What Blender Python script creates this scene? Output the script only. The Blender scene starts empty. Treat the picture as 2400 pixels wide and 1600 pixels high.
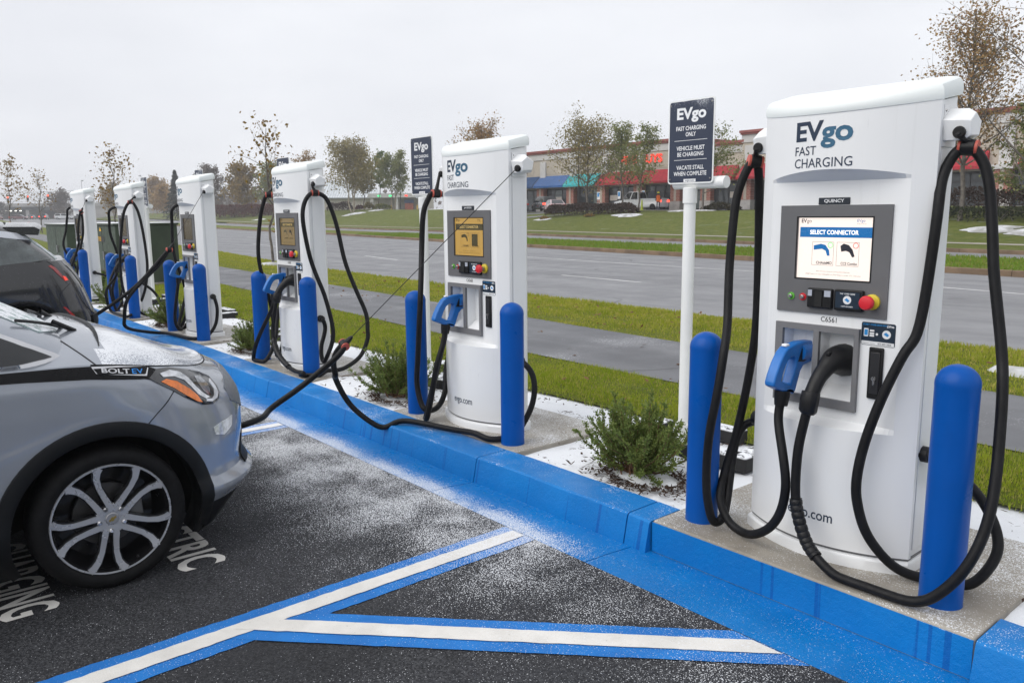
import bpy, bmesh, math, random
import numpy as np
from mathutils import Vector, Matrix
from mathutils.bvhtree import BVHTree
from mathutils.geometry import delaunay_2d_cdt

S = bpy.context.scene
COL = S.collection
R = math.radians

# ------------------------------------------------------------------ camera
cam_d = bpy.data.cameras.new('camera')
cam = bpy.data.objects.new('camera', cam_d)
COL.objects.link(cam)
cam_d.sensor_width = 36.0
cam_d.lens = 28.0
cam_d.clip_start = 0.05
cam_d.clip_end = 4000
_yaw, _pitch, _roll = 0.8729, 0.1590, -0.0083
_fw = Vector((-math.sin(_yaw) * math.cos(_pitch), math.cos(_yaw) * math.cos(_pitch), -math.sin(_pitch)))
_rt = _fw.cross(Vector((0, 0, 1))).normalized()
_up = _rt.cross(_fw)
_c, _s = math.cos(_roll), math.sin(_roll)
_r2 = _c * _rt + _s * _up
_u2 = -_s * _rt + _c * _up
CAMP = Vector((1.229, -3.331, 1.600))
cam.matrix_world = Matrix(((_r2.x, _u2.x, -_fw.x, CAMP.x), (_r2.y, _u2.y, -_fw.y, CAMP.y), (_r2.z, _u2.z, -_fw.z, CAMP.z), (0, 0, 0, 1)))
S.camera = cam

# ------------------------------------------------------------------ sky and sun (overcast)
W = bpy.data.worlds.new('World')
S.world = W
W.use_nodes = True
wn = W.node_tree
for n in list(wn.nodes):
    wn.nodes.remove(n)
SUN_EL, SUN_AZ = R(44), R(196)
w_out = wn.nodes.new('ShaderNodeOutputWorld')
w_sky = wn.nodes.new('ShaderNodeTexSky')
w_sky.sky_type = 'NISHITA'
w_sky.sun_disc = False
w_sky.sun_elevation = SUN_EL
w_sky.sun_rotation = SUN_AZ
w_sky.air_density = 1.0
w_sky.dust_density = 4.0
w_b1 = wn.nodes.new('ShaderNodeBackground')
w_b1.inputs['Strength'].default_value = 0.05
w_tc = wn.nodes.new('ShaderNodeTexCoord')
w_mp = wn.nodes.new('ShaderNodeMapping')
w_mp.inputs['Scale'].default_value = (1.0, 1.0, 3.5)
w_no = wn.nodes.new('ShaderNodeTexNoise')
w_no.inputs['Scale'].default_value = 1.7
w_no.inputs['Detail'].default_value = 5.0
w_ra = wn.nodes.new('ShaderNodeValToRGB')
w_ra.color_ramp.elements[0].position = 0.30
w_ra.color_ramp.elements[0].color = (0.64, 0.655, 0.70, 1)
w_ra.color_ramp.elements[1].position = 0.72
w_ra.color_ramp.elements[1].color = (0.795, 0.81, 0.845, 1)
w_b2 = wn.nodes.new('ShaderNodeBackground')
w_b2.inputs['Strength'].default_value = 1.0
w_mx = wn.nodes.new('ShaderNodeMixShader')
w_mx.inputs[0].default_value = 0.93      # cloud cover
wn.links.new(w_sky.outputs[0], w_b1.inputs['Color'])
wn.links.new(w_tc.outputs['Generated'], w_mp.inputs['Vector'])
wn.links.new(w_mp.outputs[0], w_no.inputs['Vector'])
wn.links.new(w_no.outputs['Fac'], w_ra.inputs[0])
wn.links.new(w_ra.outputs[0], w_b2.inputs['Color'])
wn.links.new(w_b1.outputs[0], w_mx.inputs[1])
wn.links.new(w_b2.outputs[0], w_mx.inputs[2])
wn.links.new(w_mx.outputs[0], w_out.inputs['Surface'])

sun_d = bpy.data.lights.new('sun', 'SUN')
sun = bpy.data.objects.new('sun', sun_d)
COL.objects.link(sun)
sun_d.energy = 1.5
sun_d.angle = R(60)
sun_d.color = (1.0, 0.975, 0.94)
_sd = Vector((math.sin(SUN_AZ) * math.cos(SUN_EL), math.cos(SUN_AZ) * math.cos(SUN_EL), math.sin(SUN_EL)))
sun.rotation_euler = _sd.to_track_quat('Z', 'Y').to_euler()

S.view_settings.view_transform = 'Standard'
S.view_settings.look = 'None'
S.view_settings.gamma = 1.0
S.view_settings.exposure = 0.40
S.render.engine = 'CYCLES'
try:
    S.cycles.use_denoising = True
    S.cycles.max_bounces = 6
    S.cycles.transparent_max_bounces = 8
    S.cycles.volume_bounces = 0
    S.cycles.volume_step_rate = 4.0
except Exception:
    pass

rng = np.random.default_rng(7)
random.seed(7)

# ------------------------------------------------------------------ materials
MATS = {}


class NT:
    def __init__(self, name):
        self.m = bpy.data.materials.new(name)
        self.m.use_nodes = True
        self.t = self.m.node_tree
        self.b = self.t.nodes['Principled BSDF']
        self.geo = self.t.nodes.new('ShaderNodeNewGeometry')
        self.pos = self.geo.outputs['Position']

    def n(self, typ, **kw):
        nd = self.t.nodes.new(typ)
        for k, v in kw.items():
            if k.startswith('p_'):
                setattr(nd, k[2:], v)
            else:
                i = nd.inputs[int(k[1:])] if (k[0] == 'i' and k[1:].isdigit()) else nd.inputs[k.replace('_', ' ')]
                if hasattr(v, 'is_linked') or hasattr(v, 'links'):
                    self.t.links.new(v, i)
                else:
                    i.default_value = v
        return nd

    def noise(self, scale, detail=3, rough=.55, vec=None):
        return self.n('ShaderNodeTexNoise', Scale=scale, Detail=detail, Roughness=rough, Vector=vec or self.pos).outputs['Fac']

    def rng(self, v, a, b, c=0., d=1.):
        return self.n('ShaderNodeMapRange', p_interpolation_type='SMOOTHSTEP', i0=v, i1=a, i2=b, i3=c, i4=d).outputs[0]

    def lin(self, v, a, b, c=0., d=1.):
        return self.n('ShaderNodeMapRange', i0=v, i1=a, i2=b, i3=c, i4=d).outputs[0]

    def math(self, op, a, b=0.):
        return self.n('ShaderNodeMath', p_operation=op, i0=a, i1=b).outputs[0]

    def mix(self, f, a, b):
        nd = self.t.nodes.new('ShaderNodeMix')
        nd.data_type = 'RGBA'
        for i, v in ((0, f), (6, a), (7, b)):
            if hasattr(v, 'links'):
                self.t.links.new(v, nd.inputs[i])
            else:
                nd.inputs[i].default_value = v if i == 0 else (*v[:3], 1)
        return nd.outputs[2]

    def sep(self, v=None):
        return self.n('ShaderNodeSeparateXYZ', i0=v or self.pos).outputs

    def set(self, **kw):
        for k, v in kw.items():
            i = self.b.inputs[k.replace('_', ' ')]
            if hasattr(v, 'links'):
                self.t.links.new(v, i)
            else:
                i.default_value = (*v, 1) if isinstance(v, tuple) and len(v) == 3 else v

    def bump(self, h, strength=.3, dist=.01):
        nd = self.n('ShaderNodeBump', Strength=strength, Distance=dist, Height=h)
        self.t.links.new(nd.outputs[0], self.b.inputs['Normal'])


SNOW = (0.80, 0.82, 0.85)


def surf(name, col, rough=.5, metal=0., var=.12, vs=2.5, bump=0., bs=60., snow=0., ss=9., coat=0., spec=.5, emis=None, es=1., col2=None, grime=0.):
    """one paint / plastic / stone: colour that varies a little, fine relief, optional snow lying on what faces up"""
    if name in MATS:
        return MATS[name]
    k = NT(name)
    c = col
    n1 = k.noise(vs, 5)
    dark = col2 or tuple(x * (1 - var) for x in col)
    lite = tuple(min(1, x * (1 + var)) for x in col)
    c = k.mix(k.rng(n1, .32, .68), dark, lite)
    if grime:
        g = k.rng(k.noise(vs * 2.3, 8, .7), .5, .78, 0, grime)
        c = k.mix(g, c, tuple(x * .55 for x in col))
    r = k.lin(k.noise(vs * 3, 4), .3, .7, max(.02, rough - .08), min(1, rough + .08))
    if snow:
        up = k.rng(k.sep(k.geo.outputs['Normal'])[2], .35, .8)
        f = k.rng(k.noise(ss, 8, .75), .62 - snow * .4, .72 - snow * .4)
        f = k.math('MULTIPLY', f, up)
        c = k.mix(f, c, SNOW)
        r = k.lin(f, 0, 1, rough, .9)
    k.set(Base_Color=c, Roughness=r, Metallic=metal, Coat_Weight=coat, Coat_Roughness=.08)
    k.b.inputs['Specular IOR Level'].default_value = spec
    if bump:
        k.bump(k.noise(bs, 6, .6), bump, .01)
    if emis:
        k.set(Emission_Color=emis, Emission_Strength=es)
    MATS[name] = k.m
    return k.m


def glassy(name, col=(.01, .012, .014), rough=.04):
    if name in MATS:
        return MATS[name]
    k = NT(name)
    f = k.noise(6, 4)
    k.set(Base_Color=k.mix(f, tuple(x * .7 for x in col), tuple(x * 1.4 for x in col)), Roughness=rough, Coat_Weight=.4)
    MATS[name] = k.m
    return k.m


# ------------------------------------------------------------------ mesh helpers
def link(o, parent=None):
    COL.objects.link(o)
    if parent is not None:
        o.parent = parent
    return o


def tag(o, label=None, cat=None, group=None, kind=None):
    for k, v in (('label', label), ('category', cat), ('group', group), ('kind', kind)):
        if v:
            o[k] = v
    return o


def empty(name, loc=(0, 0, 0), rz=0., label=None, cat=None, group=None):
    o = bpy.data.objects.new(name, None)
    o.empty_display_size = .1
    o.location = loc
    o.rotation_euler = (0, 0, rz)
    link(o)
    return tag(o, label, cat, group)


class MB:
    def __init__(self):
        self.v = []
        self.f = []

    def add(self, vs, fs):
        b = len(self.v)
        self.v += [tuple(p) for p in vs]
        self.f += [tuple(i + b for i in f) for f in fs]
        return self

    def box(self, x0, x1, y0, y1, z0, z1):
        return self.add([(x0, y0, z0), (x1, y0, z0), (x1, y1, z0), (x0, y1, z0), (x0, y0, z1), (x1, y0, z1), (x1, y1, z1), (x0, y1, z1)],
                        [(0, 3, 2, 1), (4, 5, 6, 7), (0, 1, 5, 4), (1, 2, 6, 5), (2, 3, 7, 6), (3, 0, 4, 7)])

    def quad(self, a, b, c, d):
        return self.add([a, b, c, d], [(0, 1, 2, 3)])

    def loft(self, secs, closed=True, cap0=True, cap1=True):
        n = len(secs[0])
        vs = [p for s in secs for p in s]
        fs = []
        for k in range(len(secs) - 1):
            for i in range(n if closed else n - 1):
                j = (i + 1) % n
                fs.append((k * n + i, k * n + j, (k + 1) * n + j, (k + 1) * n + i))
        if cap0:
            fs.append(tuple(range(n - 1, -1, -1)))
        if cap1:
            fs.append(tuple((len(secs) - 1) * n + i for i in range(n)))
        return self.add(vs, fs)

    def tube(self, pts, r, n=10, caps=True):
        P = [Vector(p) for p in pts]
        rr = [float(q) for q in r] if isinstance(r, (list, tuple, np.ndarray)) else [float(r)] * len(P)
        secs = []
        up = None
        for i, p in enumerate(P):
            t = (P[min(i + 1, len(P) - 1)] - P[max(i - 1, 0)])
            if t.length < 1e-9:
                t = Vector((0, 0, 1))
            t.normalize()
            if up is None:
                up = Vector((0, 0, 1)) if abs(t.z) < .9 else Vector((1, 0, 0))
            a = t.cross(up)
            if a.length < 1e-6:
                a = t.cross(Vector((1, .3, .2)))
            a.normalize()
            b = a.cross(t)
            up = b
            secs.append([p + rr[i] * (math.cos(2 * math.pi * k / n) * a + math.sin(2 * math.pi * k / n) * b) for k in range(n)])
        return self.loft(secs, True, caps, caps)

    def lathe(self, prof, n=24, c=(0, 0, 0), axis='z'):
        secs = []
        for r, h in prof:
            s = []
            for k in range(n):
                a = 2 * math.pi * k / n
                q = (r * math.cos(a), r * math.sin(a), h)
                if axis == 'x':
                    q = (q[2], q[0], q[1])
                elif axis == 'y':
                    q = (q[1], q[2], q[0])
                s.append((q[0] + c[0], q[1] + c[1], q[2] + c[2]))
            secs.append(s)
        return self.loft(secs)

    def prism(self, poly, f3, t0, t1):
        """polygon (a, b) pushed from t0 to t1; f3(a, b, t) -> xyz"""
        n = len(poly)
        vs = [f3(a, b, t0) for a, b in poly] + [f3(a, b, t1) for a, b in poly]
        fs = [tuple(range(n - 1, -1, -1)), tuple(range(n, 2 * n))]
        fs += [(i, (i + 1) % n, n + (i + 1) % n, n + i) for i in range(n)]
        return self.add(vs, fs)

    def build(self, name, mat, parent=None, smooth=35, bevel=0., seg=2, sub=0, loc=None):
        me = bpy.data.meshes.new(name)
        me.from_pydata([tuple(p) for p in self.v], [], self.f)
        me.validate()
        bm = bmesh.new()
        bm.from_mesh(me)
        bmesh.ops.recalc_face_normals(bm, faces=bm.faces)
        bm.to_mesh(me)
        bm.free()
        if smooth:
            me.shade_smooth()
            me.set_sharp_from_angle(angle=R(smooth))
        me.materials.append(mat)
        o = bpy.data.objects.new(name, me)
        if loc is not None:
            o.location = loc
        link(o, parent)
        if bevel:
            m = o.modifiers.new('edge', 'BEVEL')
            m.width = bevel
            m.segments = seg
            m.limit_method = 'ANGLE'
            m.angle_limit = R(35)
            me.shade_smooth()
            me.set_sharp_from_angle(angle=R(50))
        return o


def np_mesh(name, verts, tris, mat, parent=None, smooth=False):
    """many small faces at once: verts (n,3), faces (m,k)"""
    verts = np.asarray(verts, np.float32)
    tris = np.asarray(tris, np.int32)
    me = bpy.data.meshes.new(name)
    me.vertices.add(len(verts))
    me.vertices.foreach_set('co', verts.ravel())
    k = tris.shape[1]
    me.loops.add(tris.size)
    me.loops.foreach_set('vertex_index', tris.ravel())
    me.polygons.add(len(tris))
    me.polygons.foreach_set('loop_start', np.arange(0, tris.size, k, dtype=np.int32))
    me.update(calc_edges=True)
    if smooth:
        me.shade_smooth()
    me.materials.append(mat)
    o = bpy.data.objects.new(name, me)
    return link(o, parent)


def catmull(pts, per=6):
    P = np.array(pts, float)
    out = []
    n = len(P)
    for i in range(n - 1):
        p0, p1, p2, p3 = P[max(i - 1, 0)], P[i], P[i + 1], P[min(i + 2, n - 1)]
        for t in np.linspace(0, 1, per, endpoint=False):
            out.append(.5 * ((2 * p1) + (-p0 + p2) * t + (2 * p0 - 5 * p1 + 4 * p2 - p3) * t * t + (-p0 + 3 * p1 - 3 * p2 + p3) * t ** 3))
    out.append(P[-1])
    return np.array(out)


_txt_cache = {}


def text_mesh(body, size, bold=0., align='LEFT', spacing=1., res=3):
    key = (body, size, bold, align, spacing, res)
    if key in _txt_cache:
        return _txt_cache[key]
    cu = bpy.data.curves.new('lettering', 'FONT')
    cu.body = body
    cu.size = size
    cu.offset = bold
    cu.align_x = align
    cu.space_character = spacing
    cu.resolution_u = res
    ob = bpy.data.objects.new('lettering', cu)
    COL.objects.link(ob)
    dg = bpy.context.evaluated_depsgraph_get()
    me = bpy.data.meshes.new_from_object(ob.evaluated_get(dg))
    bpy.data.objects.remove(ob)
    v = [tuple(p.co) for p in me.vertices]
    f = [tuple(p.vertices) for p in me.polygons]
    bpy.data.meshes.remove(me)
    _txt_cache[key] = (v, f)
    return v, f


def letter(body, size, f3, mat, parent, bold=0., align='LEFT', name='lettering', spacing=1., sx=1., sy=1., res=3):
    """flat print: f3(a, b) puts text coordinates on the surface"""
    v, f = text_mesh(body, size, bold, align, spacing, res)
    me = bpy.data.meshes.new(name)
    me.from_pydata([tuple(f3(a * sx, b * sy)) for a, b, _ in v], [], f)
    me.materials.append(mat)
    o = bpy.data.objects.new(name, me)
    return link(o, parent)


def fit_letter(body, x0, x1, z0, z1, f3, mat, parent, bold=0., name='lettering', res=3):
    """lettering stretched to fill the rectangle x0..x1, z0..z1 of the printed surface"""
    v, f = text_mesh(body, 1.0, bold, 'LEFT', 1., res)
    xs_, ys_ = [p[0] for p in v], [p[1] for p in v]
    ax, bx_ = min(xs_), max(xs_)
    ay, by_ = min(ys_), max(ys_)
    me = bpy.data.meshes.new(name)
    me.from_pydata([tuple(f3(x0 + (a - ax) / (bx_ - ax) * (x1 - x0), z0 + (b - ay) / (by_ - ay) * (z1 - z0))) for a, b, _ in v], [], f)
    me.materials.append(mat)
    return link(bpy.data.objects.new(name, me), parent)


def copy_tree(o, parent=None):
    c = o.copy()
    COL.objects.link(c)
    if parent is not None:
        c.parent = parent
    for ch in o.children:
        copy_tree(ch, c)
    return c


def smooth01(t):
    t = np.clip(t, 0, 1)
    return t * t * (3 - 2 * t)


def circ(cx, cy, r, n=16, a0=0.):
    return [(cx + r * math.cos(a0 + 2 * math.pi * k / n), cy + r * math.sin(a0 + 2 * math.pi * k / n)) for k in range(n)]


def rrect(x0, x1, y0, y1, r, n=4):
    out = []
    for cx, cy, a in ((x1 - r, y1 - r, 0), (x0 + r, y1 - r, 90), (x0 + r, y0 + r, 180), (x1 - r, y0 + r, 270)):
        for k in range(n + 1):
            t = R(a + 90 * k / n)
            out.append((cx + r * math.cos(t), cy + r * math.sin(t)))
    return out
# ------------------------------------------------------------------ ground lines (metres; x along the kerb, y away from the lot)
GX = np.array([-900, -420, -260, -120, -70, -40, -25, -15, -6, 0, 10, 40, 120], float)


def gline(vals):
    v = np.array(vals, float)
    return lambda x: np.interp(x, GX, v)


ROAD_NEAR = gline([150, 55, 30, 19, 14.5, 10.9, 8.5, 7.6, 7.24, 7.15, 6.9, 6.4, 5])
WALK_FAR = gline([144, 50, 25, 14.5, 10.4, 7.4, 6.0, 5.3, 4.62, 4.32, 4.15, 4.0, 3.8])
WALK_NEAR = gline([142, 48, 23, 12.4, 8.3, 5.4, 4.15, 3.35, 2.68, 2.55, 2.5, 2.4, 2.2])
MED_NEAR = gline([165, 68, 50, 38.5, 32.4, 26.6, 24.0, 22.3, 20.8, 19.8, 18.4, 14.5, 5.2])
MED_FAR = gline([170, 72, 55, 43.5, 37.4, 31.8, 29.4, 27.9, 26.6, 25.7, 24.3, 21, 13])
ROAD2_FAR = gline([180, 82, 64, 51.5, 44.7, 38.8, 35.6, 33.8, 32.2, 31, 29.4, 26, 18])
WALK2_NEAR = lambda x: ROAD2_FAR(x) + 3.6
WALK2_FAR = lambda x: ROAD2_FAR(x) + 5.0


def rise(x):
    return 1.2 * smooth01((-np.asarray(x, float) - 90) / 170)


XS = np.unique(np.concatenate([np.linspace(-900, -120, 27), np.linspace(-120, -30, 31), np.linspace(-30, 12, 29), np.linspace(12, 120, 13)]))


def strip(name, lo, hi, zlo, zhi, mat, cross=2, xs=XS, kind='structure', wob=0.):
    rows = []
    for x in xs:
        a, b = float(lo(x)), float(hi(x))
        for k in range(cross):
            t = k / (cross - 1)
            z = zlo * (1 - t) + zhi * t + float(rise(x))
            rows.append((x, a + (b - a) * t, z))
    n = len(xs)
    f = [(i * cross + k, (i + 1) * cross + k, (i + 1) * cross + k + 1, i * cross + k + 1) for i in range(n - 1) for k in range(cross - 1)]
    o = np_mesh(name, rows, f, mat, None, True)
    return tag(o, kind=kind)


# --- materials of the ground
def asphalt_lot():
    k = NT('asphalt_lot')
    x, y, z = k.sep()
    agg = k.n('ShaderNodeTexVoronoi', Scale=110., Vector=k.pos).outputs['Distance']
    fine = k.noise(220, 4, .7)
    base = k.mix(k.rng(k.noise(1.3, 5), .3, .7), (.013, .0135, .0155), (.022, .0225, .026))
    base = k.mix(k.rng(fine, .60, .72), base, (.075, .077, .085))
    base = k.mix(k.math('MULTIPLY', k.rng(k.noise(85, 4, .7), .42, .62), k.rng(k.noise(1.1, 4, .6), .3, .7, .12, .34)), base, (.16, .165, .175))   # frost dust
    # dry snow grains: thickest against the gutter, patchy, blown off further out
    near = k.rng(y, -1.95, -.58)
    left = k.rng(x, -1.0, -2.1)
    patch = k.rng(k.noise(2.6, 4, .55), .30, .72)
    m = k.math('MULTIPLY', k.math('MULTIPLY', near, k.math('ADD', k.math('MULTIPLY', left, .62), .38)), k.math('ADD', k.math('MULTIPLY', patch, .45), .62))
    m = k.math('ADD', m, k.math('MULTIPLY', patch, .20))
    grain = k.noise(165, 2, .5)
    thr = k.lin(m, 0, 1, .715, .462)
    f = k.rng(grain, thr, k.math('ADD', thr, .035))
    f = k.math('MULTIPLY', f, .86)
    c = k.mix(f, base, SNOW)
    k.set(Base_Color=c, Roughness=k.lin(k.noise(2.5, 4), .3, .7, .62, .85))
    k.b.inputs['Specular IOR Level'].default_value = .28
    k.bump(k.math('ADD', agg, k.math('MULTIPLY', grain, .8)), .55, .006)
    return k.m


def paint_blue(name, snow, wet=.35, dirs=True):
    k = NT(name)
    x, y, z = k.sep()
    c = k.mix(k.rng(k.noise(1.7, 5), .3, .7), (.001, .148, .45), (.003, .195, .55))
    c = k.mix(k.rng(k.noise(30, 6, .7), .60, .75, 0, .35), c, (.004, .095, .36))
    if dirs:  # runs of paint down the kerb face
        mp = k.n('ShaderNodeMapping', Vector=k.pos, Scale=(17., 1., .15))
        run = k.noise(1.6, 2, .4, mp.outputs[0])
        side = k.rng(k.sep(k.geo.outputs['Normal'])[2], .75, .2)
        c = k.mix(k.math('MULTIPLY', k.rng(run, .63, .67, 0, .55), side), c, (.002, .06, .30))
    c = k.mix(k.rng(k.noise(9, 9, .78), .665, .70, 0, .75), c, (.16, .17, .18))
    c = k.mix(k.rng(k.noise(2.1, 8, .8), .58, .74, 0, .35), c, (.02, .06, .16))
    r = k.lin(k.noise(4, 4), .35, .65, wet, wet + .3)
    up = k.rng(k.sep(k.geo.outputs['Normal'])[2], .5, .9)
    if snow == 'gutter':
        edge = k.math('MULTIPLY', k.rng(y, -.34, -.585), k.rng(x, -1.30, -1.85))
        patch = k.rng(k.noise(1.6, 4, .6), .25, .6)
        m = k.math('MULTIPLY', edge, k.math('ADD', k.math('MULTIPLY', patch, .55), .55))
        m = k.math('ADD', m, k.math('MULTIPLY', patch, .10))
    else:
        patch = k.rng(k.noise(2.6, 5, .6), .40, .72)
        m = k.math('MULTIPLY', patch, snow)
    gr = k.noise(165, 2, .5)
    thr = k.lin(m, 0, 1, .69, .42)
    f = k.math('MULTIPLY', k.rng(gr, thr, k.math('ADD', thr, .05)), up)
    f = k.math('MULTIPLY', f, .88)
    c = k.mix(f, c, SNOW)
    k.set(Base_Color=c, Roughness=k.lin(f, 0, 1, .42, .9) if False else r, Coat_Weight=.05, Coat_Roughness=.2)
    k.b.inputs['Specular IOR Level'].default_value = .3
    k.bump(k.math('ADD', k.noise(45, 6, .65), k.math('MULTIPLY', k.noise(240, 3), .4)), .6, .008)
    return k.m


def concrete_pad():
    k = NT('pad_concrete')
    x, y, z = k.sep()
    c = k.mix(k.rng(k.noise(1.6, 6, .6), .3, .7), (.21, .185, .15), (.37, .345, .30))
    c = k.mix(k.rng(k.noise(5.5, 7, .7), .52, .72, 0, .6), c, (.12, .105, .085))
    patch = k.rng(k.noise(1.8, 5, .6), .40, .68)
    m = k.math('ADD', k.math('MULTIPLY', patch, .62), k.rng(y, 0., .5, 0, .35))
    f = k.math('GREATER_THAN', k.noise(165, 2, .5), k.lin(m, 0, 1, .69, .45))
    up = k.rng(k.sep(k.geo.outputs['Normal'])[2], .5, .9)
    f = k.math('MULTIPLY', k.math('MULTIPLY', f, .8), up)
    k.set(Base_Color=k.mix(f, c, SNOW), Roughness=k.lin(k.noise(3, 4), .3, .7, .4, .8))
    k.bump(k.noise(90, 6, .7), .35, .005)
    return k.m


def bed_mat():
    k = NT('snow_over_mulch')
    n1 = k.noise(3.2, 7, .62)
    n2 = k.noise(26, 6, .7)
    d = k.math('ADD', k.math('MULTIPLY', n1, .6), k.math('MULTIPLY', n2, .4))
    mul = k.mix(k.noise(55, 4), (.022, .014, .010), (.10, .065, .045))
    c = k.mix(k.rng(d, .585, .63), SNOW, mul)
    k.set(Base_Color=c, Roughness=.9)
    k.bump(k.math('ADD', k.noise(60, 6, .7), k.math('MULTIPLY', n1, 2.)), .5, .02)
    return k.m


def lawn_mat(name, a, b, dry, frost=.0, fr_scale=5.):
    k = NT(name)
    c = k.mix(k.rng(k.noise(2.2, 6, .65), .3, .7), a, b)
    c = k.mix(k.rng(k.noise(22, 6, .75), .5, .72, 0, .7), c, dry)
    c = k.mix(k.rng(k.noise(.9, 5, .6), .56, .72, 0, .5), c, dry)
    if frost:
        mp = k.n('ShaderNodeMapping', Vector=k.pos, Scale=(.35, 1.3, 1.))
        c = k.mix(k.rng(k.noise(fr_scale, 7, .75, mp.outputs[0]), .56, .75, 0, frost), c, (.62, .65, .62))
    k.set(Base_Color=c, Roughness=.95)
    k.b.inputs['Specular IOR Level'].default_value = .15
    k.bump(k.noise(120, 5, .8), .8, .03)
    return k.m


def road_mat(name, a, b, frost, scale=1.):
    k = NT(name)
    x, y, z = k.sep()
    mp = k.n('ShaderNodeMapping', Vector=k.pos, Rotation=(0, 0, .14), Scale=(.05, .9, 1.))
    track = k.noise(1.1, 4, .55, mp.outputs[0])
    c = k.mix(k.rng(track, .3, .7), a, b)
    c = k.mix(k.rng(k.noise(.5, 6, .65), .4, .7, 0, .35), c, tuple(t * .75 for t in a))
    wp = k.n('ShaderNodeMixRGB', p_blend_type='ADD', i0=.9, i1=k.pos, i2=k.n('ShaderNodeTexNoise', Scale=.9, Detail=4., Vector=k.pos).outputs['Color'])
    cr = k.n('ShaderNodeTexVoronoi', p_feature='DISTANCE_TO_EDGE', Scale=.28, Vector=wp.outputs[0]).outputs['Distance']
    crk = k.math('MULTIPLY', k.rng(cr, .012, .003), k.rng(k.noise(.25, 3), .48, .6))
    c = k.mix(k.math('MULTIPLY', crk, .6), c, tuple(t * .35 for t in a))       # sealed cracks
    f = k.math('GREATER_THAN', k.noise(95 * scale, 4, .75), k.lin(k.rng(k.noise(.8, 5), .35, .7), 0, 1, .74, .74 - frost))
    c = k.mix(k.math('MULTIPLY', f, .5), c, (.68, .69, .72))
    k.set(Base_Color=c, Roughness=k.lin(k.noise(1.4, 4), .3, .7, .45, .75))
    k.bump(k.noise(140, 4, .7), .4, .006)
    return k.m


M_LOT = asphalt_lot()
M_GUT = paint_blue('gutter_paint', 'gutter', .22, False)
M_KERB = paint_blue('kerb_paint', .55, .35, True)
M_PAD = concrete_pad()
M_BED = bed_mat()
M_LAWN = lawn_mat('lawn_turf', (.105, .135, .018), (.150, .175, .026), (.24, .20, .07), .18)
M_LAWN2 = lawn_mat('lawn_slope', (.075, .105, .016), (.135, .150, .036), (.20, .175, .07), .40, 1.3)
M_PATH = road_mat('path_asphalt', (.115, .118, .128), (.165, .168, .180), .20, .6)
M_ROAD = road_mat('road_asphalt', (.175, .177, .187), (.235, .237, .248), .03)
M_KERB2 = surf('road_kerb_stone', (.165, .112, .070), .85, var=.25, vs=1.2, bump=.3, bs=40, grime=.5)
M_WALK2 = surf('pavement_concrete', (.34, .31, .27), .9, var=.15, vs=.8)


def line_paint(name, a, b, worn):
    k = NT(name)
    x, y, z = k.sep()
    c = k.mix(k.rng(k.noise(6, 5), .3, .7), a, b)
    c = k.mix(k.rng(k.noise(70, 6, .75), .60, .72, 0, worn), c, (.03, .03, .035))      # asphalt showing through
    c = k.mix(k.rng(k.noise(3.5, 6, .7), .52, .75, 0, .25), c, tuple(t * .6 for t in a))
    near = k.rng(y, -1.7, -.60)
    m = k.math('ADD', k.math('MULTIPLY', near, k.rng(x, -.9, -2.0, .25, .8)), k.rng(k.noise(2.6, 4, .55), .3, .72, 0, .2))
    thr = k.lin(m, 0, 1, .70, .45)
    f = k.rng(k.noise(165, 2, .5), thr, k.math('ADD', thr, .035))
    c = k.mix(k.math('MULTIPLY', f, .86), c, SNOW)
    k.set(Base_Color=c, Roughness=.75)
    k.bump(k.noise(160, 5, .7), .5, .006)
    return k.m


M_LINE = line_paint('white_road_paint', (.66, .64, .60), (.76, .74, .70), .5)
M_LINEB = line_paint('blue_road_paint', (.004, .140, .47), (.008, .185, .57), .6)
M_LINEW = surf('worn_lane_paint', (.62, .62, .62), .8, var=.2, vs=3, grime=.5)

# --- the sheets
gnd = MB().quad((-1000, -400, -.62), (400, -400, -.62), (400, 800, -.62), (-1000, 800, -.62)).build('ground', lawn_mat('far_ground', (.04, .05, .02), (.07, .075, .03), (.1, .09, .05)))
tag(gnd, kind='structure')
lot = MB().quad((-80, -40, -.15), (30, -40, -.15), (30, -.598, -.15), (-80, -.598, -.15)).build('parking_lot', M_LOT)
tag(lot, kind='structure')

# gutter pans and kerb stones: separate castings with open joints
gut = tag(empty('gutter'), kind='structure')
GJ = [-60, -48, -36, -27, -21, -15.2, -12.3, -9.3, -6.22, -2.855, -1.465, 3.4, 12]
for a, b in zip(GJ[:-1], GJ[1:]):
    p = [(-.60, -.149), (-.42, -.156), (-.256, -.168), (-.20, -.169), (-.20, -.32), (-.60, -.32)]
    MB().prism(p, lambda q, w, t: (t, q, w), a + .003, b - .003).build('gutter_slab', M_GUT, gut, 20)
kerb = tag(empty('kerb'), kind='structure')
KJ = [-60, -48, -36, -27, -21, -15.2, -12.3, -9.3, -6.22, -2.855, -1.52]
KP = [(-.252, -.32), (-.252, -.166), (-.238, -.10), (-.224, -.030), (-.218, -.012), (-.206, -.003), (.034, .0), (.034, -.32)]
segs = list(zip(KJ[:-1], KJ[1:])) + [(-1.52, -1.362), (.212, 3.3), (3.3, 12)]
for a, b in segs:
    nx = max(2, int((b - a) / .25))
    secs = []
    for i in range(nx + 1):
        x = a + .004 + (b - a - .008) * i / nx
        w = .004 * math.sin(x * 2.1) + .003 * math.sin(x * 7.3 + 1)
        secs.append([(x, q + (w if 0 < j < 6 else 0), s + (w * .6 if 3 < j < 7 else 0)) for j, (q, s) in enumerate(KP)])
    MB().loft(secs).build('kerb_stone', M_KERB, kerb, 26)

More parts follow.
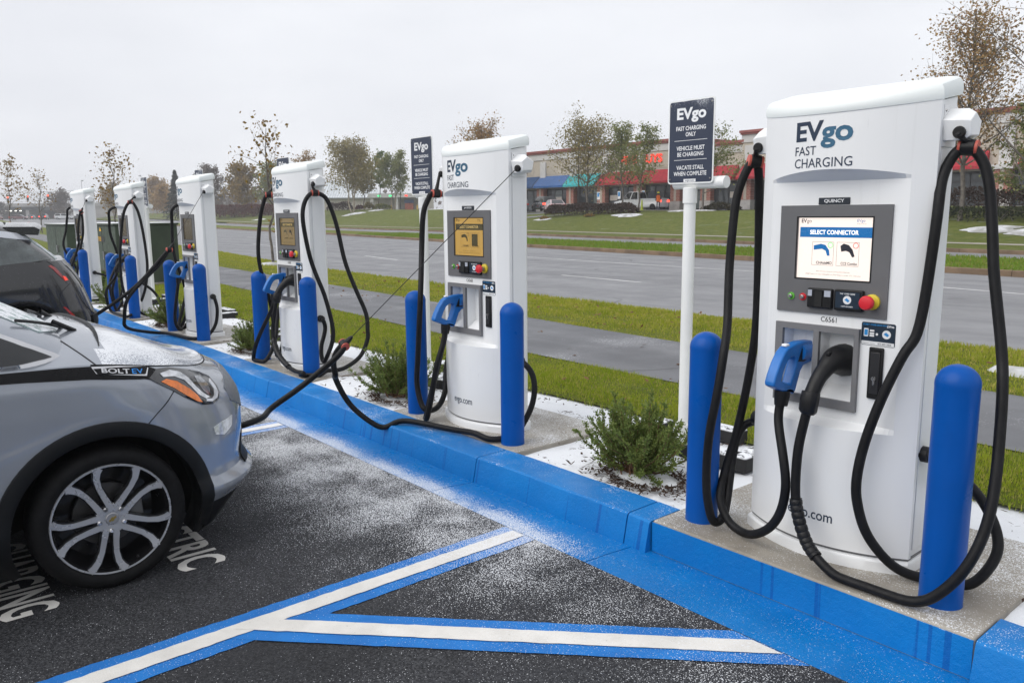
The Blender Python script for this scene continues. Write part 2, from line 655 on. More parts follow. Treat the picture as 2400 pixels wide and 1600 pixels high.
# concrete pads under the chargers
CH_X = [-.600, -3.534, -6.717, -9.817, -12.937, -16.146]
CH_Y = [0, .160, .188, .187, .181, .181]
pads = tag(empty('charger_pads'), kind='structure')
for i, (cx, cy) in enumerate(zip(CH_X, CH_Y)):
    if i == 0:
        x0, x1, y0, y1 = -1.358, .208, -.206, .93
    else:
        x0, x1, y0, y1 = cx - .80, cx + .78, .038, .99
    o = MB().box(x0, x1, y0, y1, -.30, .004).build('concrete_pad', M_PAD, pads, 30, bevel=.012)
    if i == 0:
        f = MB().box(x0 + .002, x1 - .002, -.2105, -.2065, -.165, -.006).build('painted_face', M_KERB, pads, 30)

# planting bed, lumpy under the snow
bx = np.arange(-60, 8.01, .16)
by = np.linspace(.036, 1.52, 12)
bv = []
for x in bx:
    for y in by:
        e = min(y - .036, 1.52 - y) / .2
        bv.append((x, y, -.034 + .022 * min(1, e) * (math.sin(x * 3.1 + y * 4) * .5 + math.sin(x * 7.7 - y * 9) * .3 + .3)))
nb = len(by)
bf = [(i * nb + j, (i + 1) * nb + j, (i + 1) * nb + j + 1, i * nb + j + 1) for i in range(len(bx) - 1) for j in range(nb - 1)]
tag(np_mesh('planting_bed', bv, bf, M_BED, None, True), kind='structure')

near = lambda x: 1.46 + .03 * math.sin(x * 1.7) + .02 * math.sin(x * 4.9)
strip('lawn_verge', near, WALK_NEAR, -.012, -.004, M_LAWN, 4)
strip('footpath', WALK_NEAR, WALK_FAR, .004, .004, M_PATH, 3)
strip('lawn_roadside', WALK_FAR, ROAD_NEAR, -.004, -.05, M_LAWN, 5)
strip('road_kerb', ROAD_NEAR, lambda x: ROAD_NEAR(x) + .02, -.05, -.26, M_KERB2, 2)
strip('road', lambda x: ROAD_NEAR(x) + .01, MED_NEAR, -.2, -.2, M_ROAD, 6)
strip('road_beyond_median', MED_FAR, ROAD2_FAR, -.2, -.2, M_ROAD, 4)


def kerb_run(name, line, side, z0=-.2, h=.16, step=3.05, x0=-150, x1=30):
    """granite-coloured road kerb in separate stones"""
    top = tag(empty(name), kind='structure')
    x = x1
    while x > x0:
        st = step * (1 if x > -60 else 3)
        xa, xb = x - st + .015, x
        a, b = float(line(xa)), float(line(xb))
        ra, rb = float(rise(xa)), float(rise(xb))
        w = .17 * side
        P = []
        for (xx, yy, rr) in ((xa, a, ra), (xb, b, rb)):
            P.append([(xx, yy, z0 - .1 + rr), (xx, yy + .02 * side, z0 + h - .02 + rr), (xx, yy + .05 * side, z0 + h + rr), (xx, yy + w, z0 + h + rr), (xx, yy + w, z0 - .1 + rr)])
        MB().loft(P).build('kerb_stone', M_KERB2, top, 30)
        x -= st
    return top


kerb_run('median_kerb', MED_NEAR, 1, h=.17)
kerb_run('median_kerb_far_side', lambda x: MED_FAR(x), -1, h=.17)
kerb_run('far_road_kerb', ROAD2_FAR, 1, h=.17)
strip('median', lambda x: MED_NEAR(x) + .16, lambda x: MED_FAR(x) - .16, -.03, -.03, M_LAWN, 4)
strip('far_verge', lambda x: ROAD2_FAR(x) + .16, WALK2_NEAR, -.035, .02, M_LAWN2, 3)
strip('far_footpath', WALK2_NEAR, WALK2_FAR, .03, .03, M_WALK2, 2)


def land_z(x, y):
    d = y - WALK2_FAR(x)
    z = .03 + 1.78 * smooth01(d / 13.5) + rise(x) * (1 - .3 * smooth01(d / 40))
    z = z + .55 * smooth01((-x - 70) / 40) * smooth01(d / 14) * (1 - smooth01((-x - 160) / 80))
    return z + .10 * np.sin(x * .21 + y * .13) * smooth01(d / 6) * (1 - smooth01((d - 16) / 8))


ds = np.concatenate([np.linspace(0, 16, 18), np.linspace(20, 60, 8), [90, 140, 220, 360, 560]])
lv = []
for x in XS:
    w = float(WALK2_FAR(x))
    for d in ds:
        lv.append((x, w + d, float(land_z(x, w + d))))
nd_ = len(ds)
lf = [(i * nd_ + k, (i + 1) * nd_ + k, (i + 1) * nd_ + k + 1, i * nd_ + k + 1) for i in range(len(XS) - 1) for k in range(nd_ - 1)]
tag(np_mesh('lawn_slope', lv, lf, M_LAWN2, None, True), kind='structure')
# the mall's own parking surface
pv = []
for x in np.linspace(-84, 30, 27):
    for y in (57.0, 61.0, 65.2):
        pv.append((x, y, float(land_z(x, y)) + .04))
pf = [(i * 3 + k, (i + 1) * 3 + k, (i + 1) * 3 + k + 1, i * 3 + k + 1) for i in range(26) for k in range(2)]
tag(np_mesh('mall_parking', pv, pf, M_ROAD, None, True), kind='structure')


# --- painted lines, edges a little ragged
def painted(name, pts, w, z, mat, jit=.0035, step=.03, cut=False):
    vs, fs = [], []
    L = 0
    P = [Vector((p[0], p[1], 0)) for p in pts]
    row = []
    for a, b in zip(P[:-1], P[1:]):
        d = (b - a)
        n = max(1, int(d.length / step))
        nrm = Vector((-d.y, d.x, 0)).normalized()
        if cut:  # ends cut square to the gutter
            nrm = Vector((d.length / abs(d.y), 0, 0))
        for i in range(n + (1 if b is P[-1] else 0)):
            row.append((a + d * i / n, nrm))
    for c, nrm in row:
        for s in (-1, 1):
            q = c + nrm * s * (w / 2 + random.uniform(-jit, jit))
            vs.append((q.x, q.y, z + float(rise(q.x))))
    fs = [(2 * i, 2 * i + 2, 2 * i + 3, 2 * i + 1) for i in range(len(row) - 1)]
    o = MB().add(vs, fs).build(name, mat, None, 0)
    return tag(o, kind='structure')


for k, x in enumerate((-1.96, -5.06, -8.2, -11.3, -14.45, -17.6)):
    painted('stall_line_border', [(x, -.612), (x + .01, -6.2)], .25, -.1462, M_LINEB)
    painted('stall_line', [(x, -.622), (x + .01, -6.2)], .098, -.1422, M_LINE, .003)


def hatch(name, a, b, w, z, mat, xend, yend):
    """diagonal stripe: cut along the gutter at one end and along the bay line at the other"""
    a, b = Vector(a), Vector(b)
    d = (b - a).normalized()
    nr = Vector((-d.y, d.x)) * w / 2
    edge = []
    for sg in (-1, 1):
        p = a + nr * sg
        p0 = p + d * ((yend - p.y) / d.y)
        p1 = p + d * ((xend - p.x) / d.x)
        edge.append([(p0 + (p1 - p0) * t) + Vector((random.uniform(-1, 1), random.uniform(-1, 1))) * .0025 * (0 < t < 1) for t in np.linspace(0, 1, 60)])
    m = MB()
    m.add([(p.x, p.y, z) for e in edge for p in e], [(i, i + 1, 61 + i, 60 + i) for i in range(59)])
    return tag(m.build(name, mat, None, 0), kind='structure')


hatch('hatch_line_border', (-.40, -.615), (-1.93, -2.105), .245, -.1450, M_LINEB, -1.96, -.612)
hatch('hatch_line', (-.42, -.635), (-1.945, -2.12), .098, -.1410, M_LINE, -1.97, -.622)
hatch('hatch_line_border', (.75, -1.62), (-1.86, -4.10), .245, -.1450, M_LINEB, -1.96, -1.0)
hatch('hatch_line', (.75, -1.62), (-1.92, -4.155), .098, -.1410, M_LINE, -1.97, -1.0)
for k, (cx, full) in enumerate(((-3.18, True), (-6.29, True), (-9.41, True))):
    for j, (wd, yb) in enumerate((('ELECTRIC', -2.19), ('CHARGING', -2.955))):
        o = letter(wd, .315, lambda a, b: (cx + a, yb + b, -.1455), M_LINE, None, .008, 'CENTER', 'stall_lettering', 1.02, 1.0)
        me = o.data
        xs_ = [v.co.x for v in me.vertices]
        s = (.98 if wd != 'VEHICLE' else .86) / (max(xs_) - min(xs_))
        for v in me.vertices:
            v.co.x = cx + (v.co.x - cx) * s
        tag(o, kind='structure')
# lane lines of the road
painted('lane_line', [(x, float(ROAD_NEAR(x)) + f) for x, f in ((12, 8.4), (-4.8, 8.85), (-6.5, 9.2), (-12.4, 10.4), (-19.7, 10.3), (-26, 10.3))], .11, -.196, M_LINEW, .01, .4)
for xa, xb in ((-2.2, -4.2 + 1.2), (-12.5, -15.8), (-26.3, -30.2), (-43.6, -49.2), (-60, -65), (-76, -82)):
    painted('lane_dash', [(xa, float(ROAD_NEAR(xa)) + 5.1), (xb, float(ROAD_NEAR(xb)) + 5.2)], .11, -.196, M_LINEW, .01, .4)
for xa in (-30, -46, -62, -80, -100):
    painted('lane_dash', [(xa, float(ROAD_NEAR(xa)) + 9.6), (xa - 4.5, float(ROAD_NEAR(xa - 4.5)) + 9.6)], .11, -.196, M_LINEW, .01, .4)
# ------------------------------------------------------------------ chargers


def charger_white():
    k = NT('charger_white')
    c = k.mix(k.rng(k.noise(1.5, 4), .3, .7), (.785, .795, .80), (.82, .83, .835))
    mp = k.n('ShaderNodeMapping', Vector=k.pos, Scale=(26., 26., .8))
    c = k.mix(k.rng(k.noise(1., 5, .7, mp.outputs[0]), .56, .76, 0, .22), c, (.56, .56, .55))       # rain streaks
    mp2 = k.n('ShaderNodeMapping', Vector=k.pos, Rotation=(.3, .9, .2), Scale=(70., 6., 6.))
    sc = k.math('MULTIPLY', k.rng(k.noise(1.2, 3, .5, mp2.outputs[0]), .69, .73), k.rng(k.noise(2.2, 3), .55, .66))
    c = k.mix(k.math('MULTIPLY', sc, .35), c, (.45, .45, .46))                                        # scuffs from cables
    k.set(Base_Color=c, Roughness=.34, Coat_Weight=.2, Coat_Roughness=.1)
    return k.m


M_WHITE = charger_white()
M_CAP = surf('charger_cap', (.80, .84, .83), .42, var=.02, vs=2, snow=.12, ss=60)
M_BEZ = surf('bezel_grey', (.125, .125, .13), .45, var=.06)
M_FRAME = surf('holster_frame_grey', (.17, .17, .175), .4, var=.06)
M_BLK = surf('black_plastic', (.009, .009, .010), .42, var=.2, vs=12, spec=.28)
M_CABLE = surf('cable_rubber', (.007, .007, .008), .5, var=.25, vs=14, bump=.05, bs=90, spec=.22)
M_RED = surf('button_red', (.62, .018, .03), .35)
M_ORNG = surf('clamp_red', (.48, .09, .06), .5)
M_YEL = surf('collar_yellow', (.62, .48, .03), .5)
M_GRN = surf('button_green', (.12, .45, .05), .5)
M_STEEL = surf('steel', (.42, .41, .40), .3, 1.0, var=.1, vs=30)
M_CBLUE = surf('connector_blue', (.008, .14, .46), .36, var=.08, vs=8)
M_NAVY = surf('print_navy', (.012, .028, .060), .5)
M_TEAL = surf('print_teal', (.026, .115, .20), .5)
M_PLATE = surf('plate_navy', (.010, .024, .045), .35)
M_PRINTW = surf('print_white', (.80, .81, .82), .5)
M_PRINTB = surf('print_skyblue', (.02, .26, .62), .5)
M_INK = surf('print_black', (.02, .02, .022), .5)
M_DARKT = surf('tag_dark', (.012, .018, .028), .35)

BUL = lambda x: .010 + .140 * (x / .40) ** 2      # front face: bowed in plan


def build_charger(idx, label, name_text, num_text, screen, ccs_in):
    root = empty('charging_station', (CH_X[idx], CH_Y[idx], .004), 0, label, 'charger', 'white charging stations along the kerb')
    xs = np.linspace(-.40, .40, 41)
    REC = .320
    full = lambda z, ins=0.: [(x * (1 - ins / .4), BUL(x) + ins, z) for x in xs]
    # front shell in bands; the middle band leaves the flat recessed panel open
    m = MB()

    def band(a, b, skip=False):
        for i in range(len(xs) - 1):
            if skip and abs((xs[i] + xs[i + 1]) / 2) < REC:
                continue
            m.quad(a[i], a[i + 1], b[i + 1], b[i])

    zA = lambda x: 1.742 + .034 * max(0, 1 - (x / REC) ** 2)
    lower0, lower1 = full(.068), full(.628)
    mid1 = [(x, BUL(x), zA(x)) for x in xs]
    TOPZ = lambda y: 2.012 + .18 * y
    top = [(x, BUL(x), TOPZ(BUL(x))) for x in xs]
    band(lower0, lower1)
    band(lower1, mid1, True)
    band(mid1, top)
    # ledge under the recess and visor over it, and the recess cheeks
    ins = [i for i in range(len(xs)) if abs(xs[i]) <= REC + 1e-6]
    for i, j in zip(ins[:-1], ins[1:]):
        a, b = xs[i], xs[j]
        m.quad((a, BUL(a), .628), (b, BUL(b), .628), (b, .1, .652), (a, .1, .652))
        m.quad((a, BUL(a), zA(a)), (b, BUL(b), zA(b)), (b, .1, 1.728), (a, .1, 1.728))
    for s in (-1, 1):
        e = REC * s
        m.quad((e, BUL(e), .628), (e, .1, .652), (e, .1, 1.728), (e, BUL(e), zA(e)))
        x0 = .40 * s
        pts = [(x0, .15, .068), (x0, .15, 2.034)]
        m.quad((x0, .15, .068), (x0, .172, .068), (x0, .172, TOPZ(.172)), (x0, .15, TOPZ(.15)))
    m.build('front_shell', M_WHITE, root, 28)
    # flat panel with the two holster openings
    m = MB()
    ox = [-.225, -.067, -.040, .127]
    oz = [.742, 1.050]
    cx = [-REC, *ox, REC]
    cz = [.650, *oz, 1.730]
    for i in range(5):
        for j in range(3):
            if j == 1 and i in (1, 3):
                continue
            m.quad((cx[i], .1, cz[j]), (cx[i + 1], .1, cz[j]), (cx[i + 1], .1, cz[j + 1]), (cx[i], .1, cz[j + 1]))
    m.build('recessed_panel', M_WHITE, root, 0)
    # rear cabinet
    hp = [(-.392, .170), (-.392, .318), (-.372, .342), (.372, .342), (.392, .318), (.392, .170)]
    m = MB().loft([[(x, y, .04) for x, y in hp], [(x, y, TOPZ(y) - .004) for x, y in hp]])
    m.build('cabinet', M_WHITE, root, 30, bevel=.004)
    for s in (-1, 1):
        m = MB().box(.3935 * s - .002, .3935 * s + .0045, .186, .306, .10, 1.845)
        m.build('side_panel', M_WHITE, root, 30, bevel=.0025)
        m = MB().box(.3935 * s - .002, .3935 * s + .006, .180, .312, 1.853, 2.020)
        m.build('retractor_plate', M_WHITE, root, 30, bevel=.0025)
        for yy in (.196, .262):
            MB().lathe([(.0, 0), (.006, 0), (.005, .003), (0, .003)], 8, (.3995 * s, yy, 1.998), 'x').build('screw', M_STEEL, root)
        # cable retractor housing: a skewed box with its mouth low at the front
        pl = [(.168, 1.958), (.236, 2.008), (.318, 1.962), (.300, 1.882), (.185, 1.876)]
        secs = [[(s * .398, y, z) for y, z in pl], [(s * .470, .02 + y * .93, .02 + z * .988) for y, z in pl], [(s * .500, .24 + (y - .24) * .72, 1.93 + (z - 1.93) * .70) for y, z in pl]]
        MB().loft(secs).build('retractor_housing', M_WHITE, root, 12, bevel=.003)
        MB().lathe([(.0, -.012), (.022, -.012), (.025, -.004), (.022, .012), (.012, .018), (0, .018)], 16, (s * .462, .180, 1.905), 'y').build('retractor_mouth', M_BLK, root)
        MB().lathe([(0, 0), (.036, 0), (.036, .03), (.030, .035), (.030, .055), (0, .055)], 12, (s * .395 if s > 0 else s * .45, .22, .54), 'x').build('cable_gland', M_BLK, root)
    # cap
    outl = [(x, BUL(x)) for x in xs] + [(.40, .33), (.375, .355), (-.375, .355), (-.40, .33)]

    def capsec(dz, g):
        out = []
        for x, y in outl:
            q = .19 + (y - .19) * (1 + g / .17)
            out.append((x * (1 + g / .4), q, TOPZ(q) + dz + .07 * q * min(1., dz / .05)))
        return out
    MB().loft([capsec(0, .003), capsec(.014, .0065), capsec(.034, .004), capsec(.048, -.005), capsec(.056, -.018), capsec(.0585, -.030), capsec(.0595, -.0335), capsec(.0580, -.0355), capsec(.0600, -.08)]).build('cap', M_CAP, root, 30)
    # plinth, two castings
    pl = [(x * 1.022, BUL(x) - .018) for x in xs] + [(.41, .33), (.385, .36), (-.385, .36), (-.41, .33)]
    MB().loft([[(x, y, 0) for x, y in pl], [(x, y, .045) for x, y in pl], [(x * .985, y * .985 + .006, .056) for x, y in pl]]).build('plinth', M_WHITE, root, 30)
    pl2 = [(x * .992, BUL(x) + .006) for x in xs] + [(.392, .33), (-.392, .33)]
    MB().loft([[(x, y, .056) for x, y in pl2], [(x, y, .069) for x, y in pl2]]).build('shadow_gap', M_BEZ, root, 30)
    # ---- console: bezel with the screen behind it
    b0, b1, z0, z1 = -.266, .258, 1.130, 1.622
    s0, s1, t0, t1 = -.176, .176, 1.291, 1.566
    m = MB()
    for (xa, xb, za, zb) in ((b0, s0, z0, z1), (s1, b1, z0, z1), (s0, s1, z0, t0), (s0, s1, t1, z1)):
        m.box(xa, xb, .090, .1015, za, zb)
    bz = m.build('bezel', M_BEZ, root, 20)
    lip = MB()
    for (xa, xb, za, zb) in ((s0 - .006, s0, t0 - .006, t1 + .006), (s1, s1 + .006, t0 - .006, t1 + .006), (s0, s1, t0 - .006, t0), (s0, s1, t1, t1 + .006)):
        lip.box(xa, xb, .0885, .0899, za, zb)
    lip.build('screen_lip', M_BLK, bz, 0)
    FLAT = lambda y: (lambda a, b: (a, y, b))
    scr = MB().quad((s0, .0985, t0), (s1, .0985, t0), (s1, .0985, t1), (s0, .0985, t1)).build('screen', screen['bg'], bz, 0)
    if screen['detail']:
        yy = .0978
        MB().quad((s0 + .008, yy, 1.478), (s1 - .004, yy, 1.478), (s1 - .004, yy, 1.524), (s0 + .008, yy, 1.524)).build('screen_banner', screen['bar'], scr, 0)
        fit_letter('SELECT CONNECTOR', -.118, .112, 1.491, 1.511, lambda a, b: (a, yy - .0006, b), screen['txt'], scr, .026, 'screen_lettering')
        letter('EV', .024, lambda a, b: (s0 + .012 + a, yy, 1.544 + b), screen['ink'], scr, .0006, 'LEFT', 'screen_lettering')
        letter('go', .024, lambda a, b: (s0 + .040 + a, yy, 1.544 + b), screen['ink'], scr, 0, 'LEFT', 'screen_lettering')
        letter('EVgo', .018, lambda a, b: (s1 - .075 + a, yy, 1.547 + b), screen['bar'], scr, 0, 'LEFT', 'screen_lettering')
        letter('Version: 10.0.21', .0065, lambda a, b: (s1 - .075 + a, yy, 1.537 + b), screen['ink'], scr, 0, 'LEFT', 'screen_lettering', res=1)
        for k, (xc, wd, dc) in enumerate(((-.052, 'CHAdeMO', screen['bar']), (.066, 'CCS Combo', screen['ink']))):
            fr = MB()
            xa, xb, za, zb = xc - .052, xc + .052, 1.352, 1.458
            for q in ((xa, xb, za, za + .0012), (xa, xb, zb - .0012, zb), (xa, xa + .0012, za, zb), (xb - .0012, xb, za, zb)):
                fr.quad((q[0], yy, q[2]), (q[1], yy, q[2]), (q[1], yy, q[3]), (q[0], yy, q[3]))
            fr.build('screen_tile', screen['ink'], scr, 0)
            fit_letter(wd, xc - .030, xc + .046, 1.357, 1.370, lambda a, b: (a, yy - .0004, b), screen['ink'], scr, .02, 'screen_lettering')
            if k == 0 or screen['both']:
                gun = [(-.045, .075), (-.01, .083), (.012, .078), (.030, .055), (.034, .030), (.022, .030), (.014, .052), (-.004, .060), (-.044, .055)]
                if k:
                    gun = [(-.035, .075), (-.02, .086), (.004, .080), (.022, .060), (.033, .030), (.022, .026), (.008, .048), (-.008, .054), (-.030, .050)]
                MB().prism(gun, lambda a, b, t: (xc + a, yy - t, 1.366 + b), 0, .0003).build('screen_icon', dc, scr, 0)
                ring = MB()
                oc, ic = circ(xc + .036, 1.444, .013, 20), circ(xc + .036, 1.444, .0105, 20)
                for q in range(20):
                    w = (q + 1) % 20
                    ring.quad((oc[q][0], yy - .0005, oc[q][1]), (oc[w][0], yy - .0005, oc[w][1]), (ic[w][0], yy - .0005, ic[w][1]), (ic[q][0], yy - .0005, ic[q][1]))
                ring.build('screen_ring', screen['ring'][k], scr, 0)
            else:
                MB().quad((xc - .036, yy, 1.362), (xc + .036, yy, 1.362), (xc + .036, yy, 1.450), (xc - .036, yy, 1.450)).build('screen_tile_greyed', screen['bar'], scr, 0)
        letter('Note: If touch screen is not responsive then use', .0082, lambda a, b: (.0 + a, yy, 1.322 + b), screen['ink'], scr, 0, 'CENTER', 'screen_lettering', res=1)
        letter('START button to select CHAdeMO or STOP button to select CCS Connector', .0082, lambda a, b: (.0 + a, yy, 1.308 + b), screen['ink'], scr, 0, 'CENTER', 'screen_lettering', res=1)
    # buttons, card reader, tap pad, emergency stop
    for xx, mt in ((-.193, M_GRN), (-.133, M_RED)):
        ca = MB().lathe([(0, .0), (.0175, .0), (.0175, -.004), (.0, -.004)], 20, (xx, .090, 1.203), 'y').build('button_collar', mt, bz)
        MB().lathe([(0, .0), (.010, .0), (.010, -.012), (.007, -.015), (0, -.015)], 14, (xx, .087, 1.203), 'y').build('button', M_STEEL, ca)
    cr = MB().box(-.103, .017, .070, .092, 1.158, 1.248).build('card_reader', M_BLK, bz, 20, bevel=.006)
    MB().box(-.062, -.028, .066, .0695, 1.165, 1.235).build('card_slot', surf('slot_dark', (.004, .004, .004), .6), cr, 20)
    MB().box(-.098, -.078, .068, .0697, 1.212, 1.240).build('sticker', surf('sticker_grey', (.42, .45, .52), .5), cr, 0)
    MB().box(-.018, .012, .068, .0697, 1.212, 1.240).build('sticker', surf('sticker_grey', (.42, .45, .52), .5), cr, 0)
    tp = MB().box(.028, .160, .070, .092, 1.156, 1.250).build('tap_reader', M_BLK, bz, 20, bevel=.006)
    MB().quad((.036, .0695, 1.168), (.146, .0695, 1.168), (.146, .0695, 1.240), (.036, .0695, 1.240)).build('tap_screen', M_PLATE, tp, 0)
    MB().prism(circ(.091, 1.205, .019, 20), lambda a, b, t: (a, .069 - t, b), 0, .0004).build('tap_symbol', M_PRINTW, tp, 0)
    MB().prism([(.079, 1.205), (.089, 1.214), (.103, 1.203), (.096, 1.195)], lambda a, b, t: (a, .0684 - t, b), 0, .0004).build('tap_card_symbol', M_PRINTB, tp, 0)
    letter('TAP CARD HERE', .0095, lambda a, b: (.091 + a, .069, 1.229 + b), M_PRINTW, tp, .0002, 'CENTER', res=1)
    letter('1-877-494-3833', .0085, lambda a, b: (.091 + a, .069, 1.173 + b), M_PRINTW, tp, .0002, 'CENTER', res=1)
    ec = MB().lathe([(0, .0), (.034, .0), (.034, -.010), (.026, -.014), (0, -.014)], 24, (.196, .090, 1.203), 'y').build('stop_collar', M_YEL, bz)
    MB().lathe([(0, 0), (.016, 0), (.016, -.030), (.014, -.032), (0, -.032)], 16, (.196, .078, 1.203), 'y').build('stop_stem', M_STEEL, ec)
    MB().lathe([(0, 0), (.026, 0), (.031, -.006), (.031, -.020), (.026, -.027), (.012, -.030), (0, -.030)], 24, (.196, .047, 1.203), 'y').build('stop_button', M_RED, ec)
    # name tag, unit number, sticker, door handle
    tg = MB().box(-.084, .064, .0955, .1005, 1.624, 1.655).build('name_tag', M_DARKT, root, 20, bevel=.003)
    if name_text:
        fit_letter(name_text, -.056, .038, 1.631, 1.648, lambda a, b: (a, .0950, b), M_PRINTW, tg, .016)
    if num_text:
        fit_letter(num_text, -.044, .032, 1.094, 1.118, lambda a, b: (a, .0990, b), M_INK, root, 0.004)
    stk = MB().prism(rrect(.150, .300, 1.012, 1.113, .008), lambda a, b, t: (a, .0995 - t, b), 0, .001).build('instruction_sticker', M_PLATE, root, 0)
    yy = .0979
    MB().quad((.153, yy, 1.014), (.297, yy, 1.014), (.297, yy, 1.030), (.153, yy, 1.030)).build('sticker_band', M_PRINTW, stk, 0)
    letter('START CHARGING NOW', .0098, lambda a, b: (.157 + a, yy, 1.100 + b), M_PRINTB, stk, .0003, 'LEFT', res=1)
    letter('EVgo', .015, lambda a, b: (.262 + a, yy, 1.096 + b), M_PRINTW, stk, .0006, 'LEFT', res=2)
    letter('Customer Service', .0075, lambda a, b: (.158 + a, yy - .0004, 1.019 + b), M_INK, stk, 0, 'LEFT', res=1)
    letter('877-455-3833', .0105, lambda a, b: (.226 + a, yy - .0004, 1.018 + b), M_INK, stk, .0002, 'LEFT', res=1)
    MB().prism(rrect(.162, .182, 1.050, 1.086, .003), lambda a, b, t: (a, yy - t, b), 0, .0004).build('sticker_phone', M_PRINTW, stk, 0)
    MB().prism(rrect(.1645, .1795, 1.055, 1.081, .001), lambda a, b, t: (a, yy - .0005 - t, b), 0, .0003).build('sticker_phone_screen', M_PRINTB, stk, 0)
    for zz in (1.077, 1.065, 1.055):
        MB().prism(rrect(.188, .208, zz - .004, zz + .004, .0015), lambda a, b, t: (a, yy - t, b), 0, .0004).build('sticker_badge', M_PRINTW, stk, 0)
    MB().prism(circ(.220, 1.063, .0055, 12), lambda a, b, t: (a, yy - t, b), 0, .0004).build('sticker_or_dot', M_PRINTW, stk, 0)
    MB().prism(circ(.262, 1.065, .019, 20), lambda a, b, t: (a, yy - t, b), 0, .0004).build('sticker_card_symbol', M_PRINTW, stk, 0)
    MB().prism([(.249, 1.066), (.260, 1.075), (.274, 1.064), (.266, 1.056)], lambda a, b, t: (a, yy - .0005 - t, b), 0, .0004).build('sticker_card', M_PRINTB, stk, 0)
    hd = MB().box(.193, .258, .088, .1005, .775, 1.006).build('door_handle', M_BLK, root, 20, bevel=.008)
    MB().box(.205, .246, .083, .0875, .800, .985).build('handle_lever', surf('handle_black', (.02, .02, .022), .35), hd, 20, bevel=.004)
    MB().lathe([(0, 0), (.010, 0), (.010, -.006), (0, -.006)], 14, (.2255, .083, .868), 'y').build('lock_cylinder', M_STEEL, hd)
    MB().box(.2205, .2305, .079, .0826, .838, .862).build('lock_stem', M_STEEL, hd, 20, bevel=.003)
    # holsters
    m = MB()
    h0, h1, k0, k1 = -.262, .148, .700, 1.078
    for (xa, xb, za, zb) in ((h0, ox[0], k0, k1), (ox[1], ox[2], oz[0], oz[1]), (ox[3], h1, k0, k1), (ox[0], ox[3], k0, oz[0]), (ox[0], ox[3], oz[1], k1)):
        m.box(xa, xb, .080, .0995, za, zb)
    m.build('holster_frame', M_FRAME, root, 20)
    for n_, (xa, xb) in enumerate(((ox[0], ox[1]), (ox[2], ox[3]))):
        m = MB()
        za, zb = oz
        yb = .225
        A = [(xa, .1, za), (xb, .1, za), (xb, .1, zb), (xa, .1, zb)]
        B = [(xa + .012, yb, za + .10), (xb - .012, yb, za + .10), (xb - .012, yb, zb - .02), (xa + .012, yb, zb - .02)]
        for i in range(4):
            j = (i + 1) % 4
            m.quad(A[i], B[i], B[j], A[j])
        m.quad(*B)
        pk = m.build('holster_pocket', M_WHITE, root, 0)
        xm = (xa + xb) / 2
        if n_ == 0:
            pt = MB().box(xm - .060, xm + .060, .205, .2245, .885, 1.020).build('socket_plate', M_BLK, pk, 20, bevel=.004)
        else:
            po = [(xm + a, b) for a, b in ((-.052, .93), (-.045, 1.005), (-.02, 1.026), (.03, 1.026), (.055, 1.0), (.062, .90), (.055, .84), (.02, .822), (-.03, .845))]
            pt = MB().prism(po, lambda a, b, t: (a, .2245 - t, b), 0, .022).build('socket_plate', M_BLK, pk, 20)
            if not ccs_in:
                MB().lathe([(.034, 0), (.040, -.014), (.026, -.014), (.022, .0)], 18, (xm, .200, .965), 'y').build('socket_rim', M_BLK, pt)
                MB().lathe([(.024, 0), (.030, -.014), (.018, -.014), (.016, .0)], 18, (xm, .200, .885), 'y').build('socket_rim', M_BLK, pt)
        for sx, sz in ((-.045, 1.008), (.045, 1.008), (-.045, .9), (.045, .9)):
            MB().lathe([(0, 0), (.005, 0), (.004, -.003), (0, -.003)], 8, (xm + sx, .203 if n_ == 0 else .201, sz - (.01 if n_ else 0)), 'y').build('screw', M_STEEL, pt)
    # print on the bowed shell
    CUR = lambda x0_, z0_: (lambda a, b: (x0_ + a, BUL(x0_ + a) - .0012, z0_ + b))
    SUR = lambda a, b: (a, BUL(a) - .0012, b)
    fit_letter('EV', -.172, -.030, 1.901, 1.987, SUR, M_NAVY, root, .030)
    fit_letter('go', -.041, .102, 1.866, 1.958, SUR, M_TEAL, root, .030)
    m = MB()
    for i in range(6):
        xa, xb = -.160 + i * .010, -.160 + (i + 1) * .010
        m.quad((xa, BUL(xa) - .0013, 1.971), (xb, BUL(xb) - .0013, 1.971), (xb, BUL(xb) - .0013, 1.987), (xa, BUL(xa) - .0013, 1.987))
    m.build('logo_bar', M_NAVY, root, 0)
    fit_letter('FAST', -.174, -.062, 1.841, 1.880, SUR, M_NAVY, root, 0.003)
    fit_letter('CHARGING', -.175, .104, 1.786, 1.827, SUR, M_NAVY, root, 0.003)
    fit_letter('evgo.com', -.118, .106, .165, .215, SUR, M_NAVY, root, .008)
    return root


def scr_mat(name, col, e):
    return surf(name, tuple(c * .3 for c in col), .25, var=.03, emis=col, es=e)


SCR_ON = dict(detail=True, both=True, bg=scr_mat('screen_lit', (1., .87, .79), .68), bar=scr_mat('screen_blue', (.008, .15, .42), .6), txt=scr_mat('screen_white', (1, 1, 1), .9), ink=surf('screen_ink', (.02, .02, .03), .4), ring=(scr_mat('screen_green', (.1, .8, .2), .8), scr_mat('screen_red', (.9, .05, .05), .8)))
_bt = surf('screen_brown_ink', (.03, .022, .012), .35)
SCR_DIM = dict(detail=True, both=False, bg=scr_mat('screen_amber', (.36, .22, .055), .85), bar=scr_mat('screen_amber_bar', (.055, .045, .018), .7), txt=scr_mat('screen_amber_text', (.42, .30, .11), .8), ink=_bt, ring=(_bt, _bt))
SCR_DIM3 = dict(SCR_DIM, both=True, bg=scr_mat('screen_amber_low', (.17, .12, .05), .8))
SCR_OFF = dict(detail=False, both=True, bg=scr_mat('screen_dark', (.055, .042, .022), .8))

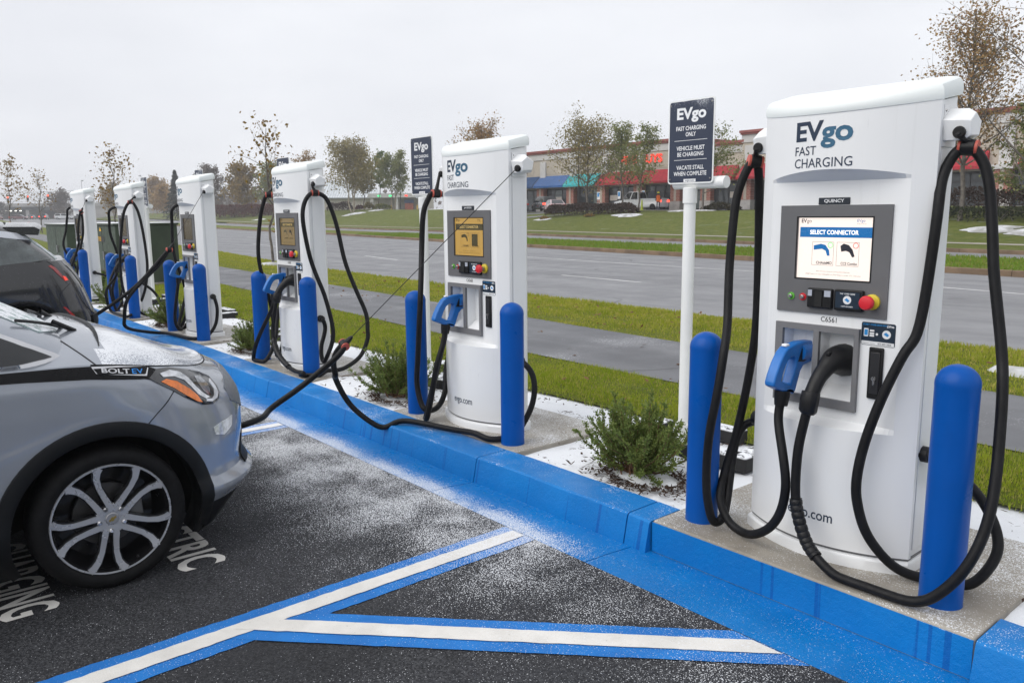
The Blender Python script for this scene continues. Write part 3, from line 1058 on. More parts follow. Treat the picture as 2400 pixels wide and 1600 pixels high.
chargers = [
    build_charger(0, 'white charging station with a bright white lit screen, both plugs in their holsters', 'QUINCY', 'C6561', SCR_ON, True),
    build_charger(1, 'white charging station whose thin wire pulls the cable of the grey hatchback', 'JANESSA', 'C6568', SCR_DIM, False),
    build_charger(2, 'white charging station with dim amber screen between the two charging cars, both plugs holstered', 'JOCELYN', 'C6560', SCR_DIM3, True),
    build_charger(3, 'white charging station whose thin wire reaches to the black car\'s cable', 'MILA', None, SCR_OFF, False),
    build_charger(4, 'white charging station standing in front of the green cabinet with yellow numbers', None, None, SCR_OFF, True),
    build_charger(5, 'white charging station at the far end of the row by the green utility box', None, None, SCR_OFF, True),
]

# ------------------------------------------------------------------ bollards
M_BOL = surf('bollard_blue', (.0004, .074, .34), .34, var=.04, vs=3, coat=.0, spec=.18, bump=.02, bs=30, grime=.25)
WHICH = ['charger with the bright screen', 'charger wired to the grey hatchback', 'dim amber-screen charger', 'charger wired to the black car', 'charger before the green cabinet', 'last charger of the row']


def bollard():
    o = empty('bollard', (0, 0, 0), 0, 'blue bollard', 'bollard', 'blue bollards guarding the chargers')
    r = .0825
    prof = [(0, 0), (r + .001, 0), (r, .01), (r, .915)]
    MB().lathe(prof + [(0, .915)], 32).build('sleeve', M_BOL, o, 30)
    dome = [(r + .0008, .908)] + [((r + .0008) * math.cos(R(a)), .918 + .078 * math.sin(R(a))) for a in range(0, 90, 10)] + [(0.001, .9965)]
    MB().lathe(dome, 32).build('dome_cap', M_BOL, o, 40)
    return o


proto = bollard()
first = True
for i in range(6):
    for s in (-1, 1):
        o = proto if first else copy_tree(proto)
        first = False
        o.location = (CH_X[i] + .6 * s, CH_Y[i], .004)
        o['label'] = 'glossy blue domed bollard on the sign side of the ' + WHICH[i] if s < 0 else 'glossy blue domed bollard on the lot-entry side of the ' + WHICH[i]
        o['label'] = ('glossy blue domed bollard at the plug-holster side of the ' if s < 0 else 'glossy blue domed bollard at the door-handle side of the ') + WHICH[i]

# ------------------------------------------------------------------ parking signs on plastic posts
M_PVC = surf('pvc_white', (.80, .81, .80), .4, var=.03)
M_SIGN = surf('sign_navy', (.020, .030, .060), .42, var=.08, snow=0)
M_RUB = surf('rubber_base', (.015, .015, .016), .8, var=.3, snow=.55, ss=14)


def sign_mat():
    k = NT('sign_navy_snowy')
    x, y, z = k.sep()
    c = k.mix(k.noise(4, 4), (.018, .028, .056), (.026, .037, .070))
    m = k.math('MULTIPLY', k.rng(z, 2.20, 2.36), k.rng(k.noise(5, 3), .35, .6))
    f = k.math('GREATER_THAN', k.noise(190, 3, .6), k.lin(m, 0, 1, .74, .50))
    k.set(Base_Color=k.mix(k.math('MULTIPLY', f, .8), c, SNOW), Roughness=.45)
    return k.m


M_SIGNS = sign_mat()


def parking_sign(x, y, label, extra_pipe):
    o = empty('parking_sign', (x, y, 0), 0, label, 'sign', 'charging-only signs behind the chargers')
    post = MB().lathe([(0, .02), (.041, .02), (.041, 1.70), (0, 1.70)], 20).build('post', M_PVC, o, 30)
    MB().lathe([(0, 1.66), (.048, 1.66), (.048, 1.76), (.043, 1.765), (0, 1.765)], 20).build('post_collar', M_PVC, o, 30)
    MB().lathe([(0, .0), (.085, .0), (.085, .03), (.06, .045), (.06, .12), (0, .12)], 20).build('post_foot', M_PVC, o, 30)
    MB().tube([(-.16, .045, 1.795), (.26 if extra_pipe else .16, .045, 1.795)], .040, 16).build('cross_pipe', M_PVC, o, 30)
    z0, z1, hw = 1.790, 2.345, .188
    bd = MB().prism(rrect(-hw, hw, z0, z1, .022), lambda a, b, t: (a, -.008 + t, b), 0, .005).build('sign_board', M_PVC, o, 20)
    MB().prism(rrect(-hw + .009, hw - .009, z0 + .010, z1 - .010, .016), lambda a, b, t: (a, -.0092 + t, b), 0, .001).build('sign_face', M_SIGNS, bd, 0)
    F = lambda z: (lambda a, b: (a, -.0102, z + b))
    fit_letter('EVgo', -.118, .122, 2.193, 2.292, lambda a, b: (a, -.0102, b), M_PRINTW, bd, .035, 'sign_lettering')
    for z_, wd, w_ in ((2.143, 'FAST CHARGING', .122), (2.103, 'ONLY', .042), (2.012, 'VEHICLE MUST', .116), (1.972, 'BE CHARGING', .108), (1.884, 'VACATE STALL', .113), (1.844, 'WHEN COMPLETE', .136)):
        fit_letter(wd, -w_, w_, z_, z_ + .0285, lambda a, b: (a, -.0102, b), M_PRINTW, bd, .020, 'sign_lettering')
    for zz in (2.076, 1.948):
        MB().box(-.135, .135, -.0106, -.0094, zz, zz + .0028).build('sign_rule', M_PRINTW, bd, 0)
    MB().box(-.050, .050, -.0106, -.0094, 1.801, 1.822).build('sign_web_strip', M_PRINTW, bd, 0)
    letter('evgo.com', .0195, lambda a, b: (a, -.0109, 1.806 + b), M_NAVY, bd, 0, 'CENTER', 'sign_lettering', res=2)
    for sx in (-1, 1):
        for zz in (z0 + .032, z1 - .032):
            MB().lathe([(0, 0), (.006, 0), (.005, -.004), (0, -.004)], 8, (sx * (hw - .022), -.0094, zz), 'y').build('rivet', M_STEEL, bd)
    # weighted rubber feet
    for dx, dy, w, d in ((.30, -.22, .62, .13), (.05, .28, .5, .14), (-.28, -.05, .14, .42), (.62, -.02, .14, .5)):
        if dy < .2 or True:
            MB().box(dx - w / 2, dx + w / 2, dy - d / 2, dy + d / 2, -.03, .075).build('rubber_foot', M_RUB, o, 20, bevel=.015)
    return o


parking_sign(-2.205, 1.14, 'navy charging-only sign on white post beside the bright-screen charger', True)
parking_sign(-5.42, 1.12, 'navy charging-only sign on white post beside the charger with the taut wire', False)
parking_sign(-8.80, 1.22, 'navy charging-only sign mostly hidden behind the dim amber-screen charger', False)
parking_sign(-12.05, 1.25, 'navy charging-only sign peeking over the charger wired to black car', False)
parking_sign(-15.15, 1.27, 'navy charging-only sign on white post by the green cabinet charger', False)
# ------------------------------------------------------------------ charging cables (centre lines, metres)
CABLES = {
    '0_ccs': [(-0.2, 0.22, 0.54), (-0.13, 0.23, 0.535), (-0.079, 0.26, 0.488), (-0.004, 0.27, 0.422), (0.055, 0.28, 0.343), (0.102, 0.27, 0.25), (0.115, 0.24, 0.171), (0.081, 0.2, 0.079), (0.031, 0.17, 0.029), (-0.046, 0.14, 0.024), (-0.12, 0.11, 0.024), (-0.222, 0.05, 0.066), (-0.31, -0.01, 0.188), (-0.355, -0.03, 0.322), (-0.368, -0.03, 0.442), (-0.351, -0.01, 0.61), (-0.302, 0.02, 0.816), (-0.245, 0.06, 0.999), (-0.203, 0.1, 1.122), (-0.181, 0.13, 1.527), (-0.188, 0.17, 1.713), (-0.175, 0.2, 1.796), (-0.155, 0.22, 1.837), (-0.138, 0.23, 1.847), (-0.109, 0.235, 1.848), (-0.074, 0.24, 1.81), (-0.044, 0.24, 1.745), (-0.019, 0.23, 1.64), (0.008, 0.21, 1.482), (0.03, 0.19, 1.347), (0.094, 0.15, 1.057), (0.127, 0.1, 0.903), (0.148, 0.05, 0.708), (0.163, 0, 0.555), (0.164, -0.05, 0.4), (0.137, -0.1, 0.262), (0.082, -0.13, 0.149), (-0.005, -0.15, 0.052), (-0.12, -0.16, 0.024), (-0.241, -0.16, 0.024), (-0.353, -0.16, 0.024), (-0.464, -0.14, 0.068), (-0.539, -0.12, 0.126), (-0.591, -0.11, 0.236), (-0.615, -0.1, 0.345), (-0.618, -0.09, 0.519), (-0.604, -0.075, 0.655), (-0.588, -0.068, 0.745)],
    '0_chademo': [(-1.047, 0.25, 0.522), (-1.108, 0.22, 0.49), (-1.122, 0.17, 0.407), (-1.103, 0.11, 0.278), (-1.071, 0.04, 0.146), (-1.044, -0.03, 0.071), (-1.051, -0.08, 0.049), (-1.062, -0.11, 0.086), (-1.084, -0.12, 0.203), (-1.09, -0.12, 0.353), (-1.078, -0.12, 0.526), (-1.049, -0.11, 0.718), (-1.051, -0.06, 0.939), (-1.094, 0.02, 1.05), (-1.15, 0.1, 1.299), (-1.16, 0.13, 1.502), (-1.16, 0.16, 1.681), (-1.128, 0.19, 1.809), (-1.101, 0.21, 1.846), (-1.091, 0.23, 1.816), (-1.098, 0.26, 1.664), (-1.1, 0.28, 1.333), (-1.098, 0.28, 1.046), (-1.103, 0.27, 0.894), (-1.117, 0.24, 0.675), (-1.124, 0.18, 0.461), (-1.12, 0.1, 0.31), (-1.099, 0.02, 0.187), (-1.063, -0.02, 0.118), (-0.992, -0.05, 0.059), (-0.894, -0.07, 0.04), (-0.806, -0.1, 0.071), (-0.725, -0.11, 0.135), (-0.675, -0.11, 0.231), (-0.658, -0.11, 0.356), (-0.684, -0.1, 0.486), (-0.748, -0.05, 0.64), (-0.746, -0.03, 0.75)],
    '1_ccs': [(-3.134, 0.38, 0.54), (-3.074, 0.38, 0.535), (-3.001, 0.4, 0.471), (-2.957, 0.39, 0.373), (-2.946, 0.36, 0.258), (-2.946, 0.3, 0.161), (-2.974, 0.2, 0.03), (-3.034, 0.03, 0.024), (-3.182, 0.02, 0.054), (-3.442, -0.01, 0.024), (-3.859, -0.1, 0.024), (-3.973, -0.22, -0.054), (-4.058, -0.34, 0.029), (-4.149, -0.44, 0.145), (-4.157, -0.52, 0.284), (-4.155, -0.57, 0.406), (-4.03, -0.62, 0.424), (-4.028, -0.64, 0.52), (-3.984, -0.64, 0.603), (-3.91, -0.63, 0.668), (-3.882, -0.62, 0.682), (-3.863, -0.64, 0.649), (-3.898, -0.69, 0.582), (-4.001, -0.79, 0.467), (-4.077, -0.92, 0.352), (-4.149, -1.09, 0.236), (-4.003, -1.19, 0.225), (-3.891, -1.34, 0.229), (-3.984, -1.46, 0.2), (-4.534, -1.56, 0.25), (-4.754, -1.79, 0.45), (-4.654, -2.09, 0.66)],
    '1_chademo': [(-3.934, 0.4, 0.54), (-3.994, 0.39, 0.5), (-3.96, 0.32, 0.34), (-3.867, 0.24, 0.197), (-3.885, 0.18, 0.085), (-3.854, 0.06, 0.085), (-3.909, 0.04, 0.137), (-3.96, 0.04, 0.295), (-3.934, 0.04, 0.513), (-3.904, 0.06, 1), (-4.034, 0.166, 1.309), (-4.034, 0.188, 1.597), (-4.014, 0.227, 1.716), (-3.994, 0.263, 1.759), (-3.964, 0.41, 1.7), (-3.974, 0.43, 1.3), (-3.984, 0.41, 0.9), (-3.906, 0.28, 0.655), (-3.837, 0.16, 0.429), (-3.821, 0.07, 0.197), (-3.847, 0.04, 0.024), (-3.797, 0.02, 0.045), (-3.741, 0.03, 0.234), (-3.697, 0.05, 0.463), (-3.682, 0.11, 0.64), (-3.68, 0.13, 0.75)],
    '2_ccs': [(-6.317, 0.408, 0.54), (-6.257, 0.408, 0.535), (-6.247, 0.425, 0.464), (-6.247, 0.409, 0.379), (-6.237, 0.369, 0.277), (-6.217, 0.354, 0.173), (-6.167, 0.355, 0.115), (-6.117, 0.374, 0.194), (-6.117, 0.419, 0.286), (-6.117, 0.444, 0.39), (-6.137, 0.446, 0.516), (-6.197, 0.41, 0.79), (-6.257, 0.348, 1.022), (-6.267, 0.293, 1.224), (-6.267, 0.244, 1.55), (-6.267, 0.266, 1.711), (-6.257, 0.319, 1.799), (-6.247, 0.368, 1.819), (-6.237, 0.433, 1.808), (-6.217, 0.501, 1.743), (-6.167, 0.563, 1.497), (-6.117, 0.611, 1.134), (-6.037, 0.685, 0.833), (-5.977, 0.755, 0.597), (-5.937, 0.742, 0.433), (-5.937, 0.738, 0.336), (-5.937, 0.653, 0.174), (-5.957, 0.505, 0.077), (-5.977, 0.398, 0.052), (-5.985, 0.288, 0.059), (-5.967, 0.188, 0.024), (-6.097, 0.058, 0.024), (-5.995, 0.048, 0.065), (-6.205, 0.058, 0.052), (-6.417, 0.068, 0.079), (-6.631, 0.068, 0.175), (-6.76, 0.078, 0.357), (-6.717, 0.098, 0.63), (-6.705, 0.12, 0.745)],
    '2_chademo': [(-7.117, 0.428, 0.54), (-7.187, 0.408, 0.45), (-7.217, 0.388, 0.2), (-7.257, 0.348, 0.04), (-7.297, 0.328, 0.1), (-7.297, 0.308, 0.6), (-7.267, 0.179, 1.107), (-7.247, 0.212, 1.549), (-7.217, 0.246, 1.724), (-7.177, 0.294, 1.825), (-7.147, 0.448, 1.7), (-7.157, 0.458, 1.3), (-7.167, 0.438, 0.9), (-7.145, 0.308, 0.498), (-7.075, 0.248, 0.304), (-7.037, 0.168, 0.134), (-7.06, 0.088, 0.024), (-7.177, 0.058, 0.024), (-7.25, 0.048, 0.024), (-7.194, 0.048, 0.162), (-7.077, 0.068, 0.334), (-6.865, 0.138, 0.64), (-6.863, 0.158, 0.75)],
    '3_ccs': [(-9.417, 0.407, 0.54), (-9.357, 0.407, 0.535), (-9.317, 0.422, 0.391), (-9.317, 0.393, 0.197), (-9.317, 0.303, 0.068), (-9.267, 0.207, 0.03), (-9.317, 0.057, 0.024), (-9.817, 0.007, 0.024), (-10.117, -0.113, 0.03), (-9.517, -0.649, 0.21), (-9.467, -0.684, 0.358), (-9.437, -0.665, 0.528), (-9.417, -0.598, 0.652), (-9.397, -0.439, 0.817), (-9.377, -0.254, 0.994), (-9.367, -0.145, 1.142), (-9.367, -0.117, 1.182), (-9.367, -0.167, 1.143), (-9.367, -0.301, 0.997), (-9.417, -0.502, 0.773), (-9.467, -0.775, 0.557), (-9.517, -1.034, 0.393), (-9.617, -1.125, 0.332)],
    '3_chademo': [(-10.217, 0.427, 0.54), (-10.287, 0.407, 0.45), (-10.317, 0.307, 0.15), (-10.337, 0.237, 0.04), (-10.317, 0.347, 0.1), (-10.337, 0.357, 0.6), (-10.337, 0.235, 1.081), (-10.337, 0.242, 1.526), (-10.287, 0.252, 1.716), (-10.247, 0.427, 1.75), (-10.257, 0.457, 1.4), (-10.267, 0.437, 0.9), (-10.277, 0.307, 0.4), (-10.217, 0.187, 0.1), (-10.067, 0.185, 0.06), (-10.037, 0.127, 0.079), (-10.007, 0.084, 0.238), (-9.965, 0.137, 0.64), (-9.963, 0.157, 0.75)],
    '4_ccs': [(-12.537, 0.401, 0.54), (-12.477, 0.381, 0.531), (-12.387, 0.503, 0.409), (-12.337, 0.582, 0.226), (-12.337, 0.548, 0.062), (-12.337, 0.402, 0.024), (-12.387, 0.279, 0.08), (-12.517, 0.159, 0.244), (-12.537, 0.1, 0.396), (-12.537, 0.073, 0.665), (-12.537, 0.089, 1.032), (-12.487, 0.151, 1.541), (-12.477, 0.204, 1.728), (-12.467, 0.256, 1.812), (-12.457, 0.289, 1.829), (-12.437, 0.329, 1.803), (-12.407, 0.379, 1.655), (-12.377, 0.412, 1.378), (-12.357, 0.433, 0.995), (-12.357, 0.426, 0.729), (-12.437, 0.39, 0.428), (-12.587, 0.311, 0.151), (-12.238, 0.071, 0.052), (-12.664, 0.051, 0.024), (-13.137, 0.044, 0.024), (-13.137, -0.019, 0.194), (-13.087, -0.034, 0.413), (-12.937, 0.091, 0.63), (-12.925, 0.113, 0.745)],
    '4_chademo': [(-13.337, 0.421, 0.54), (-13.407, 0.401, 0.4), (-13.337, 0.181, 0.05), (-13.237, 0.106, 0.129), (-13.237, 0.072, 0.318), (-13.287, 0.081, 0.547), (-13.457, 0.281, 0.9), (-13.457, 0.191, 1.309), (-13.437, 0.19, 1.539), (-13.397, 0.203, 1.722), (-13.367, 0.421, 1.75), (-13.377, 0.451, 1.4), (-13.387, 0.431, 0.9), (-13.437, 0.281, 0.3), (-13.137, 0.102, 0.2), (-13.117, 0.064, 0.404), (-13.085, 0.131, 0.64), (-13.083, 0.151, 0.75)],
    '5_ccs': [(-15.746, 0.401, 0.54), (-15.666, 0.503, 0.508), (-15.646, 0.577, 0.469), (-15.546, 0.881, 0.2), (-15.526, 0.681, 0.03), (-15.546, 0.381, 0.03), (-15.746, 0.051, 0.024), (-15.846, 0.341, 0.039), (-15.946, 0.209, 0.15), (-15.846, 0.121, 0.306), (-15.726, 0.103, 0.579), (-15.706, 0.182, 0.998), (-15.696, 0.251, 1.275), (-15.686, 0.263, 1.536), (-15.676, 0.251, 1.705), (-15.686, 0.218, 1.623), (-15.696, 0.18, 1.416), (-15.726, 0.171, 1.189), (-15.846, 0.185, 1.064), (-15.946, 0.021, 0.6), (-16.046, 0.001, 0.65), (-16.146, 0.091, 0.63), (-16.134, 0.113, 0.745)],
    '5_chademo': [(-16.546, 0.421, 0.54), (-16.646, 0.381, 0.3), (-16.666, 0.281, 0.6), (-16.666, 0.087, 1.01), (-16.656, 0.154, 1.336), (-16.626, 0.198, 1.626), (-16.606, 0.226, 1.77), (-16.576, 0.441, 1.75), (-16.596, 0.431, 0.9), (-16.546, 0.131, 0.2), (-16.294, 0.131, 0.64), (-16.292, 0.151, 0.75)],
}


def in_poly(p, poly):
    x, y = p
    c = False
    n = len(poly)
    for i in range(n):
        x0, y0 = poly[i]
        x1, y1 = poly[(i + 1) % n]
        if (y0 > y) != (y1 > y) and x < (x1 - x0) * (y - y0) / (y1 - y0) + x0:
            c = not c
    return c


def prism_hole(mb, outer, hole, f3, t0, t1):
    pts = [Vector(p) for p in outer + hole]
    no, nh = len(outer), len(hole)
    ed = [(i, (i + 1) % no) for i in range(no)] + [(no + i, no + (i + 1) % nh) for i in range(nh)]
    v, e, f, *_ = delaunay_2d_cdt(pts, ed, [], 0, 1e-6)
    tri = [t for t in f if in_poly(tuple(sum((v[i] for i in t), Vector((0, 0))) / len(t)), outer) and not in_poly(tuple(sum((v[i] for i in t), Vector((0, 0))) / len(t)), hole)]
    n = len(v)
    vs = [f3(p.x, p.y, t0) for p in v] + [f3(p.x, p.y, t1) for p in v]
    fs = [tuple(t) for t in tri] + [tuple(i + n for i in reversed(t)) for t in tri]
    for a, b in ed:
        fs.append((a, b, b + n, a + n))
    return mb.add(vs, fs)


def chademo_gun(parent, i):
    ox, oy = CH_X[i], CH_Y[i]
    xm = ox - .146
    out = [(.195, .992), (.08, .996), (.02, .990), (-.028, .982), (-.062, .962), (-.10, .915), (-.13, .862), (-.145, .828), (-.140, .812), (-.085, .788), (-.02, .766), (.028, .752), (.045, .768), (.062, .81), (.080, .855), (.105, .880), (.195, .893)]
    hole = [(-.080, .832), (-.060, .878), (-.036, .914), (-.01, .930), (.02, .933), (.042, .922), (.036, .89), (.020, .85), (-.002, .803), (-.035, .812)]
    m = MB()
    f3 = lambda a, b, t: (xm + t, oy + a, b)
    prism_hole(m, out, hole, f3, -.026, .026)
    g = m.build('connector_body', M_CBLUE, parent, 30, bevel=.009, seg=3)
    MB().lathe([(0, .0), (.044, .0), (.046, .06), (.040, .11), (0, .11)], 20, (xm, oy + .085, .943), 'y').build('connector_nose', M_CBLUE, g, 30)
    lab = [(.05, .905), (.08, .965), (.16, .972), (.16, .915), (.10, .900)]
    MB().prism(lab, lambda a, b, t: (xm + .0265 + t, oy + a, b), 0, .0015).build('connector_label', M_BLK, g, 0)
    MB().box(xm - .013, xm + .013, oy - .035, oy - .005, .982, .995).build('release_latch', M_PRINTW, g, 20, bevel=.004)
    MB().tube([(xm, oy - .028, .775), (xm, oy - .030, .755), (xm, oy - .036, .705)], [.036, .036, .030], 12).build('strain_relief', M_BLK, g, 30)


def ccs_gun(parent, i):
    ox, oy = CH_X[i], CH_Y[i]
    P = [(.0435, .207, .918), (.043, .16, .922), (.040, .10, .928), (.036, .055, .918), (.032, .02, .895), (.026, -.02, .860), (.020, -.048, .815), (.015, -.062, .775), (.012, -.066, .760)]
    rad = [.078, .076, .064, .048, .038, .034, .033, .034, .035]
    P = catmull(P, 4)
    rr = np.interp(np.linspace(0, 8, len(P)), range(9), rad)
    g = MB().tube([(x + ox, y + oy, z) for x, y, z in P], list(rr), 16).build('connector_body', M_BLK, parent, 40)
    Q = [(.014, -.058, .800), (.012, -.066, .760), (.010, -.072, .715), (.008, -.075, .700)]
    MB().tube([(x + ox, y + oy, z) for x, y, z in Q], [.041, .043, .041, .030], 10).build('grip_end', M_BLK, g, 30, bevel=.003)
    MB().box(ox + .028, ox + .046, oy + .025, oy + .075, .955, .972).build('release_latch', M_BLK, g, 20, bevel=.004)


CAB_LABEL = {
    '0_ccs': 'thick black cable looping round the bollard of the bright-screen charger to its black plug',
    '0_chademo': 'thick black cable with blue plug beside the bright-screen charger',
    '1_ccs': 'thick black cable running over the blue kerb to the grey hatchback',
    '1_chademo': 'black cable with blue plug on the charger serving the grey hatchback',
    '2_ccs': 'black cable in a wide loop down to the black plug of the amber-screen charger',
    '2_chademo': 'black cable with blue plug on the dim amber-screen charger',
    '3_ccs': 'black cable held up by a wire and reaching down to the black car',
    '3_chademo': 'black cable with blue plug on the charger serving the black car',
    '4_ccs': 'black cable looped over the charger in front of the yellow-numbered cabinet',
    '4_chademo': 'black cable with blue plug on the charger before the yellow-numbered cabinet',
    '5_ccs': 'black cable hanging from the charger at the far end of the row',
    '5_chademo': 'black cable with blue plug on the charger at the far end of the row',
}
M_WIRE = surf('wire_black', (.01, .01, .01), .5)
for key, pts in CABLES.items():
    i = int(key[0])
    ccs = key.endswith('ccs')
    root = empty('charging_cable', pts[0], 0, CAB_LABEL[key], 'cable', 'charging cables')
    off = Vector(pts[0])
    C = catmull(pts, 6)
    C[:, 2] = np.maximum(C[:, 2], np.where(C[:, 1] > -.21, .030, -.124))
    for _ in range(8 if key == '1_ccs' else 2):
        C[1:-1] = (C[:-2] + 2 * C[1:-1] + C[2:]) / 4
    loc = empty('x')
    bpy.data.objects.remove(loc)

    class Par:
        pass
    cab = MB().tube([Vector(p) - off for p in C], .0215, 12).build('cable', M_CABLE, root, 60)
    holder = root
    # connector and clamps are laid out in world metres, so shift them into the root's frame
    before = set(bpy.data.objects)
    if not ccs:
        chademo_gun(root, i)
    elif i not in (1, 3):
        ccs_gun(root, i)
        if i in (0, 2):
            a, b = (len(C) - 36, len(C) - 20) if i == 0 else (len(C) - 26, len(C) - 13)
            seg = C[a:b]
            m = MB()
            L = len(seg)
            Pd = catmull(seg[::3], 8)
            rr = [.0295 if (k % 4) < 3 else .0265 for k in range(len(Pd))]
            m.tube([tuple(p) for p in Pd], rr, 12)
            m.build('ribbed_sleeve', M_BLK, root, 30)
    top = int(np.argmax(C[:, 2])) if i not in (1, 3) or not ccs else None
    if i == 1 and ccs:
        k = int(np.argmin(np.linalg.norm(C - np.array(CABLES[key][20]), axis=1)))
        top = k
    if i == 3 and ccs:
        top = int(np.argmin(np.linalg.norm(C - np.array(CABLES[key][16]), axis=1)))
    if i == 5 and ccs:
        top = int(np.argmin(np.linalg.norm(C - np.array(CABLES[key][14]), axis=1)))
    P0 = Vector(C[top])
    tng = (Vector(C[top + 2]) - Vector(C[top - 2])).normalized()
    MB().tube([P0 - tng * .026, P0 + tng * .026], .034, 14).build('clamp', M_BLK, root, 30, bevel=.004)
    for s in (-1, 1):
        MB().tube([P0 + tng * s * .026, P0 + tng * s * .036], .031, 14).build('clamp_ring', M_ORNG, root, 30)
    sgn = 1 if ccs else -1
    mouth = Vector((CH_X[i] + sgn * .462, CH_Y[i] + .165, 1.905))
    if (mouth - P0).length > .2:
        d = (mouth - P0).normalized()
        MB().tube([P0 + d * .02, P0 + d * .06, P0 + d * .085], [.022, .018, .010], 8).build('clamp_tip', M_BLK, root, 30)
        MB().tube([P0 + d * .07, mouth], .0032, 6).build('retractor_wire', M_WIRE, root, 60)
    else:
        MB().tube([P0 + Vector((0, 0, .02)), (P0 + mouth) / 2 + Vector((0, 0, .005)), mouth], [.018, .013, .011], 8).build('clamp_strap', M_BLK, root, 30)
    for o in set(bpy.data.objects) - before:
        if o.parent is root:
            o.location = -off
# ------------------------------------------------------------------ cars
M_GREY = None


def car_paint(name, col, snow=0., flake=.1, drops=True):
    if name in MATS:
        return MATS[name]
    k = NT(name)
    c = k.mix(k.rng(k.noise(2, 3), .3, .7), tuple(x * .95 for x in col), tuple(x * 1.05 for x in col))
    if drops:
        d = k.n('ShaderNodeTexVoronoi', Scale=55., Vector=k.pos).outputs['Distance']
        f = k.math('MULTIPLY', k.rng(d, .16, .10), k.rng(k.noise(60, 2), .5, .62))
        c = k.mix(k.math('MULTIPLY', f, .35), c, (.55, .57, .60))
    r = .27
    if snow:
        up = k.rng(k.sep(k.geo.outputs['Normal'])[2], .78, .97)
        patch = k.rng(k.noise(3.0, 5, .6), .25, .62)
        m = k.math('MULTIPLY', up, k.math('ADD', k.math('MULTIPLY', patch, .55), .45))
        g = k.noise(150, 3, .6)
        f = k.rng(g, k.lin(m, 0, 1, .74, .74 - .36 * snow), k.lin(m, 0, 1, .82, .84 - .36 * snow))
        c = k.mix(f, c, SNOW)
        r = k.lin(f, 0, 1, .27, .95)
        k.bump(k.math('MULTIPLY', f, g), .25, .006)
    k.set(Base_Color=c, Roughness=r, Metallic=flake, Coat_Weight=.8, Coat_Roughness=.03)
    MATS[name] = k.m
    return k.m


def interp_keys(keys, zs):
    K = np.array(keys, float)
    out = []
    for z in zs:
        out.append([z] + [float(np.interp(z, K[:, 0], K[:, j])) for j in range(1, K.shape[1])])
    return out


def ring_pts(k, zr, Nc=26, Ns=46):
    z, yf, yr, Wd, Lf, nf, Lr, nr = k
    P = []
    for a in np.linspace(0, math.pi / 2, Nc):
        P.append((Wd * max(0, math.sin(a)) ** (2 / nf), yf - Lf * (1 - max(0, math.cos(a)) ** (2 / nf))))
    for y in np.linspace(yf - Lf, yr + Lr, Ns + 2)[1:-1]:
        P.append((Wd, y))
    for a in np.linspace(math.pi / 2, 0, Nc):
        P.append((Wd * max(0, math.sin(a)) ** (2 / nr), yr + Lr * (1 - max(0, math.cos(a)) ** (2 / nr))))
    return [(x, y, z + zr(y, z)) for x, y in P]


class Shell:
    """half-body lofted from plan outlines stacked in height, mirrored; top closed by a crowned lid"""

    def __init__(self, keys, zs, zr, crown, Nc=26, Ns=46, lidn=9, wav=None, pw=2.2):
        self.pw = pw
        self.rings = [ring_pts(k, zr, Nc, Ns) for k in interp_keys(keys, zs)]
        if wav:
            self.rings = [[wav(*p) for p in r] for r in self.rings]
        self.zs = zs
        self.n = len(self.rings[0])
        self.crown = crown
        self.lidn = lidn
        self.bvh = None

    def lid_rows(self):
        rows = []
        for (x, y, z) in self.rings[-1]:
            row = []
            for t in np.linspace(1, -1, 2 * self.lidn + 1):
                row.append((x * t, y, z + self.crown(y) * (1 - abs(t) ** self.pw) * min(1, x / .25)))
            rows.append(row)
        return rows

    def side(self, r0, r1, drop=None):
        m = MB()
        for k in range(r0, r1):
            A, B = self.rings[k], self.rings[k + 1]
            for i in range(self.n - 1):
                c = [(A[i][q] + A[i + 1][q] + B[i][q] + B[i + 1][q]) / 4 for q in range(3)]
                if drop and drop(*c):
                    continue
                m.quad(A[i], A[i + 1], B[i + 1], B[i])
                f = lambda p: (-p[0], p[1], p[2])
                m.quad(f(A[i + 1]), f(A[i]), f(B[i]), f(B[i + 1]))
        return m

    def lid(self, keep=None):
        m = MB()
        rows = self.lid_rows()
        for i in range(len(rows) - 1):
            for j in range(len(rows[0]) - 1):
                a, b, c, d = rows[i][j], rows[i][j + 1], rows[i + 1][j + 1], rows[i + 1][j]
                cy = (a[1] + c[1]) / 2
                if keep and not keep((a[0] + c[0]) / 2, cy):
                    continue
                m.quad(a, b, c, d)
        return m

    def make_bvh(self):
        m = self.side(0, len(self.rings) - 1)
        l = self.lid()
        b = len(m.v)
        self.bvh = BVHTree.FromPolygons([Vector(p) for p in m.v + l.v], m.f + [tuple(i + b for i in f) for f in l.f])


def weld(o):
    bm = bmesh.new()
    bm.from_mesh(o.data)
    bmesh.ops.remove_doubles(bm, verts=bm.verts, dist=.0006)
    bmesh.ops.recalc_face_normals(bm, faces=bm.faces)
    bm.to_mesh(o.data)
    bm.free()
    o.data.shade_smooth()
    o.data.set_sharp_from_angle(angle=R(32))
    return o


def cast(bvh, axis, a, b, s=1):
    if axis == 'x':
        o, d = Vector((3 * s, a, b)), Vector((-s, 0, 0))
    elif axis == 'y':
        o, d = Vector((a, 6 * s, b)), Vector((0, -s, 0))
    elif axis == 'd':      # oblique, from the front corner
        o, d = Vector((a * .5 * 1.0 + 3 * s, 3 + a, b)), Vector((-s, -1, 0)).normalized()
    else:
        o, d = Vector((a, b, 6)), Vector((0, 0, -1))
    h = bvh.ray_cast(o, d)
    if h[0] is None:
        h = bvh.find_nearest(Vector((.9 * s, a, b)) if axis == 'x' else Vector((a, .8 * s, b)) if axis == 'y' else Vector((a, b, 1)))
    p, n = h[0], h[1]
    if n.dot(d) > 0:
        n = -n
    return p, n


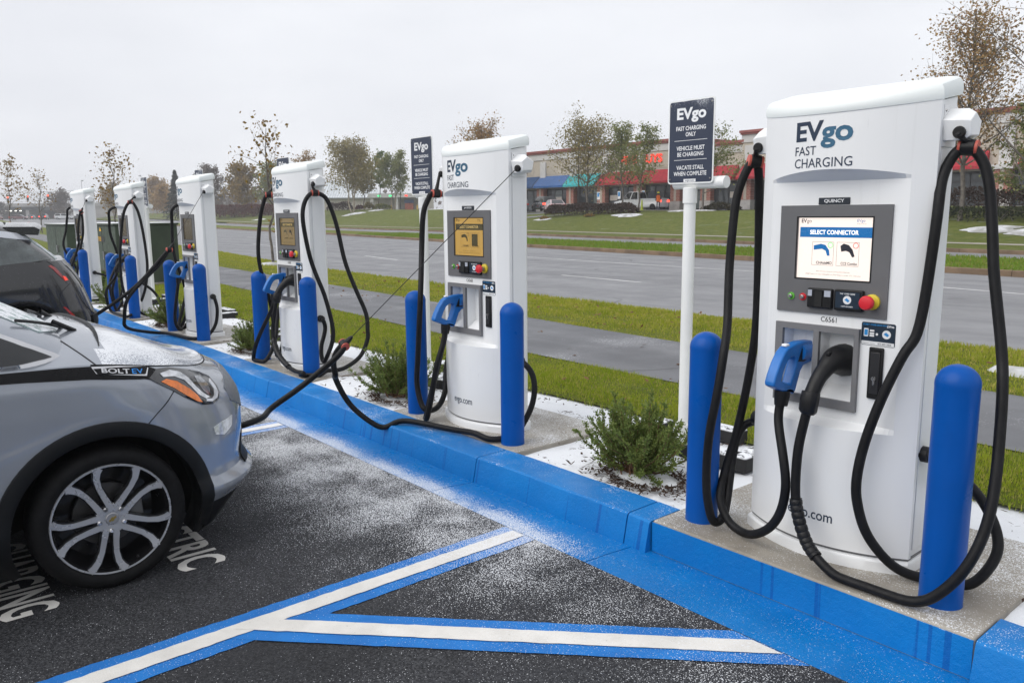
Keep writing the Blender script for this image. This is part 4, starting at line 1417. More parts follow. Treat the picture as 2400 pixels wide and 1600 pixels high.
def panel(name, poly, bvh, mat, parent, off=.004, axis='x', s=1, step=.03, smooth=60):
    """an outline laid onto the body: (y, z) seen from the side or (x, z) from the front; it follows the body's curve"""
    out = []
    n = len(poly)
    for i in range(n):
        a, b = Vector(poly[i]), Vector(poly[(i + 1) % n])
        k = max(1, int((b - a).length / step))
        out += [tuple(a + (b - a) * j / k) for j in range(k)]
    xs_, ys_ = [p[0] for p in out], [p[1] for p in out]
    inner = [(x, y) for x in np.arange(min(xs_), max(xs_), step) for y in np.arange(min(ys_), max(ys_), step) if in_poly((x, y), out) and min((x - p[0]) ** 2 + (y - p[1]) ** 2 for p in out) > (step * .45) ** 2]
    ed = [(i, (i + 1) % len(out)) for i in range(len(out))]
    v, e, f, *_ = delaunay_2d_cdt([Vector(p) for p in out + inner], ed, [], 0, 1e-6)
    tri = [t for t in f if in_poly(tuple(sum((v[i] for i in t), Vector((0, 0))) / 3), out)]
    hit = [cast(bvh, axis, p.x, p.y, s) for p in v]
    nv = len(v)
    top = [h[0] + h[1] * off for h in hit]
    bot = [h[0] - h[1] * .004 for h in hit]
    m = MB()
    fs = [tuple(t) for t in tri]
    for i in range(len(out)):
        j = (i + 1) % len(out)
        fs.append((i, j, nv + j, nv + i))
    m.add(top + bot, fs)
    return m.build(name, mat, parent, smooth)


def seam(name, pts, bvh, mat, parent, r=.004, axis='x', s=1, off=0.):
    P = []
    for a, b in catmull([(p[0], p[1], 0) for p in pts], 8)[:, :2]:
        p, n = cast(bvh, axis, a, b, s)
        P.append(p + n * off)
    return MB().tube(P, r, 6).build(name, mat, parent, 60)


M_TYRE = surf('tyre_rubber', (.006, .006, .0065), .7, var=.25, vs=20, bump=.15, bs=120, spec=.2)
M_RIM = surf('rim_machined', (.44, .45, .47), .30, .5, var=.02, vs=3)
M_RIMD = surf('rim_black', (.010, .010, .011), .22, var=.2)
M_TRIM = surf('trim_black', (.006, .0068, .008), .5, var=.15, vs=6, bump=.08, bs=150, spec=.25)
M_SHUT = surf('shut_line', (.004, .004, .005), .8)
M_CHROME = surf('chrome', (.60, .60, .61), .14, 1., var=.04)
M_GLASS = glassy('car_glass')
M_GOLD = surf('badge_gold', (.42, .30, .08), .3, .8)
M_FROST = surf('frosted_glass', (.33, .42, .41), .7, var=.25, vs=8, snow=.5, ss=20)


def alloy_wheel(parent, x, y, z, s, rt=.343, rr=.266, wd=.21, fancy=True):
    w = empty('wheel', (x, y, z))
    w.parent = parent
    w.rotation_euler = (0, 0, 0 if s > 0 else math.pi)
    tw = wd / 2
    prof = [(rr - .012, -tw + .02), (rr + .012, -tw + .004), (rt - .03, -tw), (rt - .008, -tw + .018), (rt, -tw + .045), (rt, tw - .045), (rt - .008, tw - .018), (rt - .028, tw - .002), (rr + .03, tw), (rr + .010, tw - .006), (rr - .002, tw - .016)]
    t = MB().lathe(prof + [(rr - .012, tw - .03), (rr - .012, -tw + .02)], 72, axis='x')
    t.f = [f for f in t.f if len(f) == 4]
    t.build('tyre', M_TYRE, w, 40)
    b = MB().lathe([(rr - .004, tw - .020), (rr, tw - .012), (rr - .010, tw - .010), (rr - .016, tw - .020), (rr - .022, tw - .05), (rr - .05, -tw + .06), (.02, -tw + .05)], 56, axis='x')
    b.f = [f for f in b.f if len(f) == 4]
    rim = b.build('rim', M_RIMD, w, 40)
    lip = MB().lathe([(rr + .001, tw - .013), (rr - .002, tw - .007), (rr - .009, tw - .008), (rr - .012, tw - .016), (rr + .001, tw - .013)], 64, axis='x')
    lip.f = [f for f in lip.f if len(f) == 4]
    lip.build('rim_lip', M_RIM, rim, 40)
    if not fancy:
        for k in range(5):
            a = 2 * math.pi * k / 5 + .3
            P = [(tw - .03, .03 * math.cos(a), .03 * math.sin(a)), (tw - .02, rr * math.cos(a), rr * math.sin(a))]
            MB().tube(P, [.05, .03], 6).build('spoke', M_RIM, rim, 40)
        return w
    MB().lathe([(0, -.03), (.150, -.03), (.150, -.012), (.07, -.012), (.07, .0), (0, .0)], 40, axis='x').build('brake_disc', surf('disc_iron', (.10, .10, .10), .4, .7), w, 30)
    cp = [(-.155 + .0, .02), (-.13, .10), (-.085, .085), (-.10, .0)]
    MB().prism([(.075, -.02), (.155, -.03), (.150, .05), (.08, .055)], lambda a, b_, t_: (t_, a, b_), -.03, .03).build('caliper', surf('caliper_grey', (.14, .14, .14), .45, .3), w, 30, bevel=.006)
    # five pairs of arms: black behind, machined face in front
    for k in range(5):
        a0 = R(117) + 2 * math.pi * k / 5
        for sg in (-1, 1):
            rad = np.array([.040, .075, .115, .165, .210, .240, .259])
            ang = a0 + sg * np.array([.48, .33, .235, .195, .215, .262, .315])
            hw = np.array([.0125, .0140, .0125, .0118, .0135, .0155, .0165])
            xf = tw + np.array([-.024, -.022, -.024, -.023, -.019, -.014, -.010])
            P = np.stack([rad * np.cos(ang), rad * np.sin(ang)], 1)
            T = np.gradient(P, axis=0)
            T /= np.linalg.norm(T, axis=1)[:, None]
            Nn = np.stack([-T[:, 1], T[:, 0]], 1)
            for nm, mt, dx, kk in (('spoke', M_RIMD, .0, 1.45), ('spoke_face', M_RIM, .0045, 1.)):
                secs = []
                for q in range(7):
                    l_ = P[q] + Nn[q] * hw[q] * kk
                    r_ = P[q] - Nn[q] * hw[q] * kk
                    x1 = xf[q] + dx - (.004 if kk > 1 else 0)
                    x0 = x1 - (.035 if kk > 1 else .006)
                    secs.append([(x0, *l_), (x1, *l_), (x1, *r_), (x0, *r_)])
                MB().loft(secs).build(nm, mt, rim, 30)
        # web that forks the pair at the rim
        for sg in (-1, 1):
            aa = a0 + sg * np.array([.215, .235, .205, .14])
            rq = np.array([.20, .24, .258, .262])
            P = np.stack([rq * np.cos(aa), rq * np.sin(aa)], 1)
            m = MB().tube([(tw - .018, p[0], p[1]) for p in P], [.004, .005, .006, .005], 6).build('spoke_fork', M_RIM, rim, 40)
        al = a0
        MB().lathe([(0, 0), (.0125, 0), (.012, .020), (.007, .026), (0, .026)], 8, (tw - .034, .057 * math.cos(al), .057 * math.sin(al)), 'x').build('lug_nut', M_CHROME, rim, 30)
        MB().lathe([(.011, -.004), (.017, -.004), (.018, .006), (.0165, .006)], 12, (tw - .034, .057 * math.cos(al), .057 * math.sin(al)), 'x').build('lug_seat', M_RIMD, rim, 30)
    hp = []
    for k in range(40):
        a = R(117) + 2 * math.pi * k / 40
        r_ = .058 + .018 * math.cos(5 * (a - R(117) - math.pi / 5)) ** 2 * (1 if math.cos(5 * (a - R(117) - math.pi / 5)) > 0 else .0)
        hp.append((r_ * math.cos(a), r_ * math.sin(a)))
    MB().prism(hp, lambda a, b_, t_: (t_, a, b_), tw - .055, tw - .022).build('hub', M_RIM, rim, 30, bevel=.003)
    cap = MB().lathe([(.0, 0), (.0295, 0), (.0295, .004), (.026, .007), (0, .008)], 28, (tw - .023, 0, 0), 'x').build('centre_cap', surf('cap_silver', (.36, .36, .37), .3, .6), rim, 30)
    bt = [(-.018, -.0045), (-.007, -.0045), (-.007, -.009), (.005, -.009), (.005, -.0045), (.018, -.0045), (.020, .0045), (.007, .0045), (.007, .009), (-.005, .009), (-.005, .0045), (-.016, .0045)]
    ca, sa = math.cos(.5), math.sin(.5)
    MB().prism(bt, lambda a, b_, t_: (t_, a * ca - b_ * sa, a * sa + b_ * ca), tw - .0155, tw - .0135).build('cap_emblem', M_GOLD, cap, 0)
    MB().tube([(tw - .03, .10, -.222), (tw - .015, .096, -.208)], [.006, .004], 8).build('valve', M_BLK, rim, 30)
    return w


def arch_ring(name, bvh, mat, parent, yc, zc, r0, r1, s, a0=-20, a1=200, off=.014, n=44):
    """wheel-arch moulding: an arc laid on the flank with a lip that turns into the wheel house"""
    m = MB()
    secs = []
    for k in range(n + 1):
        a = R(a0 + (a1 - a0) * k / n)
        ca, sa = math.cos(a), math.sin(a)
        sec = []
        for r_, o_ in ((r1, -.006), (r1 - .003, off * .8), (r1 - .012, off), ((r0 + r1) / 2, off * 1.15), (r0 + .010, off), (r0, off * .5)):
            p, nn = cast(bvh, 'x', yc + r_ * ca, zc + r_ * sa, s)
            sec.append(p + nn * o_)
        last = sec[-1]
        sec.append(Vector((last.x - s * .16, yc + (r0 + .003) * ca, zc + (r0 + .003) * sa)))
        secs.append(sec)
    m.loft(secs, False, False, False)
    return m.build(name, mat, parent, 40)


def wheel_house(parent, yc, zc, r, x0, x1):
    m = MB()
    n = 28
    ring = lambda x, rr: [(x, yc + rr * math.cos(math.pi * k / n * 1.2 - .3), zc + rr * math.sin(math.pi * k / n * 1.2 - .3)) for k in range(n + 1)]
    m.loft([ring(x1, r), ring(x0, r)], False, False, False)
    m.add([(x0, yc, zc)] + ring(x0, r), [(0, i + 1, i + 2) for i in range(n)])
    return m.build('wheel_house', surf('wheel_house_black', (.006, .006, .006), .9), parent, 40)


# ---- the grey hatchback (local: front axle at y = 0, nose towards +y, road at z = 0)
def grey_hatch():
    root = empty('parked_hatchback', (-3.622, -2.477, -.150), 0, 'grey electric hatchback with snowy bonnet charging at the blue kerb', 'car')
    P = car_paint('paint_grey', (.315, .34, .38), 0, .38)
    PS = car_paint('paint_grey_snowy', (.34, .37, .42), 1.42, .2)
    Z1 = 1.000
    #        z    yf    yr     W     Lf   nf   Lr   nr
    keys = [(.14, .68, -3.30, .800, .42, 2.6, .45, 3.0),
            (.24, .80, -3.40, .862, .62, 2.5, .50, 3.0),
            (.30, .862, -3.44, .886, .70, 2.45, .55, 3.0),
            (.345, .905, -3.46, .900, .70, 2.50, .58, 3.0),
            (.385, .905, -3.47, .902, .70, 2.50, .60, 3.0),
            (.41, .862, -3.47, .897, .72, 2.45, .60, 3.0),
            (.46, .850, -3.47, .898, .72, 2.42, .60, 3.0),
            (.60, .878, -3.47, .905, .78, 2.32, .60, 3.0),
            (.72, .884, -3.47, .908, .82, 2.26, .60, 3.0),
            (.82, .868, -3.46, .910, .84, 2.20, .60, 3.0),
            (.92, .815, -3.44, .906, .83, 2.12, .60, 3.0),
            (.97, .765, -3.42, .898, .82, 2.06, .60, 3.0),
            (Z1, .715, -3.40, .885, .80, 2.02, .60, 3.0)]
    zs = np.unique(np.round(np.concatenate([np.linspace(.14, .375, 12), np.linspace(.375, .92, 26), np.linspace(.92, Z1, 8)]), 4))

    def zr(y, z):
        t = np.clip((z - .6) / .4, 0, 1)
        return float(t * (.088 * smooth01((.52 - y) / .62) + .085 * np.clip(-y / 3.3, 0, 1.1)))

    drop_ = lambda y: .050 * float(smooth01((y - .34) / .34))
    zr0 = zr
    zr = lambda y, z: zr0(y, z) - drop_(y) * float(np.clip((z - .6) / .4, 0, 1))
    crown = lambda y: float(.118 * smooth01((.78 - y) / .80) + .018)
    B = Shell(keys, zs, zr, crown, lidn=12, pw=3.0)
    B.make_bvh()
    iz = int(np.argmin(abs(zs - .30)))
    zc = .325
    yr_ = -2.735
    drop = lambda x, y, z: abs(x) > .45 and ((y * y + (z - zc) ** 2) < .452 ** 2 or ((y - yr_) ** 2 + (z - zc) ** 2) < .452 ** 2)
    body = weld(B.side(iz, len(zs) - 1, drop).build('body', P, root))
    weld(B.side(0, iz, drop).build('lower_cladding', M_TRIM, root))
    COWL = lambda x: .055 + .10 * (1 - (abs(x) / .9) ** 2)
    hood = weld(B.lid(lambda x, y: y > COWL(x) - .05).build('bonnet', PS, root))
    weld(B.lid(lambda x, y: y <= COWL(x) - .05).build('deck', P, root))
    # shut line along the bonnet edge, fender and bumper joints
    top = [p for p in B.rings[-1]]
    edge = [Vector(p) + Vector((.002, 0, -.002)) for p in top if p[1] > -.04]
    MB().tube(edge, .0042, 6).build('bonnet_gap', M_SHUT, body, 60)
    MB().tube([Vector((-p.x, p.y, p.z)) for p in edge], .0042, 6).build('bonnet_gap', M_SHUT, body, 60)
    for s in (1, -1):
        # black strake with the badge, then the lamp
        strake = [(-.62, 1.097), (-.62, 1.060), (-.30, 1.042), (-.05, 1.022), (.20, .985), (.255, .967), (.285, 1.005), (.22, 1.038), (.10, 1.058), (-.02, 1.077), (-.14, 1.085), (-.30, 1.089)]
        panel('fender_strake', strake, B.bvh, surf('gloss_black', (.005, .005, .006), .22, var=.2, coat=0., spec=.2), root, .004, 'x', s)
        bd = [(-.035, 1.076), (-.018, 1.043), (.055, 1.029), (.165, 1.006), (.205, .997), (.222, 1.028), (.205, 1.038), (.08, 1.062)]
        bz = panel('badge_frame', bd, B.bvh, M_CHROME, root, .0085, 'x', s, .02)
        cx = sum(p[0] for p in bd) / len(bd)
        cy = sum(p[1] for p in bd) / len(bd)
        bi = [(cx + (a - cx) * .945, cy + (b - cy) * .74) for a, b in bd]
        bp = panel('badge_plate', bi, B.bvh, surf('gloss_black', (.005, .005, .006), .22, var=.2, coat=0., spec=.2), bz, .0115, 'x', s, .02)

        def onbody(a, b, y0, z0, sl):
            yy = y0 + a * s if s > 0 else y0 - a
            zz = z0 + b - (yy - y0) * sl
            p, n = cast(B.bvh, 'x', yy, zz, s)
            return p + n * .0135
        if s > 0:
            fit_letter('BOLT', 0, .122, 0, .019, lambda a, b: onbody(a, b, .004, 1.0435, .185), M_CHROME, bp, .02, 'badge_lettering')
            fit_letter('EV', 0, .052, 0, .019, lambda a, b: onbody(a, b, .136, 1.019, .185), surf('badge_blue', (.02, .25, .70), .3), bp, .01, 'badge_lettering')
        # headlamp
        hl = [(.215, .985), (.262, 1.016), (.33, 1.011), (.44, 1.000), (.52, .985), (.575, .955), (.606, .905), (.612, .870), (.590, .842), (.545, .832), (.48, .836), (.40, .866), (.32, .912), (.26, .950)]
        DN = lambda P_: [(a, b - .045 * float(smooth01((a - .30) / .26))) for a, b in P_]
        hl = DN(hl)
        lamp = panel('headlamp', hl, B.bvh, surf('lamp_black', (.03, .031, .034), .1, var=.3, vs=15, coat=1.), root, .006, 'x', s, .022)
        am = [(.270, .958), (.30, .964), (.355, .946), (.415, .914), (.455, .882), (.478, .848), (.45, .852), (.40, .876), (.33, .920)]
        panel('turn_signal', DN(am), B.bvh, surf('amber_lens', (.85, .20, .015), .15, var=.15, vs=40, coat=.8), lamp, .0085, 'x', s, .02)
        ch = [(.272, .994), (.33, .998), (.385, .988), (.425, .962), (.455, .925), (.49, .893), (.53, .868), (.505, .862), (.462, .885), (.430, .920), (.395, .952), (.345, .970), (.285, .975)]
        panel('lamp_chrome', DN(ch), B.bvh, surf('lamp_silver', (.62, .63, .65), .12, .7, var=.2, vs=30), lamp, .009, 'x', s, .016)
        dl = [(.565, .945), (.590, .905), (.597, .872), (.578, .852), (.540, .845), (.505, .850), (.505, .860), (.54, .858), (.566, .868), (.574, .895), (.552, .935)]
        panel('running_light', DN(dl), B.bvh, surf('lamp_clear', (.70, .71, .74), .08, .2, var=.1, vs=30, coat=1.), lamp, .0095, 'x', s, .014)
        pj = [(.468, .972), (.505, .968), (.535, .935), (.545, .900), (.525, .878), (.50, .902), (.478, .935)]
        panel('lamp_projector', DN(pj), B.bvh, surf('lamp_grey', (.30, .31, .33), .08, .5, var=.3, vs=60, coat=1.), lamp, .0085, 'x', s, .014)
        # wheel arch, bumper joint, vent lamp
        arch_ring('arch_moulding', B.bvh, M_TRIM, root, 0, zc, .418, .490, s, -24, 204)
        arch_ring('arch_moulding', B.bvh, M_TRIM, root, yr_, zc, .418, .490, s, -24, 204)
        wheel_house(root, 0, zc, .425, s * .40, s * .86)
        wheel_house(root, yr_, zc, .425, s * .40, s * .86)
        seam('bumper_gap', [(.335, .905), (.29, .86), (.235, .815), (.19, .775)], B.bvh, M_SHUT, body, .0028, 'x', s)
        seam('door_gap', [(-.50, 1.06), (-.535, .85), (-.56, .60), (-.56, .40)], B.bvh, M_SHUT, body, .0035, 'x', s)
        seam('door_gap', [(-1.62, 1.12), (-1.62, .85), (-1.60, .40)], B.bvh, M_SHUT, body, .0035, 'x', s)
        fg = [(.530, .672), (.538, .632), (.595, .614), (.660, .640), (.672, .690), (.60, .686)]
        fgm = panel('reflector_lamp', fg, B.bvh, surf('lens_white', (.66, .68, .70), .1, .2, var=.2, vs=50, coat=1.), root, .006, 'x', s, .02)
        alloy_wheel(root, s * .792, 0, zc + .016, s)
        alloy_wheel(root, s * .792, yr_, zc + .016, s)
        mir = MB().lathe([(0, -.06), (.05, -.05), (.085, 0), (.08, .05), (0, .06)], 16, (s * 1.02, -.62, 1.24), 'y')
        mo = mir.build('door_mirror', P, root, 60)
        MB().tube([(s * .86, -.60, 1.15), (s * .98, -.61, 1.20)], .022, 8).build('mirror_arm', M_TRIM, mo, 40)
    # bumper: grille openings and lower lip
    gr = [(-.62, .76), (-.60, .83), (-.40, .90), (.40, .90), (.60, .83), (.62, .76), (.45, .68), (-.45, .68)]
    panel('upper_grille', gr, B.bvh, surf('grille_grey', (.20, .215, .24), .35, .4, var=.2, vs=60), root, .006, 'y', 1, .05)
    gl = [(-.62, .40), (-.52, .54), (.52, .54), (.62, .40)]
    panel('lower_grille', gl, B.bvh, M_TRIM, root, .006, 'y', 1, .05)
    em = [(-.10, .795), (-.03, .795), (-.03, .77), (.03, .77), (.03, .795), (.10, .795), (.10, .825), (.03, .825), (.03, .85), (-.03, .85), (-.03, .825), (-.10, .825)]
    panel('nose_emblem', em, B.bvh, M_GOLD, root, .016, 'y', 1, .03)
    # charge flap on the far fender takes the plug
    MB().tube([(-1.0, .24, .80), (-.86, .20, .86)], [.03, .055], 12).build('charge_plug', M_BLK, root, 40)
    # greenhouse
    gk = [(1.075, .13, -3.40, .862, .55, 3.0, .70, 3.0),
          (1.12, .06, -3.39, .872, .54, 3.0, .70, 3.0),
          (1.20, -.05, -3.36, .858, .50, 3.0, .65, 3.0),
          (1.30, -.22, -3.31, .825, .48, 3.0, .62, 3.0),
          (1.45, -.50, -3.22, .755, .50, 2.9, .60, 3.0),
          (1.60, -.82, -3.08, .660, .55, 2.7, .55, 3.0),
          (1.66, -1.00, -2.96, .580, .55, 2.6, .50, 3.0)]
    gz = np.concatenate([np.linspace(1.075, 1.20, 5), np.linspace(1.26, 1.66, 11)])
    G = Shell(gk, gz, lambda y, z: 0., lambda y: .035, 22, 40)
    G.make_bvh()
    gh = weld(G.side(0, len(gz) - 1).build('greenhouse', P, root))
    weld(G.lid().build('roof', PS, root))
    ws = [(-.66, 1.225), (-.50, 1.205), (0, 1.20), (.50, 1.205), (.66, 1.225), (.62, 1.40), (.52, 1.60), (0, 1.64), (-.52, 1.60), (-.62, 1.40)]
    panel('windscreen', ws, G.bvh, M_FROST, root, .005, 'y', 1, .06)
    rg = [(-.60, 1.20), (.60, 1.20), (.50, 1.56), (-.50, 1.56)]
    panel('rear_window', rg, G.bvh, M_GLASS, root, .005, 'y', -1, .06)
    for s in (1, -1):
        cfr = [(-.110, 1.100), (-.160, 1.138), (-.26, 1.194), (-.38, 1.257), (-.52, 1.324), (-.52, 1.104), (-.30, 1.099)]
        fr = panel('window_chrome', cfr, G.bvh, M_CHROME, root, .010, 'x', s, .03)
        qg = [(-.178, 1.126), (-.26, 1.172), (-.38, 1.236), (-.56, 1.320), (-.56, 1.122), (-.30, 1.117)]
        panel('quarter_window', qg, G.bvh, M_GLASS, fr, .014, 'x', s, .03)
        for a, b in ((-.58, -1.58), (-1.66, -2.65)):
            sw = [(a, 1.13), (b, 1.155), (b - .02 if b > -2 else b + .25, 1.56 if b > -2 else 1.52), (-.98 if a > -1 else a, 1.585), (a - .02, 1.31 if a > -1 else 1.56)]
            panel('side_window', sw, G.bvh, M_GLASS, root, .006, 'x', s, .06)
        seam('pillar_gap', [(-.012, 1.083), (-.05, 1.125), (-.10, 1.175)], B.bvh, M_SHUT, body, .0035, 'x', s)
    # black cowl and wipers at the foot of the windscreen
    cw = []
    for t in np.linspace(-1, 1, 25):
        x = .70 * t
        p, n = cast(B.bvh, 'z', x, COWL(x) - .045)
        cw.append(p + Vector((0, 0, .004)))
    MB().tube(cw, [.012 * max(.15, 1 - abs(t) ** 4) for t in np.linspace(-1, 1, 25)], 8).build('cowl', M_TRIM, root, 50)
    for x0, x1 in ((.30, .68), (-.35, .25)):
        W1 = []
        for t in np.linspace(0, 1, 8):
            x = x0 + (x1 - x0) * t
            y = .03 - .10 * t + .02 * math.sin(t * 3)
            p, n = cast(G.bvh, 'y', x, 1.165 + .11 * t)
            W1.append(p + n * .022)
        wi = MB().tube(W1, [.010] * 4 + [.008] * 4, 6).build('wiper', M_BLK, root, 50)
        MB().tube([W1[3] + Vector((0, .006, .008)), W1[4] + Vector((0, .02, .01)), W1[2] + Vector((.05, .05, -.02))], .012, 6).build('wiper_arm', M_BLK, wi, 50)
    return root


grey_car = grey_hatch()


# ---- the black hatchback, backed in (local: rear axle at y = 0, tail towards +y)
def black_hatch():
    root = empty('parked_hatchback', (-9.93, -1.84, -.150), 0, 'black hatchback with frosted tailgate backed up to the kerb', 'car')
    P = car_paint('paint_black', (.009, .0095, .011), 0, .0)
    PS = car_paint('paint_black_snowy', (.02, .021, .024), .75, .1)
    PW = surf('pillar_silver', (.50, .52, .56), .3, .2, var=.05, coat=.4)
    keys = [(.16, .66, -3.30, .82, .45, 2.8, .6, 2.6),
            (.28, .80, -3.42, .88, .55, 2.7, .7, 2.5),
            (.42, .87, -3.46, .905, .60, 2.6, .75, 2.4),
            (.56, .885, -3.46, .920, .60, 2.6, .75, 2.4),
            (.66, .850, -3.44, .925, .56, 2.6, .75, 2.4),
            (.80, .800, -3.42, .925, .56, 2.6, .75, 2.4),
            (.95, .745, -3.38, .922, .55, 2.6, .75, 2.3),
            (1.08, .675, -3.32, .905, .54, 2.6, .75, 2.2),
            (1.20, .590, -3.24, .880, .54, 2.6, .75, 2.2)]
    zs = np.round(np.linspace(.16, 1.20, 44), 4)
    zr = lambda y, z: float(np.clip((z - .6) / .6, 0, 1) * (-.05 * smooth01((-y - .6) / .8) + .06 * smooth01((y + .6) / .8) - .16 * smooth01((-y - 2.3) / 1.1)))
    B = Shell(keys, zs, zr, lambda y: .03 + .05 * float(smooth01((-y - 2.2) / .6)))
    B.make_bvh()
    zc = .36
    yf_ = -2.72
    drop = lambda x, y, z: abs(x) > .5 and ((y * y + (z - zc) ** 2) < .44 ** 2 or ((y - yf_) ** 2 + (z - zc) ** 2) < .44 ** 2)
    iz = 8
    body = weld(B.side(iz, 43, drop).build('body', P, root))
    weld(B.side(0, iz, drop).build('lower_cladding', M_TRIM, root))
    weld(B.lid().build('deck', P, root))
    gk = [(1.22, .56, -2.55, .875, .48, 2.6, .9, 2.4),
          (1.36, .42, -2.20, .835, .45, 2.7, .9, 2.4),
          (1.52, .24, -1.85, .765, .42, 2.8, .8, 2.5),
          (1.63, .10, -1.60, .690, .40, 2.8, .7, 2.5),
          (1.665, .02, -1.50, .640, .38, 2.8, .6, 2.5)]
    gz = np.linspace(1.20, 1.665, 15)
    G = Shell(gk, gz, lambda y, z: 0., lambda y: .04, 22, 40)
    G.make_bvh()
    weld(G.side(0, 14).build('greenhouse', P, root))
    weld(G.lid().build('roof', PS, root))
    # roof spoiler with snow, frosted hatch glass
    sp = []
    for t in np.linspace(-1, 1, 13):
        x = .60 * t
        yy = .40 - .10 * t * t
        sp.append([(x, yy - .36, 1.70 - .05 * t * t), (x, yy - .05, 1.695 - .05 * t * t), (x, yy, 1.665 - .05 * t * t), (x, yy - .02, 1.60 - .05 * t * t), (x, yy - .34, 1.62 - .05 * t * t)])
    MB().loft(sp).build('roof_spoiler', PS, root, 40)
    hg = [(-.62, 1.27), (.62, 1.27), (.55, 1.58), (-.55, 1.58)]
    panel('hatch_window', hg, G.bvh, M_FROST, root, .006, 'y', 1, .06)
    hb = [(-.62, .93), (.62, .93), (.66, 1.20), (-.66, 1.20)]
    panel('tailgate', hb, B.bvh, surf('gloss_black_frost', (.012, .012, .014), .2, var=.2, coat=.5, snow=.2, ss=40), root, .006, 'y', 1, .06)
    for s in (1, -1):
        tl = [(.33, 1.215), (.375, 1.185), (.42, 1.12), (.46, 1.06), (.44, 1.05), (.39, 1.11), (.345, 1.17), (.30, 1.205)]
        lamp = panel('tail_lamp', tl, B.bvh, surf('lens_red_dim', (.30, .02, .02), .12, var=.2, vs=30, coat=1.), root, .006, 'x', s, .03)
        tr = [(.440, 1.085), (.470, 1.075), (.495, 1.035), (.460, 1.03)]
        panel('tail_lamp_lit', tr, B.bvh, surf('lens_red_lit', (.6, .03, .02), .15, emis=(1., .09, .05), es=.45), lamp, .009, 'x', s, .03)
        rf = [(.40, .74), (.43, .735), (.52, .625), (.495, .615)]
        panel('bumper_reflector', rf, B.bvh, surf('reflector_red', (.42, .015, .015), .2, coat=.8), root, .006, 'x', s, .03)
        arch_ring('arch_moulding', B.bvh, surf('gloss_black', (.005, .005, .006), .22, var=.2, coat=0., spec=.2), root, 0, zc, .425, .475, s, -24, 204, .010)
        arch_ring('arch_moulding', B.bvh, surf('gloss_black', (.005, .005, .006), .22, var=.2, coat=0., spec=.2), root, yf_, zc, .425, .475, s, -24, 204, .010)
        wheel_house(root, 0, zc, .43, s * .40, s * .87)
        wheel_house(root, yf_, zc, .43, s * .40, s * .87)
        sw = [(.10, 1.255), (.36, 1.275), (.20, 1.40), (.02, 1.515), (-.80, 1.56), (-.80, 1.20), (-.30, 1.215)]
        panel('side_window', sw, G.bvh, surf('frosted_side_glass', (.085, .10, .10), .25, var=.35, vs=5, coat=.5), root, .006, 'x', s, .05)
        sw = [(-.85, 1.195), (-.85, 1.56), (-1.60, 1.52), (-2.0, 1.18)]
        panel('side_window', sw, G.bvh, surf('frosted_side_glass', (.085, .10, .10), .25, var=.35, vs=5, coat=.5), root, .006, 'x', s, .06)
        pil = [(.20, 1.49), (.06, 1.575), (-.30, 1.632), (-1.2, 1.64), (-1.2, 1.57), (-.30, 1.562), (.02, 1.512)]
        panel('roof_rail', pil, G.bvh, PW, root, .008, 'x', s, .05)
        seam('hatch_gap', [(.20, 1.32), (.33, 1.235), (.40, 1.15)], B.bvh, M_SHUT, body, .004, 'x', s)
        seam('bumper_gap', [(.52, 1.0), (.40, .90), (.36, .78), (.30, .65)], B.bvh, M_SHUT, body, .003, 'x', s)
        alloy_wheel(root, s * .80, 0, zc, s, .358, .27, .17, False)
        alloy_wheel(root, s * .80, yf_, zc, s, .358, .27, .17, False)
    bp = [(-.70, .40), (.70, .40), (.72, .60), (-.72, .60)]
    panel('rear_bumper', bp, B.bvh, M_TRIM, root, .02, 'y', 1, .06)
    MB().tube([(.62, .80, .44), (.60, .70, .46)], [.05, .06], 12).build('charge_plug', M_BLK, root, 40)
    return root


black_car = black_hatch()
# ------------------------------------------------------------------ grass, mulch, shrubs, trees
def leaf_mat(name, cols, scale=1.2, rough=.7):
    if name in MATS:
        return MATS[name]
    k = NT(name)
    n = k.noise(scale, 3, .6)
    n2 = k.noise(scale * 9, 2, .5)
    c = k.mix(k.rng(n, .35, .65), cols[0], cols[1])
    c = k.mix(k.rng(n2, .5, .68), c, cols[2])
    k.set(Base_Color=c, Roughness=rough)
    k.b.inputs['Specular IOR Level'].default_value = .25
    tr = k.n('ShaderNodeBsdfTranslucent', Color=c)        # thin leaves let light through
    mx = k.n('ShaderNodeMixShader', i0=.42, i1=k.b.outputs[0], i2=tr.outputs[0])
    k.t.links.new(mx.outputs[0], k.t.nodes['Material Output'].inputs['Surface'])
    MATS[name] = k.m
    return k.m


M_BLADE = leaf_mat('grass_blade', ((.26, .35, .020), (.36, .42, .034), (.54, .46, .14)), 3.)
M_BLADE2 = leaf_mat('grass_blade_road', ((.27, .33, .024), (.38, .40, .042), (.56, .46, .15)), 1.6)


